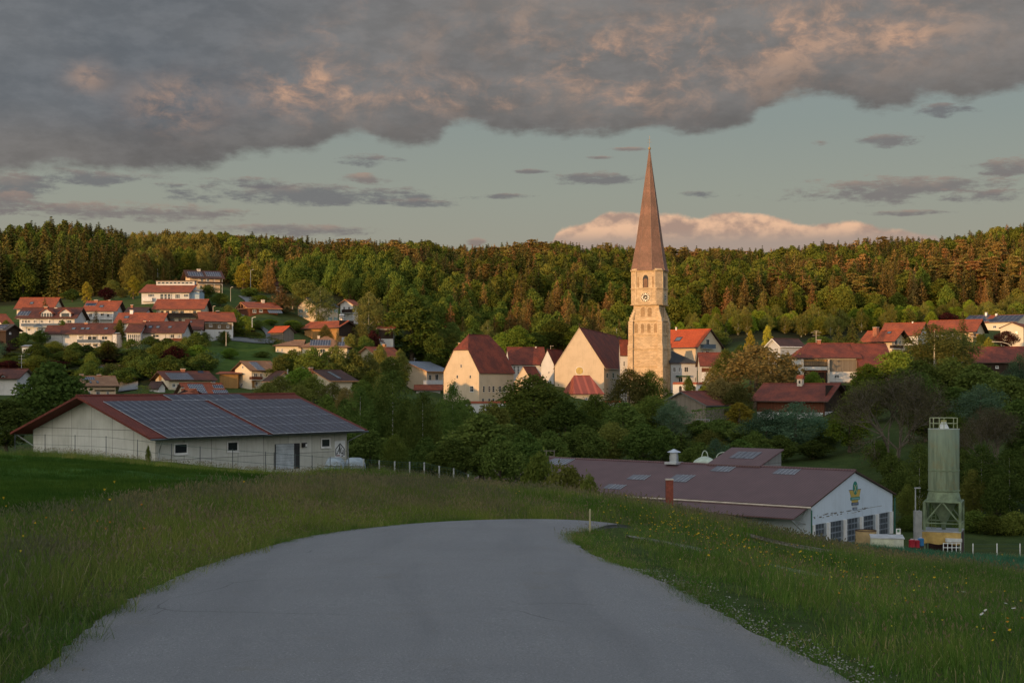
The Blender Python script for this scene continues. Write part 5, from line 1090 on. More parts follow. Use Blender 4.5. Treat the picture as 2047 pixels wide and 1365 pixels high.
# ------------------------------------------------------------------ workshop hall on the right
h = H('workshop_hall', 'long workshop hall with brown sheet-metal roof and white gable with five gates', 'hall', 1621.5, 143, 38.5, -1, 930, ('px', 1784), 1014.5, 943, 1105, W['hall'], R['hall'], wmax=40, oe=.5, og=.25, trim=T['brown'], th=.16, foot=4)
HL = h; h.gutter(T['pale'])
TR = plain('translucent_sheet', (.11, .12, .145), .35)
for q in ((1091, 917.5, 1146, 928), (1265, 950, 1288, 958.5), (1340, 950, 1383, 962.5), (1425, 933, 1465, 942), (1550, 938.5, 1595, 947.5), (1217, 969, 1240, 977)):
    a = h.hit('R', q[2], q[1]); b = h.hit('R', q[0], q[3]); mb = MB(); u0, u1 = sorted((a[0], b[0])); v0, v1 = sorted((a[1], b[1]))
    wn = abs(v1 - v0) * 0
    mb_u = (h.hit('R', q[0] + (q[2] - q[0]) * .33, q[3])[0], h.hit('R', q[2] - (q[2] - q[0]) * .0, q[3])[0])
    uc = (h.hit('R', (q[0] + q[2]) / 2, (q[1] + q[3]) / 2))[0]; hw = max(1.2, (q[2] - q[0]) / F * 150 * .55)
    h.on_roof(mb, uc - hw, uc + hw, v0, v1, .015, .05, TR)
    for i in range(int(hw * 2 / .5)): h.on_roof(mb, uc - hw + i * .5, uc - hw + i * .5 + .06, v0, v1, .051, .07, T['alu'])
    mb.build('skylight', h.root)
# ventilator on the ridge
mb = MB(); u = solve_t(h.C + h.n * h.vr, h.d, 1350); c = h.w(u, h.vr - .3, h.zr + .05); ZN = plain('bright_zinc', (.50, .54, .58), .35, .6)
mb.obox(c - h.d * .8 - h.n * .8, h.d * 1.6, h.n * 1.6, (0, 0, .25), ZN); mb.lathe(c, [(.52, .25), (.52, 1.0), (.45, 1.02), (.45, 1.35), (.8, 1.36), (.75, 1.42), (.05, 1.75), (0, 1.75)], ZN, 16); mb.build('roof_ventilator', h.roof)
# the raised cross roof behind the ridge
s_ = h
def on(px, v): return solve_t(h.C + h.n * v, h.d, px)
zt_, vr_ = h.zr, h.vr
Yw = lambda u, v: (h.C + h.d * u + h.n * v)[1]
vtop = h.Wd * .5 + 5.3
u_r = on(1522, vr_); u_l = on(1416, vr_)
ztop = h.ze + h.sl * vtop
u_r2 = on(1573, vtop); u_l2 = u_r2 + (u_l - u_r)
mb = MB(); zz = lambda v: h.ze + h.sl * v + h.th
uR, uL = u_r, u_l
b_ = [h.w(uL, vr_ - .4, zz(vr_ - .4) + .03), h.w(uR, vr_ - .4, zz(vr_ - .4) + .03), h.w(uR, vtop, zz(vtop) + .03), h.w(uL, vtop, zz(vtop) + .03)]
mb.box8(b_, [p + np.array((0, 0, .15)) for p in b_], R['hall']); mb.build('upper_roof', h.root)
mb = MB(); GW = W['conc2']
e_ = .25
mb.poly([h.w(uR + e_, vr_, zz(vr_) - 3), h.w(uR + e_, vtop - .2, zz(vr_) - 6), h.w(uR + e_, vtop - .2, zz(vtop) - .05), h.w(uR + e_, vr_, zz(vr_) - .02)], GW)
mb.poly([h.w(uL - e_, vr_, zz(vr_) - 3), h.w(uL - e_, vtop - .2, zz(vr_) - 6), h.w(uL - e_, vtop - .2, zz(vtop) - .05), h.w(uL - e_, vr_, zz(vr_) - .02)], GW)
mb.poly([h.w(uL - e_, vtop - .2, -3), h.w(uR + e_, vtop - .2, -3), h.w(uR + e_, vtop - .2, zz(vtop) - .05), h.w(uL - e_, vtop - .2, zz(vtop) - .05)], GW); mb.build('side_wall', h.root)
mb = MB(); u0, v0 = h.hit('R', 1482, 907.5); 
for i in range(5): h.on_roof(mb, uR + (uL - uR) * .30 + i * .62, uR + (uL - uR) * .30 + i * .62 + .55, vtop - 3.6, vtop - 1.4, .20, .24, TR)
mb.build('skylight', h.root)
# gates: five bays
PX0, PX1 = [1624.5, 1657.5, 1690, 1723, 1755], [1651, 1685.5, 1718, 1749, 1777.5]
YT = lambda x: 1049 - (x - 1624) * .167
YB = lambda x: 1084 - (x - 1624) * .09
DM = plain('gate_dark', (.055, .065, .08), .4); SL = plain('gate_slat', (.20, .23, .27), .5)
ZT_ = h.hit('G', 1660, 1043)[1]; ZF_ = h.hit('G', 1660, 1031)[1]
for i in range(5):
    t0 = h.hit('G', PX0[i], YT(PX0[i]))[0]; t1 = h.hit('G', PX1[i], YT(PX1[i]))[0]; zt = h.hit('G', PX0[i], YT(PX0[i]))[1]; zt = ZT_; zb = -.3
    mb = MB(); h.slabp(mb, 'G', t0, t1, zb, zt, .004, .02, DM); nr = 5
    for j in range(nr): h.slabp(mb, 'G', t0 + .05, t0 + (t1 - t0) * .82, zb + (zt - zb) * (j + .02) / nr, zb + (zt - zb) * (j + .02) / nr + .13, .021, .05, SL)
    for j in range(1, 4): t = t0 + (t1 - t0) * .82 * j / 4; h.slabp(mb, 'G', t - .04, t + .04, zb, zt, .0215, .045, SL)
    h.slabp(mb, 'G', t0 + (t1 - t0) * .83, t1, zb, zt, .0205, .03, plain('reveal_grey', (.26, .29, .31))); mb.build('gate', h.root)
for i in range(6):
    x = (PX0[0] - 3.5) if i == 0 else ((PX1[4] + 2.5) if i == 5 else (PX1[i - 1] + PX0[i]) / 2); t = h.hit('G', x, 1040)[0]; t = max(.25, min(h.Wd - .25, t))
    mb = MB(); h.slabp(mb, 'G', t - .22, t + .22, -.3, ZT_ + .02, .01, .24, T['white']); mb.build('pillar', h.root)
mb = MB(); rnd = random.Random(5)
for i in range(46):
    t = h.Wd * (.02 + .62 * rnd.random() ** .9); zc = ZF_ + rnd.uniform(-.10, .25); l_ = rnd.uniform(.1, .7); h.slabp(mb, 'G', t, t + l_, zc, zc + rnd.uniform(.03, .12), .002, .006, plain('flaked_render', (.16, .15, .14)))
h.slabp(mb, 'G', h.Wd * .55, h.Wd * .86, ZF_ + .18, ZF_ + .22, .002, .006, plain('flaked_render', (.16, .15, .14))); mb.build('flaked_render', h.root)
# trade emblem on the gable
G_ = lambda x, y: h.hit('G', x, y)
yel, grn, blu, wht = plain('emblem_yellow', (.50, .36, .09), .6, 0, .05), plain('emblem_green', (.02, .20, .15), .6, 0, .05), plain('emblem_blue', (.03, .05, .12), .6, 0, .05), plain('emblem_white', (.50, .53, .56), .6, 0, .05)
def gp(mb, pts, o, m, face='G'):
    P3 = [h.P('G', a, b, o) for a, b in [G_(*p) for p in pts]]; mb.poly(P3, m)
    for j in range(len(P3)): mb.poly([P3[j], P3[(j + 1) % len(P3)], P3[(j + 1) % len(P3)] + h.d * (o - .004), P3[j] + h.d * (o - .004)], m)
em_ = MB(); gp(em_, [(1697, 979), (1704, 978.6), (1709, 989), (1714, 977.4), (1720.5, 976.5), (1717.5, 992.5), (1701, 993.5)], .03, yel); gp(em_, [(1702, 997), (1716, 996), (1714.5, 1003.5), (1702.5, 1004.3)], .03, yel); gp(em_, [(1704.3, 1009), (1713, 1008.4), (1712.6, 1013.5), (1704.5, 1014)], .03, wht)
emb = em_.build('emblem', h.root)
mb = MB(); gp(mb, [(1696.6, 979), (1704, 978.6), (1704, 979.8), (1696.8, 980.1)], .036, blu); gp(mb, [(1714.5, 977.2), (1720.8, 976.4), (1720.6, 977.6), (1714.3, 978.4)], .036, blu)
gp(mb, [(1709.3 + 4.5 * cos(t * pi / 12), 975 - 13.5 * sin(t * pi / 12)) for t in range(24)], .04, grn)
for dx in (-1, 1): gp(mb, [(1709.3 - 2.9 * dx, 968.5), (1709.3 - 1.6 * dx, 968.5), (1709.3 + 3.2 * dx, 984), (1709.3 + 1.8 * dx, 984)], .046 + .002 * dx, plain('emblem_cream', (.42, .42, .22), .6, 0, .05))
gp(mb, [(1699.8, 993.8), (1718.2, 992), (1718, 998), (1700, 999.8)], .042, grn); gp(mb, [(1701.2, 995.2), (1716.8, 993.6), (1716.7, 996.6), (1701.3, 998.2)], .050, plain('emblem_aqua', (.16, .36, .38), .6, 0, .05))
gp(mb, [(1702, 1004.4), (1715.6, 1003), (1715.5, 1009), (1702.2, 1010)], .042, blu); gp(mb, [(1703.6, 1005.6), (1714, 1004.6), (1713.9, 1007.6), (1703.7, 1008.6)], .050, plain('emblem_grey', (.28, .33, .40), .6, 0, .05))
gp(mb, [(1704.2, 1014.2), (1713, 1013.5), (1712.8, 1019), (1704.4, 1019.6)], .042, blu); gp(mb, [(1705, 1015.2), (1712, 1014.6), (1711.9, 1018.2), (1705.1, 1018.8)], .050, plain('emblem_grey', (.28, .33, .40), .6, 0, .05)); mb.build('emblem_plaques', emb)
mb = MB()
for i in range(9): x = 1702.4 + i * 1.6; gp(mb, [(x, 995.9), (x + .8, 995.8), (x + .8, 996.9), (x, 997)], .054, wht)
for i in range(6): x = 1704.6 + i * 1.55; gp(mb, [(x, 1006.1), (x + .8, 1006), (x + .8, 1007.5), (x, 1007.6)], .054, blu)
mb.build('emblem_lettering', emb)
# lean-to canopy on the long side
mb = MB(); u0, u1 = .2, 22; zc = h.ze - .35
p = [h.w(u0, -.55, zc), h.w(u1, -.55, zc), h.w(u1, -3.4, zc - .8), h.w(u0, -3.4, zc - .8)]; mb.box8(p, [q + np.array((0, 0, .12)) for q in p], R['hall'])
mb.build('canopy_roof', h.root)
mb = MB()
for u in (.6, 7, 14, 21):
    mb.tube(h.w(u, -.05, zc - 2.6), h.w(u, -3.2, zc - .85), .07, .07, T['steel'], 5); mb.tube(h.w(u, -.1, zc - 1.5), h.w(u, -3.2, zc - .85), .06, .06, T['steel'], 5); mb.tube(h.w(u, -.1, zc - .2), h.w(u, -2.2, zc - 1.9), .05, .05, T['steel'], 5)
mb.build('canopy_struts', h.root)
# corner drainpipe
mb = MB(); mb.tube(h.w(-.18, -.25, h.ze - .4), h.w(-.18, -.25, -1), .08, .08, plain('green_pipe', (.03, .12, .09)), 6); mb.build('drainpipe', h.root); mb = MB(); mb.tube(h.w(-.18, h.Wd + .2, h.ze - .4), h.w(-.18, h.Wd + .2, -1), .08, .08, plain('green_pipe', (.03, .12, .09)), 6); mb.build('drainpipe', h.root)
# brick-red flue standing in front of the roof
c = at(1338, YH, 128); zt_, zb_ = zat(959, 128), zat(1010, 128); fl = thing('red_flue', 'brick-red square flue rising in front of the brown hall roof', 'chimney', (c[0], c[1], zb_ - 3)); mb = MB(); RF = plain('red_flue_paint', (.22, .055, .035), .6, 0, .25, 4)
mb.box(-.32, -.32, 0, .32, .32, zt_ - zb_ + 3, RF); mb.build('shaft', fl); mb = MB(); mb.box(-.36, -.36, zt_ - zb_ + 3.002, .36, .36, zt_ - zb_ + 3.1, T['pale']); mb.build('cap', fl)
# tanks behind the hall ridge
for x, y, r, lab in ((1409, 908, 1.5, 'pale green agricultural tank with a hooped filler pipe behind the hall ridge'), (1446, 911, .9, 'small pale tank with a high round hoop beside the raised hall roof')):
    c = at(x, YH, 178); zc = zat(931, 178); t_ = thing('spray_tank', lab, 'tank', (c[0], c[1], zc - 4)); TG = plain('pale_tank', (.40, .46, .38), .5)
    mb = MB(); mb.lathe((0, 0, 3.0), [(0, 0), (r, .0), (r, 1.35), (r * .9, 1.65), (r * .45, 2.05), (.2, 2.2), (0, 2.2)], TG, 18); mb.build('tank_body', t_)
    mb = MB()
    for sx in (-1, 1): mb.box(sx * r * .8 - .08, -.1, 0, sx * r * .8 + .08, .1, 3.0, T['steel'])
    mb.build('stand', t_); mb = MB(); hr = .9 if r < 1 else .4
    pr = [(hr * cos(k * pi / 10), 0, 4.9 + (hr * .9 if r < 1 else 1.0) * sin(k * pi / 10)) for k in range(11)]
    for a_, b_ in zip(pr[:-1], pr[1:]): mb.tube(a_, b_, .06, .06, TG, 5)
    mb.build('hoop', t_)
# ------------------------------------------------------------------ silo
def silo():
    Z = 141; c = at(1886.5, YH, Z); zg = zat(1104, Z); z = lambda py: zat(py, Z) - zg; k = Z / F; SG = plain('silo_green', (.17, .22, .135), .55, .1, .35, .9)
    m, N = new_mat('silo_paint'); tc = N.n('ShaderNodeTexCoord'); p = tc.outputs['Object']; x, y, zz = N.sep(p)
    st = N.noise(N.xyz(N.m('MULTIPLY', x, 2.2), N.m('MULTIPLY', y, 2.2), N.m('MULTIPLY', zz, .25)), 1.5, 6, .65); g = N.noise(p, 1.1, 6, .7)
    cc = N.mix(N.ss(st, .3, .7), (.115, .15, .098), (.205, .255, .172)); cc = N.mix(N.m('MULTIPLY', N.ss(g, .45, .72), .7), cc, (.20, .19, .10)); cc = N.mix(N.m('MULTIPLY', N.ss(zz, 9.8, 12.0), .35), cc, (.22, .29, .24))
    finish(N, cc, .6, 0, g, .2, .3); SP = m
    t = thing('silo', 'tall weathered green silo on a lattice frame with a railed top', 'silo', (c[0], c[1], zg))
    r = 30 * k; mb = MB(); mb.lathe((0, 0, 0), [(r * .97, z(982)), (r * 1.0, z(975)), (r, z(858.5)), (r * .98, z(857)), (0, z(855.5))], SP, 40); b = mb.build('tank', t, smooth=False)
    for p_ in b.data.polygons: p_.use_smooth = abs(p_.normal.z) < .5
    mb = MB(); mb.lathe((0, 0, 0), [(r * 1.02, z(980.5)), (r * 1.05, z(980)), (r * 1.05, z(978.5)), (r * 1.01, z(978))], SG, 40); mb.lathe((0, 0, 0), [(r * 1.0, z(940.5)), (r * 1.03, z(940)), (r * 1.03, z(938.8)), (r, z(938.4))], SG, 40); mb.lathe((0, 0, 0), [(r, z(858)), (r * 1.02, z(857.6)), (r * 1.02, z(856.6)), (r, z(856.3))], plain('pale_rim', (.42, .45, .42)), 40); mb.build('band', t)
    mb = MB(); mb.lathe((0, 0, 0), [(r * .97, z(981)), (r * 1.13, z(1001)), (r * 1.13, z(1003)), (r * .9, z(1004))], SG, 40); mb.build('skirt', t)
    mb = MB(); mb.lathe((0, 0, 0), [(r * .86, z(1002)), (r * .25, z(1040)), (r * .14, z(1046)), (r * .14, z(1058)), (0, z(1058))], SG, 24); mb.build('hopper', t, smooth=True)
    mb = MB(); mb.lathe((0, 0, 0), [(r * .36, z(856.5)), (r * .17, z(845)), (r * .17, z(842)), (0, z(842))], plain('white_cone', (.62, .64, .64)), 16); mb.lathe((0, 0, 0), [(r * .19, z(843)), (r * .19, z(839.5)), (0, z(839))], plain('yellow_cap', (.35, .33, .12)), 16); mb.build('filling_cone', t)
    mb = MB(); RL = plain('railing_green', (.30, .33, .20)); rr = r * .80; q = [(-rr, -rr * .5), (rr * .98, -rr * .5), (rr * .98, rr * .5), (-rr, rr * .5)]
    for (a_, b_) in q: mb.tube((a_, b_, z(857)), (a_, b_, z(835)), .05, .05, RL, 5)
    mb.tube((-rr * .6, -rr * .8, z(857)), (-rr * .6, -rr * .8, z(835)), .06, .06, RL, 5); mb.tube((-.15, -rr * .5, z(857)), (-.15, -rr * .5, z(835)), .04, .04, RL, 5)
    for i in range(4):
        for py in (835, 846): mb.tube((*q[i], z(py)), (*q[(i + 1) % 4], z(py)), .035, .035, RL, 5)
    mb.build('top_railing', t)
    # frame: four legs turned about 20 degrees, struts and ladder
    ca, sa = cos(radians(-22)), sin(radians(-22)); R2 = lambda a_, b_: (a_ * ca - b_ * sa, a_ * sa + b_ * ca); L = 34 * k; K = [R2(-L, -L), R2(L, -L), R2(L, L), R2(-L, L)]
    zt, zm, zb = z(1001), z(1043), 0
    for i in range(4): mb = MB(); mb.tube((*K[i], zt), (*K[i], zb), .15, .15, SG, 8); mb.build('leg', t)
    for i in range(4):
        a_, b_ = K[i], K[(i + 1) % 4]; mb = MB(); mb.tube((*a_, zt), (*b_, zt), .11, .11, SG, 6); mb.tube((*a_, zm), (*b_, zm), .07, .07, SG, 6); mi = ((a_[0] + b_[0]) / 2, (a_[1] + b_[1]) / 2)
        mb.tube((*a_, zm), (*mi, zt), .08, .08, SG, 6); mb.tube((*b_, zm), (*mi, zt), .08, .08, SG, 6); mb.build('brace', t)
    mb = MB()
    for dx in (-.22, .22): mb.tube((-1.0 + dx, 0, z(1000)), (-1.0 + dx, 0, z(1056)), .03, .03, SG, 5)
    for j in range(9): mb.tube((-1.22, 0, z(1056) + j * .3), (-.78, 0, z(1056) + j * .3), .02, .02, SG, 4)
    mb.build('ladder', t)
    # shed under the silo
    sh = thing('silo_shed', 'dark brown box shed with a yellow tarpaulin front under the silo', 'shed', (c[0], c[1], zg)); zt = z(1058); BR = plain('brown_boxboard', (.055, .022, .022), .7)
    a_ = [R2(-L - .25, -L - .2), R2(L + .1, -L - .2), R2(L + .1, L), R2(-L - .25, L)]
    mb = MB(); ar = [np.array((*q, 0.)) for q in a_]
    mb.box8([ar[1], ar[2], ar[2] + (ar[3] - ar[2]) * .03, ar[1] + (ar[0] - ar[1]) * .03], [p_ + (0, 0, zt - .1) for p_ in (ar[1], ar[2], ar[2] + (ar[3] - ar[2]) * .03, ar[1] + (ar[0] - ar[1]) * .03)], BR)
    mb.box8([ar[3], ar[2], ar[2] + (ar[1] - ar[2]) * .03, ar[3] + (ar[0] - ar[3]) * .03], [p_ + (0, 0, zt - .1) for p_ in (ar[3], ar[2], ar[2] + (ar[1] - ar[2]) * .03, ar[3] + (ar[0] - ar[3]) * .03)], BR); mb.build('side_panels', sh)
    mb = MB(); mb.box8([p_ + (0, 0, zt - .09) for p_ in ar], [p_ + (0, 0, zt + .02) for p_ in ar], plain('shed_top', (.30, .32, .34))); mb.build('top', sh)
    mb = MB(); TP = plain('yellow_tarpaulin', (.44, .30, .10), .7, 0, .15, 2); nn = 14
    for i in range(nn):
        p_, q_ = ar[0] + (ar[1] - ar[0]) * i / nn, ar[0] + (ar[1] - ar[0]) * (i + 1) / nn; f1, f2 = .05 + .05 * sin(i * 2.1), .05 + .05 * sin((i + 1) * 2.1); nd = np.array((sa * 1.0, -ca, 0)) * 1.0
        mb.poly([p_ + nd * .03 + (0, 0, zt - .1), q_ + nd * .03 + (0, 0, zt - .1), q_ + nd * f2 + (0, 0, z(1083) + .06 * sin(i)), p_ + nd * f1 + (0, 0, z(1083) + .06 * sin(i - 1))], TP)
    mb.build('tarpaulin', sh)
    # small things round its foot
    d = thing('rack', 'white tubular rack leaning under the tarpaulin of the silo shed', 'rack', tuple(c[:2] + np.array((.1, -2.8))) + (zg,)); mb = MB(); WT = T['white']
    for i in range(5): mb.tube((-1.0 + i * .42, 0, .0), (-.9 + i * .42, .25, 1.25), .04, .04, WT, 5)
    for hh in (.3, .8, 1.2): mb.tube((-1.0 + hh * .08, hh * .2, hh), (.72 + hh * .08, hh * .2, hh), .035, .035, WT, 5)
    mb.build('frame', d); mb = MB(); mb.obox((-.55, .32, 1.3), (1.5, 0, 0), (0, .5, .0), (0, 0, .35), plain('white_box', (.55, .57, .57))); mb.build('tray', d)
    for i, (px, py, cl, lab) in enumerate(((1823, 1086, 'rd', 'upper red lidded drum left of the silo shed'), (1832, 1088, 'rd', 'red drum beside the blue one left of the silo shed'), (1840.5, 1085, 'bl', 'round blue container beside the red drums'), (1832, 1096, 'rd', 'lower red drum standing in the corn by the silo'))):
        q = at(px, YH, Z - 4 + i * .4); r_ = .30; mt = plain('red_drum', (.32, .015, .03), .45) if cl == 'rd' else plain('blue_drum', (.03, .16, .36), .45)
        mb = MB(); zb_ = zat(py + 7, Z - 4); mb.lathe((0, 0, 0), [(0, 0), (r_, .0), (r_ * 1.04, .1), (r_, .15), (r_, .55), (r_ * 1.06, .58), (r_ * 1.06, .66), (r_ * .5, .74), (0, .76)], mt, 16)
        dr = thing('drum', lab, 'drum', (q[0], q[1], zb_), 'drums beside the silo'); mb.build('barrel', dr); mb = MB(); mb.lathe((0, 0, 0), [(r_ * .55, .742), (r_ * .5, .80), (0, .81)], plain('white_lid', (.45, .4, .42)), 12); mb.build('lid', dr)
        if py < 1092:
            mb = MB(); mb.box(-.25, -.2, zg - zb_ - .3, .25, .2, -.003, T['dark']); mb.build('stand', dr)
silo()
def post_lamp():
    c = at(1830, YH, 139); zb, zt = zat(1096, 139), zat(976, 139); t = thing('lamp_post', 'slender grey lamp post beside the hall gable', 'lamp post', (c[0], c[1], zb - .5)); mb = MB(); mb.tube((0, 0, 0), (0, 0, zt - zb + .5), .09, .06, T['steel'], 8); mb.build('post', t)
    mb = MB(); mb.box(-.1, -.12, zt - zb + .5, .5, .12, zt - zb + .6, T['steel']); mb.build('lamp_head', t); mb = MB(); mb.box(-.12, -.35, .2, .55, .3, 4.2, plain('cabinet_grey', (.24, .25, .25))); mb.build('cabinet', t)
post_lamp()
def misc():
    # cream container in front of the gate, round tan pallet stack, small sign
    c = at(1742, YH, 128); zb = zat(1094, 128); zt = zat(1076, 128); t = thing('container_box', 'low cream-coloured box container with grey lid in front of the hall gates', 'container', (c[0], c[1], zb - .6)); CR = plain('cream_paint', (.52, .54, .42), .6); a = radians(-12); e1 = np.array((cos(a), sin(a), 0)); e2 = np.array((-sin(a), cos(a), 0))
    hgt = zt - zb + .6; mb = MB(); mb.obox((0, 0, 0), e1 * 1.95, e2 * 3.2, (0, 0, hgt), CR); mb.obox(e1 * 1.953 + (0, 0, 0), e1 * .85, e2 * 3.2, (0, 0, hgt - .03), plain('pale_end', (.50, .52, .44), .6)); mb.build('body', t)
    mb = MB(); mb.obox(-e1 * .06 - e2 * .06 + (0, 0, hgt + .003), e1 * 2.95, e2 * 3.35, (0, 0, .08), plain('lid_grey', (.40, .41, .42))); mb.build('lid', t)
    c = at(1731, YH, 134); zb = zat(1082, 134); zt = zat(1059, 134); t = thing('round_basin', 'round tan basin with dark rim standing before the fourth gate', 'basin', (c[0], c[1], zb - .5)); r = 20.5 * 134 / F; mb = MB(); TN = plain('tan_planks', (.36, .26, .13), .7)
    mb.lathe((0, 0, 0), [(r, 0), (r, zt - zb + .42), (r * .97, zt - zb + .42), (r * .97, .3)], TN, 32); mb.build('wall', t, smooth=False); mb = MB(); mb.lathe((0, 0, 0), [(r * .95, zt - zb + .425), (r * 1.02, zt - zb + .425), (r * 1.02, zt - zb + .5), (r * .95, zt - zb + .5)], T['brown'], 32); mb.build('rim', t)
    c = at(1795.5, YH, 137); zb = zat(1090, 137); t = thing('notice_sign', 'small white notice on a post right of the hall corner', 'sign', (c[0], c[1], zb - .5)); zt = zat(1056, 137) - zb + .5
    mb = MB(); mb.tube((0, 0, 0), (0, 0, zt - .3), .04, .04, T['steel'], 6); mb.build('post', t); mb = MB(); mb.box(-.22, -.06, zt - .55, .22, -.041, zt + .0, T['white']); mb.box(-.12, -.07, zt - .35, .12, -.0605, zt - .08, plain('notice_green', (.10, .20, .12))); mb.build('board', t)
    # boat-like tarpaulin cover beside the barn (two covered trailers)
    CV = plain('blue_grey_tarpaulin', (.27, .32, .36), .5, 0, .3, 1.2)
    for i, (x0, x1, yt, lab) in enumerate(((648.5, 686, 914.5, 'trailer under a grey-blue tarpaulin in front of the AG sign'), (687.5, 727, 915, 'second tarpaulin-covered trailer at the corner by the mesh fence'))):
        Z = 116 + i * 1; a, b = at(x0, YH, Z), at(x1, YH, Z); zb, zt = zat(952, Z), zat(yt, Z); L_ = b[0] - a[0]; t = thing('covered_trailer', lab, 'trailer', (a[0], a[1], zb - .3)); mb = MB(); ns, H_ = 12, zt - zb + .3; prev = None
        for k in range(ns + 1):
            s = k / ns; x = L_ * s; e = (1 - abs(2 * s - 1) ** 5); hh = H_ * (.72 + .28 * e) ; ring = [(x, 0, .3), (x, -.12, hh * .55), (x, 0.05, hh * .82), (x, .55, hh), (x, 1.3, hh * .98), (x, 1.8, hh * .8), (x, 1.9, .3)]
            if prev:
                for j in range(6): mb.poly([prev[j], ring[j], ring[j + 1], prev[j + 1]], CV)
            if k in (0, ns): mb.poly(ring, CV)
            prev = ring
        mb.build('tarpaulin', t, smooth=False); mb = MB()
        for k in (.33, .62): mb.tube((L_ * .05, -.14, H_ * k), (L_ * .95, -.14, H_ * k), .03, .03, T['dark'], 4)
        mb.build('strap', t); mb = MB()
        for s in (.3, .7): mb.tube((L_ * s, .2, .3), (L_ * s, .45, .3), .32, .32, T['dark'], 14)
        mb.build('wheel', t)
misc()
# ------------------------------------------------------------------ fences, poles, street furniture
def fence(name, label, pts, hpost, m, rails, wires=None, meshm=None, foot=.0, rp=.045):
    c = pts[0]; t = thing(name, label, 'fence', c)
    for i, p in enumerate(pts):
        q = np.array(p) - c; mb = MB(); mb.tube(q - (0, 0, .4), q + (0, 0, hpost), rp, rp, m, 6); mb.build('post', t)
    mb = MB()
    for a, b in zip(pts[:-1], pts[1:]):
        a, b = np.array(a) - c, np.array(b) - c
        for r_ in rails: mb.tube(a + (0, 0, r_ * hpost), b + (0, 0, r_ * hpost), .012, .012, wires or m, 4, False)
        if meshm:
            L_ = np.linalg.norm(b - a); nv = int(L_ / .25)
            for k in range(1, nv): p = a + (b - a) * k / nv; mb.tube(p + (0, 0, .03), p + (0, 0, hpost * .96), .008, .008, meshm, 3, False)
            for k in range(1, 8): mb.tube(a + (0, 0, hpost * k / 8), b + (0, 0, hpost * k / 8), .007, .007, meshm, 3, False)
    mb.build('wire', t)
GR = plain('fence_green', (.03, .07, .055), .5); 
P_ = lambda px, yb, Z: at(px, yb, Z)
pts = [at(x, y, 106) - (0, 0, 1.5) for x, y in ((727, 918), (758, 921), (789, 923), (819, 924), (848, 925), (878, 932), (907, 937), (936, 949))]
fence('mesh_fence', 'grey-posted mesh fence stepping down from the solar barn corner to the right', pts, 1.55, T['steel'], (.97, .05), GR, GR, rp=.06)
pts = [at(x, 910, Z) for x, Z in ((30, 124), (90, 121), (150, 117), (212, 113), (275, 110), (343, 107), (400, 105), (465, 104), (531, 103), (548, 103), (590, 103), (624, 104), (660, 106), (697, 108))]
fence('wire_fence', 'thin wire fence running along the barn wall at the top of the green field', [np.array((p[0], p[1], gz(p[0], p[1]))) for p in pts], 1.75, plain('post_dark', (.07, .08, .09)), (.95, .5, .1), GR, rp=.03)
pts = [at(x, 1104, 133) for x in (1945, 1993, 2039, 2085)]
fence('paddock_fence', 'white-posted paddock fence right of the silo', [np.array((p[0], p[1], zat(1104, 133))) for p in pts], .85, T['white'], (.9, .45), GR, rp=.05)
def pole(px, yt, yb, Z, label, arm=0, r=.09, m=None, lamp=False):
    c = at(px, yb, Z); H_ = zat(yt, Z) - c[2]; t = thing('street_lamp' if lamp else 'pole', label, 'street lamp' if lamp else 'pole', c); mb = MB(); m = m or T['steel']
    mb.tube((0, 0, -1), (0, 0, H_), r, r * .7, m, 6); mb.build('post', t)
    if arm:
        mb = MB(); mb.tube((0, 0, H_ - .05), (arm, 0, H_ + .15), .06, .05, m, 5); mb.box(arm - .25, -.15, H_ + .1, arm + .35, .15, H_ + .25, T['pale']); mb.build('lamp_head', t)
pole(501, 540, 575, 560, 'tall grey street lamp at the top of the lane', .8, lamp=True); pole(461, 575, 597, 500, 'pale lamp post beside the lane bend', .5, r=.07, m=T['pale'], lamp=True); pole(1396.5, 715, 765, 405, 'thin pale flagpole standing before the white stable', 0, .05, T['pale'])
pole(426, 613, 630, 455, 'short lamp post beside the balcony house', .4, m=T['pale'], lamp=True); pole(452, 664, 684, 386, 'pale marker post at the meadow fence', 0, .09, T['pale']); pole(504, 635, 648, 440, 'small white signpost in the hedge below the bungalow', .8, .08, T['white'])
c = at(1985, 700, 420); t = thing('street_lamp', 'curved grey street lamp arching towards the red maple', 'street lamp', at(2026, 712, 415)); mb = MB(); H_ = zat(683, 415) - zat(712, 415); pr = [(0, 0, -1), (0, 0, H_ * .3), (-.3, 0, H_ * .6), (-1.5, 0, H_ * .85), (-3.5, 0, H_ * .98), (-5.5, 0, H_ * 1.0)]
for a_, b_ in zip(pr[:-1], pr[1:]): mb.tube(a_, b_, .1, .08, T['pale'], 6)
mb.build('post', t); mb = MB(); mb.box(-6.3, -.15, H_ - .1, -5.4, .15, H_ + .12, T['pale']); mb.build('lamp_head', t)
pts = [at(1349 + i * 13, 0, 262) for i in range(5)]
c0 = at(1392, 852, 262); t = thing('football_goal', 'small tubular goal frame among the trees behind the hall', 'goal', (c0[0], c0[1], zat(853, 262))); mb = MB(); w_, hh = 2.4, 1.35
for x in (0, w_): mb.tube((x, 0, -.5), (x, 0, hh), .05, .05, T['steel'], 5)
mb.tube((0, 0, hh), (w_, 0, hh), .05, .05, T['steel'], 5); mb.tube((w_ * .55, 0, -.3), (w_ * .55, 0, hh), .03, .03, T['steel'], 4); mb.build('frame', t)
c0 = at(1081, 905, 180); t = thing('trellis', 'brown timber trellis frame showing beside the left end of the hall ridge', 'trellis', (c0[0], c0[1], zat(912, 180) - 2)); mb = MB()
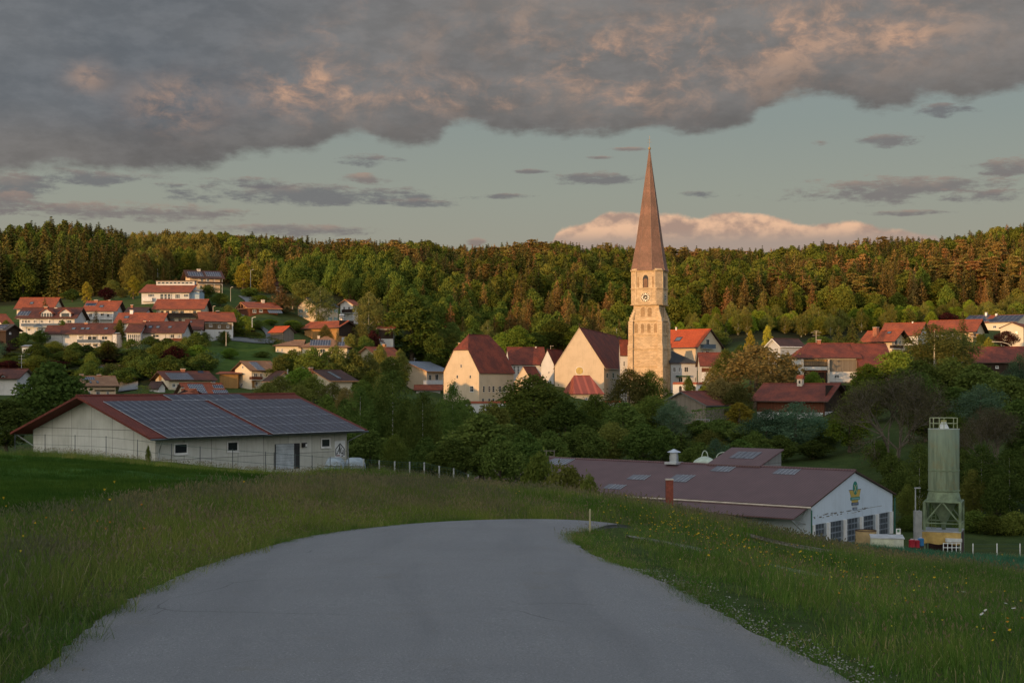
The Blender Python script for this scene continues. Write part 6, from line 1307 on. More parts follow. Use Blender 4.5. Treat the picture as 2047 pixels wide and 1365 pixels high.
for z_ in (2.0, 2.7): mb.tube((0, 0, z_), (1.8, 0, z_), .05, .05, W['gwood'], 4)
for x in (.1, .7, 1.7): mb.tube((x, 0, 0), (x, 0, 2.8), .05, .05, W['gwood'], 4)
mb.build('frame', t)
c0 = np.array((1.02, 18.6, 0)); c0[2] = gz(c0[0], c0[1]); t = thing('marker_stake', 'short pale wooden stake at the inner edge of the bend', 'stake', c0); mb = MB(); mb.tube((0, 0, -.1), (0, 0, .34), .014, .012, plain('stake_wood', (.42, .38, .22)), 6); mb.build('stake', t)
# ------------------------------------------------------------------ plants: prototypes as shared mesh data
RN = np.random.RandomState(11)
def leaf_mesh(name, C, Nn, size, tone, m, aspect=.6):
    n = len(C); a = np.cross(Nn, RN.normal(size=(n, 3))); a /= np.linalg.norm(a, axis=1)[:, None] + 1e-9; b = np.cross(Nn, a); b /= np.linalg.norm(b, axis=1)[:, None] + 1e-9
    s = size[:, None] * .5; V = np.empty((n, 4, 3))
    V[:, 0] = C - a * s; V[:, 1] = C + b * s * aspect; V[:, 2] = C + a * s; V[:, 3] = C - b * s * aspect
    me = bpy.data.meshes.new(name); me.vertices.add(4 * n); me.vertices.foreach_set('co', V.ravel()); me.loops.add(4 * n); me.loops.foreach_set('vertex_index', np.arange(4 * n))
    me.polygons.add(n); me.polygons.foreach_set('loop_start', np.arange(0, 4 * n, 4)); me.update()
    at_ = me.attributes.new('tone', 'FLOAT', 'FACE'); at_.data.foreach_set('value', np.clip(tone, 0, 1)); me.materials.append(m); return me
def rdir(n): v = RN.normal(size=(n, 3)); return v / np.linalg.norm(v, axis=1)[:, None]
def lumps_leaves(L, n, size, m, name, spread=.28, droop=0, flat=1.0, aspect=.6):
    """L: list of (x,y,z,r); leaves cover a thick shell of every lump"""
    L = np.array(L); p = L[:, 3] ** 2; idx = RN.choice(len(L), n, p=p / p.sum()); d = rdir(n); d[:, 2] = np.where(d[:, 2] < -.5, -d[:, 2], d[:, 2])
    r = L[idx, 3] * (1 + spread * RN.normal(size=n) * .55 - .12 * RN.rand(n)); C = L[idx, :3] + d * r[:, None] * np.array((1, 1, flat))
    if droop: C[:, 2] -= droop * RN.rand(n) ** 2 * L[idx, 3]
    Nn = d * .6 + rdir(n) * .75; Nn /= np.linalg.norm(Nn, axis=1)[:, None]
    lt = RN.rand(len(L)); tone = .5 * lt[idx] + .5 * RN.rand(n)
    return leaf_mesh(name, C, Nn, size * (.6 + .8 * RN.rand(n)), tone, m, aspect)
BARK = plain('bark', (.09, .07, .05), .9, 0, .4, 3); BARKB = plain('birch_bark', (.46, .44, .40), .8, 0, .35, 3); BARKP = plain('pine_bark', (.26, .12, .06), .9, 0, .3, 3)
def trunk_mesh(name, H_, r, L, m, top=.9, lean=.0, nl=12, fork=.35):
    mb = MB(); pts = [np.array((lean * t * H_ * .1 + .12 * r * sin(t * 9), .1 * r * cos(t * 7), t * H_ * top)) for t in np.linspace(0, 1, 6)]
    for i in range(5): mb.tube(pts[i], pts[i + 1], r * (1 - .17 * i) * (1.25 if i == 0 else 1), r * (1 - .17 * (i + 1)), m, 7, False)
    for (x, y, z, q) in list(L)[:nl]:
        z0 = max(H_ * .15, min(H_ * top * .92, z * fork + z * .45 - .35 * sqrt(x * x + y * y) * .6)); t = z0 / (H_ * top); a = np.array((0, 0, z0)); e = np.array((x, y, z)); mid = a * .5 + e * .5 + np.array((0, 0, .08 * H_ * .3))
        mb.tube(a, mid, r * .42, r * .25, m, 5, False); mb.tube(mid, e, r * .25, r * .08, m, 4, False)
    me = mb.build(name); d = me.data; bpy.data.objects.remove(me); return d
def blob_set(W_, H_, base, n, rr, power=1.0, seed=0):
    R_ = np.random.RandomState(seed); L = [(0, 0, base + (H_ - base) * .55, W_ * .28)]
    for i in range(n):
        t = (i + .5) / n; z = base + (H_ - base) * (.06 + .9 * t); prof = sin(pi * min(.97, max(.05, (t * .93 + .05))) ** power) ** .75; th = i * 2.4 + R_.uniform(-.5, .5); rad = W_ * .5 * prof * R_.uniform(.55, 1.0)
        r = W_ * rr * R_.uniform(.65, 1.25) * (.6 + .4 * prof); rad = max(0, rad - r * .6); L.append((rad * cos(th), rad * sin(th), z - r * .2, r))
    return L
LM = dict(
 green=leafmat('leaf_green', (.070, .106, .020), (.145, .175, .036), (.160, .165, .040)),
 dark=leafmat('leaf_dark', (.060, .096, .022), (.128, .172, .040)),
 bright=leafmat('leaf_bright', (.085, .145, .020), (.18, .235, .035)),
 yellow=leafmat('leaf_yellow', (0.272, 0.255, 0.034), (0.442, 0.357, 0.051)),
 olive=leafmat('leaf_olive', (.090, .098, .026), (.165, .150, .045), (.185, .140, .05)),
 birch=leafmat('leaf_birch', (0.102, 0.133, 0.034), (0.204, 0.196, 0.058), None, .4),
 blue=leafmat('leaf_bluegreen', (0.061, 0.112, 0.061), (0.119, 0.178, 0.105)),
 red=leafmat('leaf_red', (.038, .012, .014), (.075, .022, .020)),
 twig=leafmat('twig_brown', (.075, .075, .036), (.13, .12, .065), None, .2),
 spruce=leafmat('needle_spruce', (.036, .062, .020), (.095, .105, .032), (.13, .105, .034), .2),
 pine=leafmat('needle_pine', (.100, .100, .032), (.195, .145, .052), (.235, .140, .06), .2))
PROTO = {}
def proto(kind, crown, trunk, W_, H_):
    v = np.zeros(len(crown.vertices) * 3); crown.vertices.foreach_get('co', v); v = v.reshape(-1, 3)
    PROTO[kind] = (crown, trunk, 2 * np.percentile(np.hypot(v[:, 0], v[:, 1]), 97), np.percentile(v[:, 2], 99.7))
def make_broad(kind, m, seed, n=7000, size=.42, W_=9, H_=11, base=1.6, nb=30, rr=.17, bark=BARK, spread=.28, droop=0, power=1, r=.28, aspect=.6):
    L = blob_set(W_, H_, base, nb, rr, power, seed); proto(kind, lumps_leaves(L, n, size, m, 'crown_' + kind, spread, droop, .9, aspect), trunk_mesh('trunk_' + kind, H_, r, L[1:], bark), W_, H_)
make_broad('broadA', LM['green'], 1); make_broad('broadB', LM['dark'], 2, nb=36, rr=.15); make_broad('broadC', LM['bright'], 3, nb=34, rr=.15, n=8000, size=.36)
make_broad('broadD', LM['green'], 14, nb=26, rr=.19, spread=.45, n=8500, size=.34)
make_broad('walnut', LM['olive'], 4, nb=44, rr=.12, spread=.5, n=9000, size=.30, base=1.0, power=.8); make_broad('bluish', LM['blue'], 5, nb=34, rr=.14, spread=.55, n=9000, size=.26, base=.8)
make_broad('birch', LM['birch'], 6, W_=7, H_=14, base=3.5, nb=34, rr=.13, spread=.6, droop=1.2, n=7500, size=.26, bark=BARKB, r=.16, power=1.1); make_broad('birch_dark', LM['dark'], 16, W_=7, H_=14, base=1.6, nb=40, rr=.13, spread=.6, droop=1.2, n=8000, size=.26, bark=BARKB, r=.13, power=1.1)
make_broad('redtree', LM['red'], 7, n=5000); make_broad('oval', LM['yellow'], 8, W_=5, H_=9, base=.6, nb=30, rr=.15, n=5000, size=.28, power=.85)
make_broad('shrub', LM['green'], 9, W_=5, H_=4, base=.1, nb=22, rr=.19, n=3600, size=.26, r=.08); make_broad('shrub_bright', LM['bright'], 10, W_=5, H_=4, base=.1, nb=22, rr=.19, n=4200, size=.24, r=.08)
make_broad('tall', LM['green'], 12, W_=8, H_=13, base=1.8, nb=46, rr=.13, n=9500, size=.36, power=.75, spread=.4)
def bare_tree():
    R_ = random.Random(3); mb = MB(); tips = []
    def grow(p, d, l, r, lv):
        q = p + d * l; mb.tube(p, q, r, r * .68, BARK2, 5 if lv < 3 else 3, False)
        if lv >= 6: tips.append(q); return
        for k in range(3 if lv < 5 else 2):
            nd = d + np.array((R_.gauss(0, .5), R_.gauss(0, .5), R_.gauss(.06, .3))); nd /= np.linalg.norm(nd); grow(q, nd, l * R_.uniform(.66, .86), r * .62, lv + 1)
        if lv > 2: tips.append(q)
    BARK2 = plain('pale_bark', (.13, .11, .085), .9, 0, .3, 3)
    for k in range(3): a = k * 2.1; grow(np.array((.2 * cos(a), .2 * sin(a), 0)), np.array((.22 * cos(a), .22 * sin(a), .95)), 2.9, .20, 0)
    o = mb.build('x'); d = o.data; bpy.data.objects.remove(o); T_ = np.array(tips)
    sc_ = 1; n = 17000; i = RN.randint(0, len(T_), n); C = T_[i] + RN.normal(size=(n, 3)) * .36; Nn = rdir(n)
    W_ = np.percentile(np.abs(T_[:, :2]), 96) * 2; H_ = np.percentile(T_[:, 2], 99)
    proto('bare', leaf_mesh('crown_bare', C, Nn, .14 + .18 * RN.rand(n), RN.rand(n), LM['twig'], .35), d, W_, H_)
bare_tree()
def make_spruce(kind, m, seed, n=5200, W_=6.5, H_=20, size=.42, droop=.35, base=.06, pw=.85):
    R_ = np.random.RandomState(seed); nl = 34; Cs, Ns, Sz, To = [], [], [], []
    mb = MB(); mb.tube((0, 0, 0), (0, 0, H_ * .5), .26, .15, BARK, 6, False); mb.tube((0, 0, H_ * .5), (0, 0, H_ * .99), .15, .02, BARK, 5, False); tot = 0; br = []
    for i in range(nl):
        t = base + (1 - base) * (i / nl) ** 1.0; z = t * H_; R1 = W_ * .5 * (1 - t) ** pw * R_.uniform(.82, 1.12) + .12
        for k in range(7 if t < .8 else 5): th = k * 2 * pi / 7 + i * 1.3 + R_.uniform(-.2, .2); br.append((z, th, R1 * R_.uniform(.75, 1.15), R_.rand()))
    w = np.array([b[2] for b in br]); idx = R_.choice(len(br), n, p=w / w.sum()); B_ = np.array(br)[idx]; s = R_.rand(n) ** .7; r = B_[:, 2] * s; side = R_.normal(size=n) * .17 * B_[:, 2] * (1.05 - s)
    x = r * np.cos(B_[:, 1]) - side * np.sin(B_[:, 1]); y = r * np.sin(B_[:, 1]) + side * np.cos(B_[:, 1]); z = B_[:, 0] - droop * r * (s ** 1.0) + .25 * s * s * B_[:, 2] * .5 - R_.rand(n) * .25
    C = np.stack([x, y, np.maximum(z, .1)], 1); Nn = np.stack([.5 * np.cos(B_[:, 1]), .5 * np.sin(B_[:, 1]), np.full(n, .8)], 1) + R_.normal(size=(n, 3)) * .45; Nn /= np.linalg.norm(Nn, axis=1)[:, None]
    me = leaf_mesh('crown_' + kind, C, Nn, size * (.6 + .8 * R_.rand(n)), .55 * B_[:, 3] + .45 * R_.rand(n), m, .55); o = mb.build('x'); d = o.data; bpy.data.objects.remove(o); proto(kind, me, d, W_, H_)
make_spruce('spruceA', LM['spruce'], 1); make_spruce('spruceB', LM['spruce'], 2, W_=5.5, H_=21); make_spruce('thuja', LM['dark'], 3, W_=3.4, H_=7, size=.22, droop=.0, base=.02, pw=.6); make_spruce('yellow_cone', LM['yellow'], 4, W_=3.6, H_=5, size=.22, droop=0, base=.02, pw=.8, n=3000)
make_spruce('larch', LM['pine'], 5, W_=6.5, H_=16, size=.32, droop=.25, n=5200, pw=.75); make_spruce('silver_fir', LM['birch'], 6, W_=7, H_=12, size=.34, droop=.2, n=5500, pw=.7)
def make_pine(kind, m, seed, W_=6.5, H_=19, n=3600):
    R_ = np.random.RandomState(seed); L = []
    for i in range(16): t = R_.uniform(.5, .98); th = R_.uniform(0, 6.3); r = W_ * .5 * (1.15 - t) ** .6 * R_.uniform(.2, .95); L.append((r * cos(th), r * sin(th), t * H_, R_.uniform(.55, 1.05)))
    proto(kind, lumps_leaves(L, n, .36, m, 'crown_' + kind, .4, 0, .6), trunk_mesh('trunk_' + kind, H_, .22, L, BARKP, .96, 0, 16, .6), W_, H_)
make_pine('pineA', LM['pine'], 1); make_pine('pineB', LM['pine'], 2)

def tree(name, kind, px, yt, wp, Z, label, group=None, cat='tree', sink=.3, hmin=1.0, dx=0, rot=None):
    cr, tk, W_, H_ = PROTO[kind]; x = (px - CX) / F * Z; g = gz(x, Z); zt = zat(yt, Z); hh = max(hmin, zt - g); ww = wp / F * Z * (1.12 if Z > 150 else 1.0)
    ww = max(ww, .18 * hh)
    r = thing(name, label, cat, (x, Z, g - sink), group); r.rotation_euler = (0, 0, random.Random(px * 7 + yt).uniform(0, 6.28) if rot is None else rot)
    s = (ww / W_, ww / W_, (hh + sink) / H_)
    for nm, me in (('crown', cr), ('trunk', tk)):
        o = bpy.data.objects.new(nm, me); o.parent = r; COL.objects.link(o)
    r.scale = s; return r
# --- single trees that stand out: (name, kind, px, ytop, width px, distance, label)
for a in [
 ('oak_tree', 'broadB', 100, 726, 165, 176, 'huge dark round-crowned tree left of the solar barn gable'), ('oak_tree', 'broadB', 12, 800, 120, 170, 'dark tree cut by the left edge below the huge round-crowned one'),
 ('oak_tree', 'tall', 823, 590, 118, 476, 'tall dark oak standing alone above the zinc roof, trunk bare at the foot'), ('birch_tree', 'birch', 640, 574, 58, 474, 'brownish birch in front of the teal-shuttered house'),
 ('birch_tree', 'birch', 737, 585, 56, 476, 'golden-brown birch between the gabled chalet and the tall dark oak'), ('maple_tree', 'broadA', 605, 532, 68, 535, 'dense round tree at the forest edge above the long chalet bungalow'),
 ('larch_tree', 'larch', 562, 572, 60, 492, 'brown spreading conifer right behind the chalet bungalow'), ('pine_tree', 'oval', 487, 528, 42, 582, 'golden lit tree beside the tall street lamp of the lane'),
 ('ash_tree', 'oval', 267, 551, 26, 520, 'slim yellow-green tree left of the modern house'), ('ash_tree', 'oval', 173, 564, 22, 512, 'slim orange-yellow tree behind the solar thermal house'),
 ('copper_beech', 'redtree', 214, 575, 34, 515, 'dark red copper beech behind the solar thermal house'), ('fir_tree', 'spruceA', 90, 597, 24, 447, 'small dark fir in front of the long red farmhouse roof'),
 ('fir_tree', 'spruceB', 192, 622, 26, 432, 'small fir hiding part of the white balcony below the collectors'), ('cedar_tree', 'spruceA', 216, 686, 52, 384, 'drooping dark cedar below the four-skylight house'),
 ('fir_tree', 'spruceA', 340, 518, 24, 560, 'dark narrow fir left of the top chalet'), ('fir_tree', 'spruceB', 327, 530, 20, 555, 'second dark fir just left of the narrow one by the top chalet'),
 ('garden_tree', 'broadC', 396, 690, 58, 380, 'sunlit round bush-like tree at the left end of the hill meadow'), ('garden_tree', 'broadC', 459, 696, 34, 412, 'small loose young tree standing in the hill meadow'),
 ('fir_tree', 'larch', 674, 662, 22, 418, 'thin brown conifer poking up before the hipped bungalow'), ('conifer', 'silver_fir', 1704, 637, 46, 398, 'grey-green fir with broad base behind the big farmhouse ridge'), ('conifer', 'silver_fir', 1676, 652, 42, 396, 'lower grey-green fir left of the taller one behind the farmhouse ridge'),
 ('walnut_tree', 'walnut', 1512, 690, 175, 330, 'wide golden-brown walnut tree between the stable and the big farmhouse'), ('cypress_tree', 'oval', 1500, 662, 26, 392, 'left one of two pointed golden trees behind the walnut'), ('cypress_tree', 'oval', 1535, 652, 28, 392, 'right and taller one of two pointed golden trees behind the walnut'),
 ('locust_tree', 'birch', 1868, 650, 118, 312, 'spreading tree with bare pale trunks lit by the sun right of the overhanging gable'), ('locust_tree', 'birch', 1905, 658, 100, 318, 'second spreading pale-trunked tree beside the spruce on the right'),
 ('spruce_tree', 'spruceA', 1925, 628, 46, 335, 'tall dark spruce in front of the red roof left of the red maple'), ('red_maple', 'redtree', 2012, 662, 48, 430, 'dark red maple before the cream gabled house'), ('copper_beech', 'redtree', 1893, 625, 44, 545, 'dark red tree top behind the red roof ridge on the right'),
 ('cypress_tree', 'yellow_cone', 1976, 674, 30, 418, 'small golden cone-shaped conifer by the curved lamp'), ('cypress_tree', 'thuja', 1966, 667, 20, 422, 'slim green cypress beside the golden cone'),
 ('bare_tree', 'bare', 1790, 745, 215, 205, 'big leafless grey-brown tree with twisted limbs on the slope left of the silo'), ('bare_tree', 'bare', 1985, 812, 150, 188, 'second thin-leaved brown tree behind the silo on the right'),
 ('lime_tree', 'broadC', 1698, 806, 78, 228, 'dense bright round tree right of the brown barn gable'), ('lime_tree', 'broadC', 1792, 702, 92, 300, 'dense bright tree at the right end of the farmhouse roof'),
 ('garden_bush', 'shrub_bright', 1625, 743, 40, 338, 'bright round bush in front of the farmhouse gallery'), ('willow_tree', 'bluish', 1590, 806, 135, 236, 'grey-green willow in front of the brown barn'), ('willow_tree', 'bluish', 1533, 818, 95, 238, 'smaller grey-green willow left of the big one'),
 ('elder_bush', 'oval', 1478, 805, 60, 272, 'yellow-green bush between the long shed and the brown barn'), ('conifer', 'thuja', 1362, 868, 78, 222, 'blackish-green broad conifer behind the hall ridge'),
 ('chestnut_tree', 'walnut', 1258, 738, 90, 336, 'yellowish lit tree in front of the tower foot'), ('chestnut_tree', 'broadD', 1300, 742, 70, 338, 'darker green tree covering the foot of the tower'),
 ('lime_tree', 'broadB', 962, 828, 175, 128, 'big broad-crowned tree left of the hall roof'), ('hazel_bush', 'broadB', 1050, 862, 110, 124, 'rounded green tree at the left end of the hall roof'),
 ('hazel_bush', 'shrub', 1135, 930, 130, 106, 'low bright bush spilling over the bank before the hall roof'), ('hazel_bush', 'shrub', 1180, 948, 52, 102, 'small bush at the right end of the bank thicket'),
 ('birch_tree', 'birch_dark', 785, 742, 105, 188, 'tall white-stemmed birch in the belt right of the solar barn'), ('birch_tree', 'birch_dark', 905, 766, 62, 182, 'slender loose birch in front of the storehouse'), ('birch_tree', 'birch_dark', 720, 775, 75, 184, 'white-stemmed birch just right of the barn roof end'),
 ('birch_tree', 'birch_dark', 845, 785, 70, 176, 'leafy birch between the two taller ones before the zinc-roofed house'), ('birch_tree', 'birch_dark', 1962, 888, 85, 166, 'birch with several white stems right of the silo'), ('birch_tree', 'birch_dark', 2018, 900, 95, 163, 'birch with white stems at the right edge behind the paddock fence'),
 ('birch_tree', 'birch_dark', 1838, 888, 80, 168, 'birch directly left of the silo tank'), ('hawthorn', 'bluish', 2038, 708, 60, 258, 'white-flecked grey-green bush at the right edge below the long roof'),
 ('oak_tree', 'broadD', 1068, 752, 165, 258, 'large dark oak in front of the little gabled wing'), ('sapling', 'shrub', 296, 890, 12, 108, 'little sapling at the corner of the concrete barn wall')]:
    tree(*a)
# --- belts of look-alike trees
rb = random.Random(21)
def belt(lst, name, label, group, cat='tree'):
    for k, px, yt, w, Z in lst: tree(name, k, px, yt, w, Z, label, group, cat)
belt([('broadB', 612, 800, 70, 186), ('broadD', 655, 792, 75, 190), ('broadB', 690, 800, 60, 198), ('broadB', 750, 800, 80, 205), ('broadD', 810, 800, 80, 200), ('broadB', 880, 805, 80, 196), ('broadB', 930, 800, 80, 205), ('broadA', 985, 806, 80, 230), ('broadB', 640, 850, 60, 160), ('broadB', 740, 860, 90, 160), ('broadD', 790, 870, 70, 150), ('broadB', 850, 875, 90, 145), ('broadB', 700, 850, 80, 165), ('broadB', 905, 878, 110, 122), ('broadB', 1000, 872, 110, 120), ('shrub', 1075, 905, 90, 112), ('broadB', 860, 890, 80, 132)], 'belt_tree', 'dark leafy tree in the shaded belt just behind the right half of the solar barn', 'trees of the belt behind the solar barn')
belt([('broadB', 1130, 802, 100, 240), ('broadD', 1190, 790, 95, 250), ('broadB', 1245, 805, 100, 245), ('broadD', 1305, 792, 110, 262), ('bluish', 1345, 800, 70, 255), ('broadB', 1005, 825, 80, 235), ('broadB', 1060, 835, 90, 222), ('broadB', 1100, 862, 90, 212), ('broadB', 1165, 850, 100, 215), ('broadD', 1225, 845, 90, 222), ('broadB', 1285, 848, 100, 218), ('broadB', 1325, 852, 70, 226), ('broadD', 1415, 860, 70, 225), ('broadD', 1395, 840, 60, 258), ('broadB', 1440, 838, 90, 252), ('broadB', 1490, 845, 90, 246), ('broadB', 1480, 878, 80, 216), ('broadB', 1510, 862, 60, 226), ('broadB', 1650, 858, 55, 236), ('bluish', 1430, 878, 60, 205), ('broadB', 1400, 885, 80, 205), ('broadB', 1560, 870, 80, 224), ('broadB', 1625, 880, 70, 226), ('broadB', 1470, 890, 80, 208), ('broadD', 1665, 830, 60, 240), ('broadB', 1530, 888, 70, 214)], 'belt_tree', 'dark green tree in the shaded belt between the church and the hall roof', 'trees of the belt between church and hall')
belt([('broadB', 1840, 722, 120, 262), ('broadD', 1900, 715, 110, 262), ('broadB', 1955, 728, 120, 256), ('bluish', 1960, 770, 110, 228), ('broadB', 1900, 775, 110, 236), ('broadB', 2020, 752, 110, 246), ('broadB', 2035, 800, 100, 216), ('broadB', 1850, 800, 90, 226), ('broadD', 1905, 830, 90, 206), ('broadB', 2045, 860, 80, 190), ('broadD', 1740, 760, 90, 262), ('broadC', 1735, 728, 60, 300), ('broadB', 1840, 745, 90, 252), ('broadB', 1925, 900, 80, 178), ('broadB', 1800, 930, 60, 178), ('broadB', 1870, 905, 70, 184), ('broadB', 1990, 930, 80, 172), ('broadB', 2060, 930, 80, 170), ('broadD', 1815, 968, 46, 166), ('broadB', 1930, 955, 70, 176), ('broadD', 1970, 965, 80, 182), ('broadB', 2010, 962, 80, 184), ('broadB', 2045, 975, 80, 180), ('broadB', 1850, 950, 60, 182), ('broadD', 1890, 940, 70, 188), ('broadB', 1780, 905, 60, 200), ('broadD', 1755, 880, 60, 214), ('bluish', 1950, 1000, 60, 170), ('broadB', 2000, 1010, 60, 172), ('shrub', 1815, 1030, 50, 160), ('shrub', 1850, 1042, 50, 158), ('shrub', 1945, 1020, 70, 158), ('shrub', 1985, 1030, 66, 156), ('shrub', 2025, 1022, 70, 155), ('shrub', 2060, 1030, 60, 156), ('broadD', 1945, 940, 60, 164), ('broadB', 1992, 950, 60, 160)], 'slope_tree', 'dark tree in the dense shaded thicket on the slope around the silo', 'trees of the dark slope at the right')
belt([('broadA', 586, 700, 60, 344), ('broadA', 625, 696, 70, 340), ('broadA', 668, 694, 66, 343), ('broadA', 706, 700, 60, 346), ('walnut', 738, 706, 50, 350), ('broadA', 560, 712, 44, 340), ('broadC', 600, 735, 60, 318), ('broadD', 560, 752, 56, 312), ('broadD', 625, 752, 62, 312), ('walnut', 665, 765, 60, 300), ('broadD', 600, 770, 60, 296), ('broadD', 535, 765, 50, 302), ('walnut', 690, 775, 50, 285), ('broadA', 745, 740, 50, 335), ('broadA', 780, 715, 56, 360), ('broadA', 725, 760, 56, 300), ('broadD', 765, 750, 48, 320), ('broadA', 790, 738, 56, 425), ('broadA', 745, 756, 60, 385), ('walnut', 712, 742, 50, 388), ('broadD', 765, 772, 50, 372), ('broadA', 760, 715, 60, 440)], 'garden_tree', 'leafy green tree of the sunlit clump between the hill meadow and the brown gables', 'trees of the clump below the hipped bungalow')
belt([('broadA', 884, 704, 60, 470), ('broadD', 905, 668, 60, 482), ('broadC', 925, 685, 46, 466), ('broadA', 850, 700, 56, 480), ('broadD', 876, 690, 60, 476), ('broadA', 790, 722, 50, 466), ('broadA', 900, 690, 50, 470), ('broadA', 790, 700, 60, 480), ('broadD', 765, 712, 50, 470), ('broadA', 860, 650, 60, 482), ('broadB', 905, 645, 60, 490), ('broadB', 940, 660, 60, 480), ('broadA', 870, 668, 50, 465), ('birch', 975, 642, 36, 485), ('broadC', 1035, 652, 60, 480), ('broadC', 1005, 665, 46, 478), ('broadA', 1110, 640, 72, 500), ('broadA', 1070, 665, 50, 490), ('broadC', 1150, 652, 50, 500), ('broadA', 1215, 655, 46, 505), ('broadD', 850, 645, 50, 488), ('broadA', 800, 700, 40, 430), ('broadA', 760, 690, 36, 420)], 'village_tree', 'leafy tree rising behind the storehouse and convent roofs', 'trees behind the storehouse')
belt([('walnut', 1440, 758, 70, 300), ('walnut', 1475, 770, 60, 296), ('oval', 1408, 772, 40, 310), ('shrub_bright', 1555, 770, 50, 312), ('walnut', 1590, 735, 60, 352), ('walnut', 1570, 710, 60, 356), ('broadD', 1450, 700, 60, 380), ('walnut', 1424, 735, 40, 345), ('shrub', 1377, 752, 22, 400), ('walnut', 1745, 690, 60, 372), ('walnut', 1720, 683, 40, 372), ('broadD', 1690, 770, 60, 318), ('broadC', 1735, 745, 60, 320), ('shrub_bright', 1715, 770, 36, 305)], 'garden_tree', 'garden tree or tall bush among the farm buildings right of the tower', 'garden trees of the farms right of the tower')
for i in range(72):
    px = rb.uniform(-10, 470); Z = rb.uniform(352, 398); yt = rb.uniform(676, 742) + (Z < 370) * 12 - (px > 350) * 4
    if 415 < px: px = rb.uniform(0, 410)
    k = rb.choice(['broadB', 'broadB', 'broadD', 'broadA', 'shrub', 'broadB', 'broadD', 'broadB', 'broadB', 'bluish', 'redtree']); w = rb.uniform(34, 66)
    tree('garden_tree', k, px, max(yt, 763 - (gz((px - CX) / F * Z, Z) + 6.5) * F / Z), w, Z, 'bush or small tree in the dark hillside gardens below the left cluster of houses', 'garden trees on the left slope')
for px, yt, w, Z, k in [(300, 672, 46, 398, 'broadB'), (335, 690, 40, 394, 'broadB'), (392, 664, 44, 396, 'broadB'), (62, 690, 40, 400, 'broadD'), (110, 682, 46, 402, 'broadD'), (28, 668, 44, 404, 'broadB'), (240, 640, 24, 418, 'broadD'), (228, 690, 40, 396, 'spruceA'), (150, 684, 36, 398, 'broadB'), (370, 674, 36, 396, 'broadD'), (12, 640, 20, 425, 'broadA'), (125, 640, 20, 430, 'broadA'), (175, 690, 40, 402, 'broadB'), (205, 692, 36, 402, 'broadD'), (262, 678, 34, 402, 'broadA'), (320, 682, 40, 400, 'broadB'), (355, 684, 36, 398, 'broadB'), (80, 660, 34, 420, 'broadA'), (48, 664, 30, 420, 'broadB'), (140, 690, 36, 402, 'broadA'), (375, 655, 30, 424, 'broadA'), (410, 664, 26, 428, 'broadD'), (448, 662, 26, 430, 'broadA')]:
    tree('garden_tree', k, px, yt, w, Z, 'leafy bush right below the house fronts of the left cluster', 'bushes below the left house fronts')
for px, yt, w, Z, k in [(415, 570, 40, 528, 'broadD'), (440, 586, 36, 512, 'broadA'), (500, 575, 40, 545, 'broadA'), (520, 590, 40, 520, 'broadC'), (455, 610, 30, 478, 'broadD'), (470, 618, 24, 462, 'broadC'), (468, 640, 30, 446, 'broadA'), (490, 632, 34, 446, 'broadC'), (515, 640, 34, 456, 'broadD'), (540, 638, 30, 466, 'broadC'), (585, 640, 34, 474, 'broadC'), (595, 648, 36, 468, 'broadA'), (400, 586, 36, 518, 'broadD'), (300, 560, 40, 540, 'broadB'), (245, 575, 30, 530, 'walnut'), (145, 578, 36, 530, 'broadB'), (225, 560, 30, 545, 'broadA'), (375, 545, 40, 575, 'broadB'), (352, 556, 24, 535, 'larch'), (650, 650, 30, 452, 'walnut'), (470, 662, 40, 452, 'shrub'), (492, 664, 36, 450, 'redtree'), (440, 664, 40, 450, 'shrub'), (512, 664, 26, 449, 'shrub'), (525, 702, 34, 418, 'shrub'), (610, 560, 60, 520, 'broadA'), (640, 590, 40, 500, 'broadA'), (585, 590, 44, 505, 'birch'), (700, 590, 36, 520, 'spruceA'), (775, 600, 30, 500, 'spruceB'), (760, 610, 40, 490, 'walnut'), (930, 600, 50, 530, 'broadB'), (722, 645, 44, 464, 'walnut'), (745, 662, 36, 462, 'redtree'), (730, 672, 40, 452, 'broadA'), (700, 668, 30, 452, 'broadA')]:
    tree('lane_tree', k, px, yt, w, Z, 'tree or bush along the upper lane between the left houses and the forest edge', 'trees along the upper lane')
for px, yt, w, Z, k in [(1590, 690, 40, 430, 'broadD'), (1640, 672, 50, 470, 'broadA'), (1480, 690, 40, 440, 'broadB'), (1430, 660, 60, 500, 'broadA'), (1400, 655, 50, 520, 'broadA'), (1760, 690, 30, 395, 'walnut'), (1840, 690, 36, 405, 'broadC'), (1990, 690, 40, 415, 'broadC'), (2040, 700, 40, 405, 'broadD'), (1950, 690, 30, 408, 'walnut'), (1700, 665, 30, 440, 'broadB'), (1920, 690, 40, 380, 'broadD'), (1860, 700, 60, 330, 'broadD'), (1900, 705, 50, 322, 'broadC'), (1545, 680, 40, 450, 'walnut'), (1960, 668, 22, 440, 'broadA')]:
    tree('village_tree', k, px, yt, w, Z, 'garden tree among the upper farmhouses on the right', 'garden trees of the upper right village')
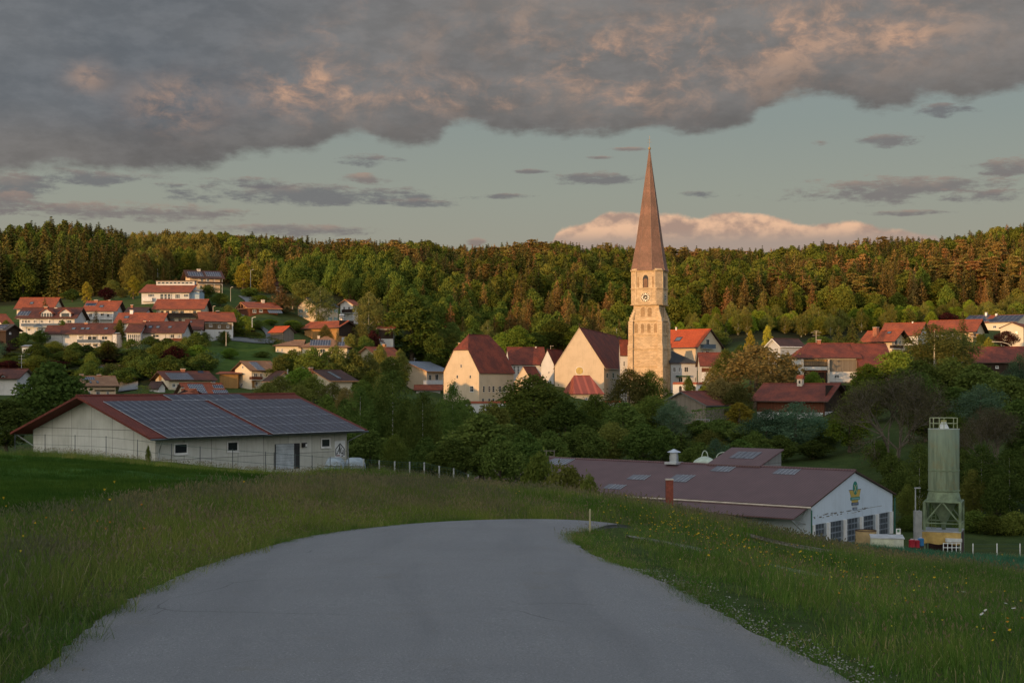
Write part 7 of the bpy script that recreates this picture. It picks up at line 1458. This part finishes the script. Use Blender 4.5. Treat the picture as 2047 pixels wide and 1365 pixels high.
# clipped hedge of the bungalow
def hedge(name, label, p0, p1, w_, hh, m=None):
    a, b = np.array(p0), np.array(p1); d_ = b - a; L_ = np.linalg.norm(d_[:2]); n = int(L_ * 110); t = RN.rand(n); s = RN.rand(n); f = RN.randint(0, 3, n); dn = np.array((-d_[1], d_[0], 0)) / L_
    v = np.where(f == 0, -w_ / 2, np.where(f == 1, w_ / 2, (s - .5) * w_)); z = np.where(f == 2, hh, s * hh); C = d_ * t[:, None] + dn * v[:, None] + np.array((0, 0, 1.)) * z[:, None] + RN.normal(size=(n, 3)) * .09
    C[:, 2] += np.array([gz(*(a[:2] + d_[:2] * q)) for q in np.linspace(0, 1, 12)])[(t * 11.99).astype(int)] - gz(a[0], a[1])
    me = leaf_mesh(name, C, rdir(n), .2 + .2 * RN.rand(n), RN.rand(n), m or LM['green']); o = bpy.data.objects.new(name, me); COL.objects.link(o); o.location = (a[0], a[1], gz(a[0], a[1])); tag(o, label, 'hedge'); return o
q = lambda px, Z: at(px, YH, Z)
hedge('hedge', 'long clipped hedge below the chalet bungalow', q(474, 445), q(612, 436), 1.5, 2.0); hedge('hedge', 'dark hedge along the left side of the upper lane', q(398, 500), q(447, 492), 1.5, 1.8, LM['dark']); hedge('hedge', 'dark clipped hedge in front of the long shed', q(1385, 276), q(1480, 280), 1.6, 3.6, LM['dark']); hedge('hedge', 'short clipped hedge beside the yard above the solar barn', q(276, 322), q(300, 322), 2.0, 2.6, LM['green'])
# ------------------------------------------------------------------ the forest on the hill: individual front trees, the rest one mass
def lo_proto(kind, frac, scale):
    me = PROTO[kind][0]; n = len(me.polygons); k = int(n * frac); sel = RN.permutation(n)[:k]
    V = np.zeros(len(me.vertices) * 3); me.vertices.foreach_get('co', V); V = V.reshape(-1, 4, 3)[sel]; c = V.mean(1, keepdims=True); V = c + (V - c) * scale
    t = np.zeros(n); me.attributes['tone'].data.foreach_get('value', t); nm = me.name + '_far'
    o = bpy.data.meshes.new(nm); o.vertices.add(4 * k); o.vertices.foreach_set('co', V.ravel()); o.loops.add(4 * k); o.loops.foreach_set('vertex_index', np.arange(4 * k)); o.polygons.add(k); o.polygons.foreach_set('loop_start', np.arange(0, 4 * k, 4)); o.update()
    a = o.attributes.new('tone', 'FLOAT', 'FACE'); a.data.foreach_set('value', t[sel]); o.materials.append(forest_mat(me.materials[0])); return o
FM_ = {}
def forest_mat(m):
    """leaf copies for the wood with warm evening sunlight put into their colour"""
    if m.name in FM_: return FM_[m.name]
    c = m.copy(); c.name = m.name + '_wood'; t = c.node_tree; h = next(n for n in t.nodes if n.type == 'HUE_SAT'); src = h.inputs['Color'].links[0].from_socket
    x = t.nodes.new('ShaderNodeMix'); x.data_type = 'RGBA'; x.blend_type = 'MULTIPLY'; x.inputs[0].default_value = 1; t.links.new(src, x.inputs[6]); x.inputs[7].default_value = (1.38, 1.24, 1.0, 1); t.links.new(x.outputs[2], h.inputs['Color'])  # leaf colour multiplied brighter and warmer to stand in for sunlight on the canopy
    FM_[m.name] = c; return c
FAR = {}; NEARF = {}
for k, fr_, sc_ in (('spruceA', .5, 1.5), ('spruceB', .5, 1.5), ('pineA', .5, 1.5), ('pineB', .5, 1.5), ('broadA', .5, 1.45), ('broadB', .5, 1.45), ('walnut', .45, 1.6), ('tall', .45, 1.5), ('birch', .5, 1.5), ('broadC', .5, 1.5), ('larch', .45, 1.5)):
    cr, tk, W_, H_ = PROTO[k]; FAR[k] = (lo_proto(k, fr_, sc_), tk, W_, H_)
FK = list(FAR)
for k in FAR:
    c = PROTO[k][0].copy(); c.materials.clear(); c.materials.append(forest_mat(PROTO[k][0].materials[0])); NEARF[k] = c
edge = lambda px: float(np.interp(px, [-300, 0, 270, 300, 450, 600, 900, 1250, 1500, 1700, 2047, 2400], [552, 552, 562, 588, 600, 572, 512, 512, 528, 528, 552, 560]))
pts = []; rf = np.random.RandomState(77)
def ftype(px, t, r):
    """kind, width, height; t = 0 at the lower edge, 1 at the ridge"""
    if px < 262: return ('spruceA' if r < .4 else 'spruceB', rf.uniform(6.5, 10.5), rf.uniform(17, 29)) if r < .72 else (('broadB', rf.uniform(8, 11), rf.uniform(16, 23)) if r < .86 else ('larch', rf.uniform(7, 9), rf.uniform(18, 25)))
    if px < 430 and t < .75: return (('walnut', rf.uniform(7, 10), rf.uniform(17, 23)) if r < .55 else ('birch', rf.uniform(5, 7), rf.uniform(17, 22)) if r < .7 else ('broadA', rf.uniform(7, 9), rf.uniform(15, 20)))
    if t < .16 and px > 1330: return ('broadC', rf.uniform(4, 6.5), rf.uniform(6, 10)) if r < .5 else (('birch', rf.uniform(3.5, 5), rf.uniform(8, 12)) if r < .75 else ('broadA', rf.uniform(5, 7), rf.uniform(7, 11)))
    if 560 < px < 900 and t < .25: return ('broadB', rf.uniform(6, 8), rf.uniform(14, 18)) if r < .6 else ('spruceB', rf.uniform(5, 6.5), rf.uniform(15, 20))
    if t < .22: return ('broadA', rf.uniform(6, 9), rf.uniform(11, 16)) if r < .4 else (('larch', rf.uniform(5, 7), rf.uniform(14, 19)) if r < .75 else ('broadB', rf.uniform(6, 9), rf.uniform(12, 16)))
    if r < .22: return ('pineA' if r < .11 else 'pineB', rf.uniform(7, 10), rf.uniform(16, 21))
    if r < .38: return ('larch', rf.uniform(6, 8.5), rf.uniform(16, 21))
    if r < .56: return ('spruceA' if r < .5 else 'spruceB', rf.uniform(5.5, 7.5), rf.uniform(16, 21))
    if r < .78: return ('tall', rf.uniform(8, 12.5), rf.uniform(14, 19.5))
    if r < .90: return ('broadA' if px < 1500 else 'tall', rf.uniform(8, 12), rf.uniform(13, 18))
    return ('walnut', rf.uniform(7, 10), rf.uniform(14, 18))
cell = 6.9; nY = int((900 - 505) / cell)
for iy in range(nY):
    Y = 505 + iy * cell
    span = int((Y * .40 * 2 + 30) / cell)
    for ix in range(span):
        X = -Y * .40 - 15 + ix * cell + (iy % 2) * cell / 2 + rf.uniform(-2.6, 2.6); Yy = Y + rf.uniform(-2.6, 2.6); px = CX + F * X / Yy
        e = edge(px) + 6 * sin(px * .021) + rf.uniform(-5, 5)
        if Yy < e: continue
        zr = zr_at(min(2047, max(0, px)))
        if Yy > zr + 45: continue
        t = (Yy - e) / (zr - e); nz = .5 + .5 * sin(X * .045 + 1.7 * sin(Yy * .03)) * cos(Yy * .05 + X * .02); r = (.55 * nz + .45 * rf.rand()) % 1; k, w_, h_ = ftype(px, t, r); w_ *= rf.uniform(1.05, 1.5) if k not in ('spruceA', 'spruceB') else 1.12
        # clumping: stands of one kind
        pts.append((Yy, X, k, w_, h_, px))
pts.sort()
# which crowns show: walk from the front, keep a skyline per column
X_ = np.array([p[1] for p in pts]); Y_ = np.array([p[0] for p in pts]); G_z = _raw(X_, Y_)
# ridge: trim heights so the tree tops follow the skyline of the photo
ridge_x = [r[0] for r in RIDGE]; ridge_y = [r[1] for r in RIDGE]
sky = np.full(2600, 2000.0); vis = []
fin = []
for i, (Yy, X, k, w_, h_, px) in enumerate(pts):
    g = G_z[i]; lim = np.interp(px, ridge_x, ridge_y) + rf.choice([-3, 0, 2, 5, 9, 14], p=[.10, .15, .22, .25, .18, .10]) + (rf.uniform(-6, 18) if px < 262 else 0); zt = zat(lim, Yy)
    if g + h_ > zt: h_ = max(5.0, zt - g)
    if g + h_ > zt + 5: continue
    yt = YH - F * (g + h_) / Yy; hw = w_ / 2 * F / Yy; a, b = int(max(0, px - hw * .8 + 200)), int(min(2599, px + hw * .8 + 200))
    if b <= a: continue
    s = sky[a:b]; share = np.clip(s - yt, 0, None).sum() * 1.0; sky[a:b] = np.minimum(s, yt + 4); fin.append((share, Yy, X, g, k, w_, h_, px))
order = sorted(range(len(fin)), key=lambda i: -fin[i][0] if -20 < fin[i][7] < 2070 else 0)
n_ind = max(20, 297 - sum(1 for o in bpy.data.objects if o.get('category') == 'tree'))
ind = set(order[:n_ind])
KN = {'spruceA': 'spruce_tree', 'spruceB': 'spruce_tree', 'pineA': 'pine_tree', 'pineB': 'pine_tree', 'larch': 'larch_tree', 'birch': 'birch_tree'}
LBL = {'spruce_tree': ('dark spruce in the forest on the hillside', 'spruces of the forest'), 'pine_tree': ('pine with bare reddish trunk in the forest on the hillside', 'pines of the forest'), 'larch_tree': ('brownish conifer in the forest on the hillside', 'brown conifers of the forest'), 'birch_tree': ('light-leaved slim tree in the forest on the hillside', 'birches of the forest'), 'forest_tree': ('broad-crowned leafy tree in the forest on the hillside', 'leafy trees of the forest')}
rest = []
for i, (share, Yy, X, g, k, w_, h_, px) in enumerate(fin):
    cr, tk, W_, H_ = FAR[k]
    if i in ind:
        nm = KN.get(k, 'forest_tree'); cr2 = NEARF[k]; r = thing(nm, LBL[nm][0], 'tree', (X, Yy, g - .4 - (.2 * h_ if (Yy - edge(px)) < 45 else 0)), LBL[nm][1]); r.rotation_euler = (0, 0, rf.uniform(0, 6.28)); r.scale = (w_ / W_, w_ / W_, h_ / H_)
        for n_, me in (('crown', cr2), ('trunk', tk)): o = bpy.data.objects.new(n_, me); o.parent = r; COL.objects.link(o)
    elif share > 0 or Yy > 0: rest.append((X, Yy, g - .4 - (.2 * h_ if (Yy - edge(px)) < 45 else 0), FK.index(k), w_ / W_, h_ / H_, rf.uniform(0, 6.28)))
print('FOREST', len(fin), 'individual', len(ind), 'rest', len(rest))
def scatter(name, P, protos, kind='stuff', label=None, cat=None):
    """P rows: x,y,z,index,scale_xy,scale_z,rot ; protos: list of lists of meshes (joined per prototype)"""
    P = np.array(P, float); me = bpy.data.meshes.new(name); me.vertices.add(len(P)); me.vertices.foreach_set('co', P[:, :3].ravel())
    a = me.attributes.new('idx', 'INT', 'POINT'); a.data.foreach_set('value', P[:, 3].astype(np.int32)); a = me.attributes.new('scl', 'FLOAT_VECTOR', 'POINT'); a.data.foreach_set('vector', P[:, [4, 4, 5]].ravel())
    a = me.attributes.new('rot', 'FLOAT_VECTOR', 'POINT'); tl = P[:, 7:9] if P.shape[1] > 7 else np.zeros((len(P), 2)); a.data.foreach_set('vector', np.column_stack([tl, P[:, 6]]).ravel()); me.update()
    o = bpy.data.objects.new(name, me); COL.objects.link(o); o['kind'] = kind
    if label: o['label'] = label
    if cat: o['category'] = cat
    ng = bpy.data.node_groups.new(name + '_nodes', 'GeometryNodeTree'); ng.interface.new_socket('Geometry', in_out='INPUT', socket_type='NodeSocketGeometry'); ng.interface.new_socket('Geometry', in_out='OUTPUT', socket_type='NodeSocketGeometry')
    N = ng.nodes; L = ng.links; gi = N.new('NodeGroupInput'); go = N.new('NodeGroupOutput'); js = N.new('GeometryNodeJoinGeometry')
    for ml in reversed(protos):
        j2 = N.new('GeometryNodeJoinGeometry')
        for m_ in reversed(ml):
            po = bpy.data.objects.new(m_.name, m_); oi = N.new('GeometryNodeObjectInfo'); oi.inputs['Object'].default_value = po; oi.inputs['As Instance'].default_value = False; L.new(oi.outputs['Geometry'], j2.inputs[0])
        g2 = N.new('GeometryNodeGeometryToInstance'); L.new(j2.outputs[0], g2.inputs[0]); L.new(g2.outputs[0], js.inputs[0])
    ip = N.new('GeometryNodeInstanceOnPoints'); ip.inputs['Pick Instance'].default_value = True; L.new(gi.outputs[0], ip.inputs['Points']); L.new(js.outputs[0], ip.inputs['Instance'])
    for nm, ty, sk in (('idx', 'INT', 'Instance Index'), ('scl', 'FLOAT_VECTOR', 'Scale'), ('rot', 'FLOAT_VECTOR', 'Rotation')):
        na = N.new('GeometryNodeInputNamedAttribute'); na.data_type = ty; na.inputs['Name'].default_value = nm
        out = next(s for s in na.outputs if s.enabled and s.name == 'Attribute')
        if sk == 'Rotation': er = N.new('FunctionNodeEulerToRotation'); L.new(out, er.inputs[0]); out = er.outputs[0]
        L.new(out, ip.inputs[sk])
    L.new(ip.outputs[0], go.inputs[0]); md = o.modifiers.new('scatter', 'NODES'); md.node_group = ng; return o
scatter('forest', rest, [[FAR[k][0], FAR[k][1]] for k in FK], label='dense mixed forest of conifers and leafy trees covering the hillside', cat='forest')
# ------------------------------------------------------------------ grasses
def grassmat(name, a, b, c=None):
    m, N = new_mat(name); at_ = N.n('ShaderNodeAttribute', attribute_name='tone'); oi = N.n('ShaderNodeObjectInfo'); r = oi.outputs['Random']
    col = N.mix(at_.outputs['Fac'], a, b)
    if c: col = N.mix(N.m('MULTIPLY', N.ss(r, .5, 1.0), .7), col, c)
    geo = N.n('ShaderNodeNewGeometry'); pn = N.noise(geo.outputs['Position'], .45, 4, .6); col = N.mix(N.ss(pn, .35, .7), N.mix(1, col, (.62, .74, .7), 'MULTIPLY'), N.mix(1, col, (1.25, 1.12, 1.1), 'MULTIPLY'))
    col = N.mix(N.ss(N.noise(geo.outputs['Position'], .085, 4, .6), .38, .64), N.mix(1, col, (.78, .84, .84), 'MULTIPLY'), N.mix(1, col, (1.14, 1.08, 1.0), 'MULTIPLY'))
    d = N.n('ShaderNodeBsdfDiffuse'); t = N.n('ShaderNodeBsdfTranslucent'); mx = N.n('ShaderNodeMixShader'); mx.inputs[0].default_value = .35
    N.t.links.new(col, d.inputs[0]); N.t.links.new(col, t.inputs[0]); N.t.links.new(d.outputs[0], mx.inputs[1]); N.t.links.new(t.outputs[0], mx.inputs[2]); o = N.n('ShaderNodeOutputMaterial'); N.t.links.new(mx.outputs[0], o.inputs[0]); return m
GB = grassmat('grass_blade', (.100, .160, .028), (.240, .295, .068), (.24, .225, .075)); GG = grassmat('meadow_blade', (.075, .150, .026), (.155, .255, .052), (.16, .19, .05)); GS = grassmat('seed_head', (.180, .158, .092), (.29, .25, .15)); GD = grassmat('dry_straw', (0.312, 0.273, 0.130), (0.468, 0.403, 0.208)); GC = grassmat('corn_blade', (0.058, 0.163, 0.098), (0.098, 0.234, 0.143))
GF = grassmat('young_crop', (.044, .088, .015), (.078, .138, .026))
def clump(name, nb, H_, R_, wd, seeds=0, lean=.25, seed=0, blade=GB, hv=.5, dry=0, seg=3):
    r = np.random.RandomState(seed); V, Fc, tone, mi = [], [], [], []
    for i in range(nb):
        th, rad = r.uniform(0, 6.28), R_ * sqrt(r.rand()); x0, y0 = rad * cos(th), rad * sin(th); h = H_ * (1 - hv * r.rand()); ld = r.uniform(0, 6.28); ln = lean * h * r.uniform(.2, 1.6); px_, py_ = cos(ld + 1.57), sin(ld + 1.57); tn = r.rand()
        stalk = i < seeds; w0 = wd * (.5 if stalk else 1) * r.uniform(.7, 1.3); sg = seg; i0 = len(V)
        if stalk: h = H_ * r.uniform(.85, 1.15); ln *= .5
        for s in range(sg + 1):
            t = s / sg; w = w0 * (1 - t * .85); cx, cy, cz = x0 + cos(ld) * ln * t * t, y0 + sin(ld) * ln * t * t, h * (t - .12 * lean * t * t); V += [(cx - px_ * w, cy - py_ * w, cz), (cx + px_ * w, cy + py_ * w, cz)]
        for s in range(sg): a = i0 + 2 * s; Fc.append((a, a + 1, a + 3, a + 2)); tone.append(tn); mi.append(2 if (dry and r.rand() < dry) else 0)
        if stalk:
            cx, cy, cz = V[-1]; L_ = H_ * r.uniform(.12, .2); wv = wd * r.uniform(1.1, 2.2)
            for q in range(2):
                a_ = r.uniform(0, 3.14); j = len(V); V += [(cx, cy, cz - L_ * .1), (cx + cos(a_) * wv, cy + sin(a_) * wv, cz + L_ * .4), (cx + cos(ld) * L_ * .3, cy + sin(ld) * L_ * .3, cz + L_), (cx - cos(a_) * wv, cy - sin(a_) * wv, cz + L_ * .4)]; Fc.append((j, j + 1, j + 2, j + 3)); tone.append(r.rand()); mi.append(1)
    me = bpy.data.meshes.new(name); me.from_pydata(V, [], Fc); me.update(); a = me.attributes.new('tone', 'FLOAT', 'FACE'); a.data.foreach_set('value', tone)
    for m in (blade, GS, GD): me.materials.append(m)
    me.polygons.foreach_set('material_index', mi); return me
TALL = [clump('tall_grass_%d' % i, 64, .60, .24, .0034, 7 + 2 * i, .30, 30 + i, hv=.6, dry=.04) for i in range(4)]
MID = [clump('mid_grass_%d' % i, 64, .34, .22, .0032, 2 + i, .35, 40 + i, blade=GG, hv=.6, dry=.05) for i in range(4)]
FARG = [clump('far_grass_%d' % i, 50, .58, .5, .010, 5 + 2 * i, .28, 50 + i, hv=.6, dry=.03, seg=2) for i in range(3)]
FARM = [clump('far_mid_grass_%d' % i, 50, .32, .5, .009, 3, .3, 60 + i, blade=GG, hv=.6, seg=2) for i in range(3)]
CROP = [clump('crop_%d' % i, 60, .20, .5, .007, 0, .25, 70 + i, blade=GF, hv=.4, seg=2) for i in range(2)]
CORN = [clump('corn_%d' % i, 26, .75, .6, .022, 0, .3, 80 + i, blade=GC, hv=.3) for i in range(2)]
G_ALL = TALL + MID + FARG + FARM + CROP + CORN; iT, iM, iF, iN, iC, iK = 0, 4, 8, 11, 14, 16
rg = np.random.RandomState(5)
Rl = np.array(RA); Rr = np.array(RB)
def road_side(x, y):
    """signed distance to the road: <0 inside"""
    dl = np.interp(y, Rl[:, 1], Rl[:, 0]); dr = np.interp(y, Rr[:, 1], Rr[:, 0]); return dl - x, x - dr
def samples(x0, x1, y0, y1, dens): n = int((x1 - x0) * (y1 - y0) * dens); return np.column_stack([rg.uniform(x0, x1, n), rg.uniform(y0, y1, n)])
Pg = []
def add(S, idx0, nidx, smin, smax, zmul=1.0, zfun=None, tilt=.1):
    if len(S) == 0: return
    z = _raw(S[:, 0], S[:, 1]); n = len(S); s = rg.uniform(smin, smax, n); sz = s * zmul * (zfun(S[:, 0], S[:, 1]) if zfun else 1)
    Pg.append(np.column_stack([S, z - .02, idx0 + rg.randint(0, nidx, n), s, sz, rg.uniform(0, 6.28, n), rg.normal(0, tilt, n), rg.normal(0, tilt, n)]))
frus = lambda S, m=.08: S[(np.abs(S[:, 0]) < S[:, 1] * (.36 + m) + 1.5)]
# the left verge: tall grass between road and field
S = samples(-7.2, 0, 3.5, 34, 15); S = frus(S); a, b = road_side(S[:, 0], S[:, 1]); S = S[(a > -.03) & (S[:, 0] > -6.0 - .03 * S[:, 1] + .3 * np.sin(S[:, 1] * .9) + rg.normal(0, .3, len(S))) & (S[:, 1] < 34)]; a, b = road_side(S[:, 0], S[:, 1])
lowedge = lambda x, y: np.clip(.42 + road_side(x, y)[0] * .85, .42, 1.0) * np.clip(1 - (-x - 4.3) * .22, .62, 1) * (.85 + .3 * np.sin(x * 1.3 + y * .5) * np.sin(y * .8))
add(S, iT, 4, .8, 1.15, .80, lowedge)
# the bank beyond the bend
S = samples(-9, 14, 22, 60, 5.0); S = frus(S); S = S[~((np.abs(CX + F * S[:, 0] / S[:, 1] - 1572) < 108) & (S[:, 1] > 32) & (S[:, 1] < 41.6))]; a, b = road_side(S[:, 0], S[:, 1]); S = S[(((a > .15) | (S[:, 1] > 31.5)) & (S[:, 0] > -6 - .03 * S[:, 1])) & (S[:, 1] > 22)]
add(S[S[:, 1] < 36], iT, 4, .9, 1.3, .85, lambda x, y: .62 + .28 * np.sin(x * .9 + 1) * np.sin(y * .7)); S2 = S[S[:, 1] >= 36]; add(S2, iF, 3, .8, 1.1, .72)
S = samples(-14, 24, 56, 98, 1.6); S = frus(S); S = S[(S[:, 0] > -10)]; add(S, iF, 3, .9, 1.3, .55)
# left field: young crop, thin clumps nearer the verge
S = samples(-30, -5.5, 6, 60, 4.2); S = frus(S); S = S[S[:, 0] < -6.0 - .03 * S[:, 1]]; add(S, iC, 2, .8, 1.2, .75)
S = samples(-45, -6, 60, 104, 1.6); S = frus(S); add(S, iC, 2, 1.0, 1.5, .7)
S = samples(-46, -2, 96, 113, 2.0); S = frus(S); d_ = np.interp(S[:, 0], [-46, -38, -30, -20, -2], [112, 109, 103, 98, 92]); S = S[(S[:, 1] > d_ - 1) & (S[:, 1] < d_ + 5)]; add(S, iF, 3, .8, 1.3, .85)
# right meadow
S = samples(.5, 17, 4.5, 24, 13); S = frus(S); a, b = road_side(S[:, 0], S[:, 1]); S = S[(b > .0)]
tr = (np.interp(S[:, 0], [p[0] for p in TRK_L], [p[1] for p in TRK_L], left=99, right=99) > S[:, 1]) & (np.interp(S[:, 0], [p[0] for p in TRK_R], [p[1] for p in TRK_R], left=-99, right=99) < S[:, 1]) & (S[:, 0] > 1.25) & (S[:, 0] < 4.4)
S = S[~tr];  add(S, iM, 4, .8, 1.2, .85, lambda x, y: np.clip(.22 + road_side(x, y)[1] * .62, .22, .95) * (.8 + .3 * np.sin(x * 2 + y) * np.sin(y * 1.1 - x)))
S = samples(1, 34, 24, 62, 3.6); S = frus(S); a, b = road_side(S[:, 0], S[:, 1]); S = S[(b > .2) | (S[:, 1] > 30)]; S = S[~((np.abs(CX + F * S[:, 0] / S[:, 1] - 1572) < 108) & (S[:, 1] > 32) & (S[:, 1] < 41.6))]; add(S, iN, 3, .9, 1.3, .85)
S = samples(2, 48, 62, 104, 1.2); S = frus(S); a, b = road_side(S[:, 0], S[:, 1]); S = S[(b > .3)]; px = CX + F * S[:, 0] / S[:, 1]
add(S[(S[:, 1] < 82) | (px < 1640)], iN, 3, 1.0, 1.5, .9); S3 = samples(12, 52, 78, 120, 1.3); S3 = frus(S3); px = CX + F * S3[:, 0] / S3[:, 1]; add(S3[px > 1560 + (120 - S3[:, 1]) * 2], iK, 2, .9, 1.2, .9)
S = samples(12, 50, 118, 134, 1.0); add(frus(S), iF, 3, .9, 1.3, .7)
for E_, sg, y1 in ((Rl, -1, 24), (Rr, 1, 19)):        # small tufts creeping over the asphalt edge
    n = 520; y = rg.uniform(4.5, y1, n); x = np.interp(y, E_[:, 1], E_[:, 0]) + sg * rg.normal(.05, .055, n); k = (np.sin(y * 5.1) + np.sin(y * 2.3 + 1) + rg.normal(0, .6, n) > -.3) & ((sg < 0) | (y > 10.5) | (rg.rand(n) < .25)); add(np.column_stack([x, y])[k], iM, 4, .45, .8, .55)
Pg = np.concatenate(Pg); print('GRASS', len(Pg))
scatter('grass', Pg, [[m] for m in G_ALL], label='tall and short meadow grass on both verges, the bank and the fields', cat='grass')
def flower(name, h, r_, col, n=9, up=.0):
    mb = MB(); st = plain('flower_stem', (.05, .09, .02)); pt = plain(name + '_petal', col, .6, 0, .1, 20)
    mb.tube((0, 0, 0), (.02, .01, h), .0025, .002, st, 3, False)
    for k in range(n): t = 2 * pi * k / n; mb.poly([(.02, .01, h), (.02 + r_ * cos(t - .3), .01 + r_ * sin(t - .3), h + up * r_), (.02 + r_ * 1.25 * cos(t), .01 + r_ * 1.25 * sin(t), h + up * r_ * 1.3), (.02 + r_ * cos(t + .3), .01 + r_ * sin(t + .3), h + up * r_)], pt)
    mb.poly([(.02 + r_ * .4 * cos(k), .01 + r_ * .4 * sin(k), h + .006) for k in np.linspace(0, 5.24, 6)], plain('flower_centre', (.45, .26, .02)))
    o = mb.build('x'); d = o.data; d.name = name; bpy.data.objects.remove(o); return d
FL = [flower('yellow_flower', .42, .011, (.60, .38, .01), up=.8), flower('pale_yellow_flower', .36, .008, (.66, .56, .05), up=.9), flower('white_flower', .44, .012, (.55, .56, .52), up=.2), flower('orange_flower', .34, .010, (.50, .22, .01), up=.8)]
Pf = []
def fl(S, kinds, sz=1.0, hs=1.0):
    for x, y in S: Pf.append((x, y, gz(x, y), kinds[rg.randint(len(kinds))], sz * rg.uniform(.55, .95), hs * rg.uniform(.8, 1.2), rg.uniform(0, 6.28), rg.normal(0, .35), rg.normal(0, .35)))
for i in range(230):                                   # yellow band along the right verge
    t = rg.rand() ** .8; y = 7.5 + t * 13; off = 1.0 + rg.normal(0, .42) + .3; x = float(np.interp(y, Rr[:, 1], Rr[:, 0])) + abs(off); fl([(x, y)], [0, 0, 1, 3, 3])
fl([(float(np.interp(y, Rr[:, 1], Rr[:, 0])) + rg.uniform(.7, 6), y) for y in rg.uniform(6, 22, 200)], [1, 1, 0], .9); fl([(float(np.interp(y, Rr[:, 1], Rr[:, 0])) + rg.uniform(1.2, 1.9), y) for y in rg.uniform(8.6, 10, 9)], [2], 1.3)
fl([(rg.normal(-3.75, .35), rg.normal(13.5, .8)) for _ in range(14)], [0, 3], 1.1, 1.75); fl([(rg.uniform(-5, -3), rg.uniform(7, 14)) for _ in range(10)], [1, 0], .9, 1.5); fl([(rg.uniform(-1, 4), rg.uniform(27, 30)) for _ in range(12)], [0], 1.2, 1.5); fl([(rg.uniform(1.4, 3), rg.uniform(19.5, 22)) for _ in range(26)], [0, 3, 1], 1.2)
scatter('wildflowers', Pf, [[m] for m in FL], label='yellow, orange and a few white wildflowers in the verges', cat='flowers')
# pale pebbles along the asphalt edges
mb = MB(); PB = plain('pebble', (.26, .255, .23), .9, 0, .5, 9)
def peb(x, y, r):
    z = gz(x, y) + .045; i = len(mb.v); k = mb.mat(PB); a = rg.uniform(.6, 1.3, 6) * r; mb.v += [(x + a[0], y, z), (x, y + a[1], z), (x - a[2], y, z), (x, y - a[3], z), (x, y, z + a[4] * .7), (x, y, z - a[5] * .5)]
    for q in ((0, 1, 4), (1, 2, 4), (2, 3, 4), (3, 0, 4), (1, 0, 5), (2, 1, 5), (3, 2, 5), (0, 3, 5)): mb.f.append([i + j for j in q]); mb.mi.append(k)
for i in range(2400):
    y = 5.5 + rg.rand() ** 1.9 * 8; x = float(np.interp(y, Rr[:, 1], Rr[:, 0])) + rg.normal(.10, .13); peb(x, y, rg.uniform(.003, .010))
for i in range(1500):
    y = 6 + rg.rand() ** 1.3 * 9; x = float(np.interp(y, Rl[:, 1], Rl[:, 0])) + abs(rg.normal(.0, .14)) + .02; peb(x, y, rg.uniform(.003, .009))
for i in range(260): y = rg.uniform(6.5, 13); x = rg.uniform(-2.6, 1.2); peb(x, y, rg.uniform(.002, .005))
o = mb.build('gravel'); o['kind'] = 'stuff'; o['label'] = 'pale gravel crumbs along the edges of the asphalt'; o['category'] = 'gravel'
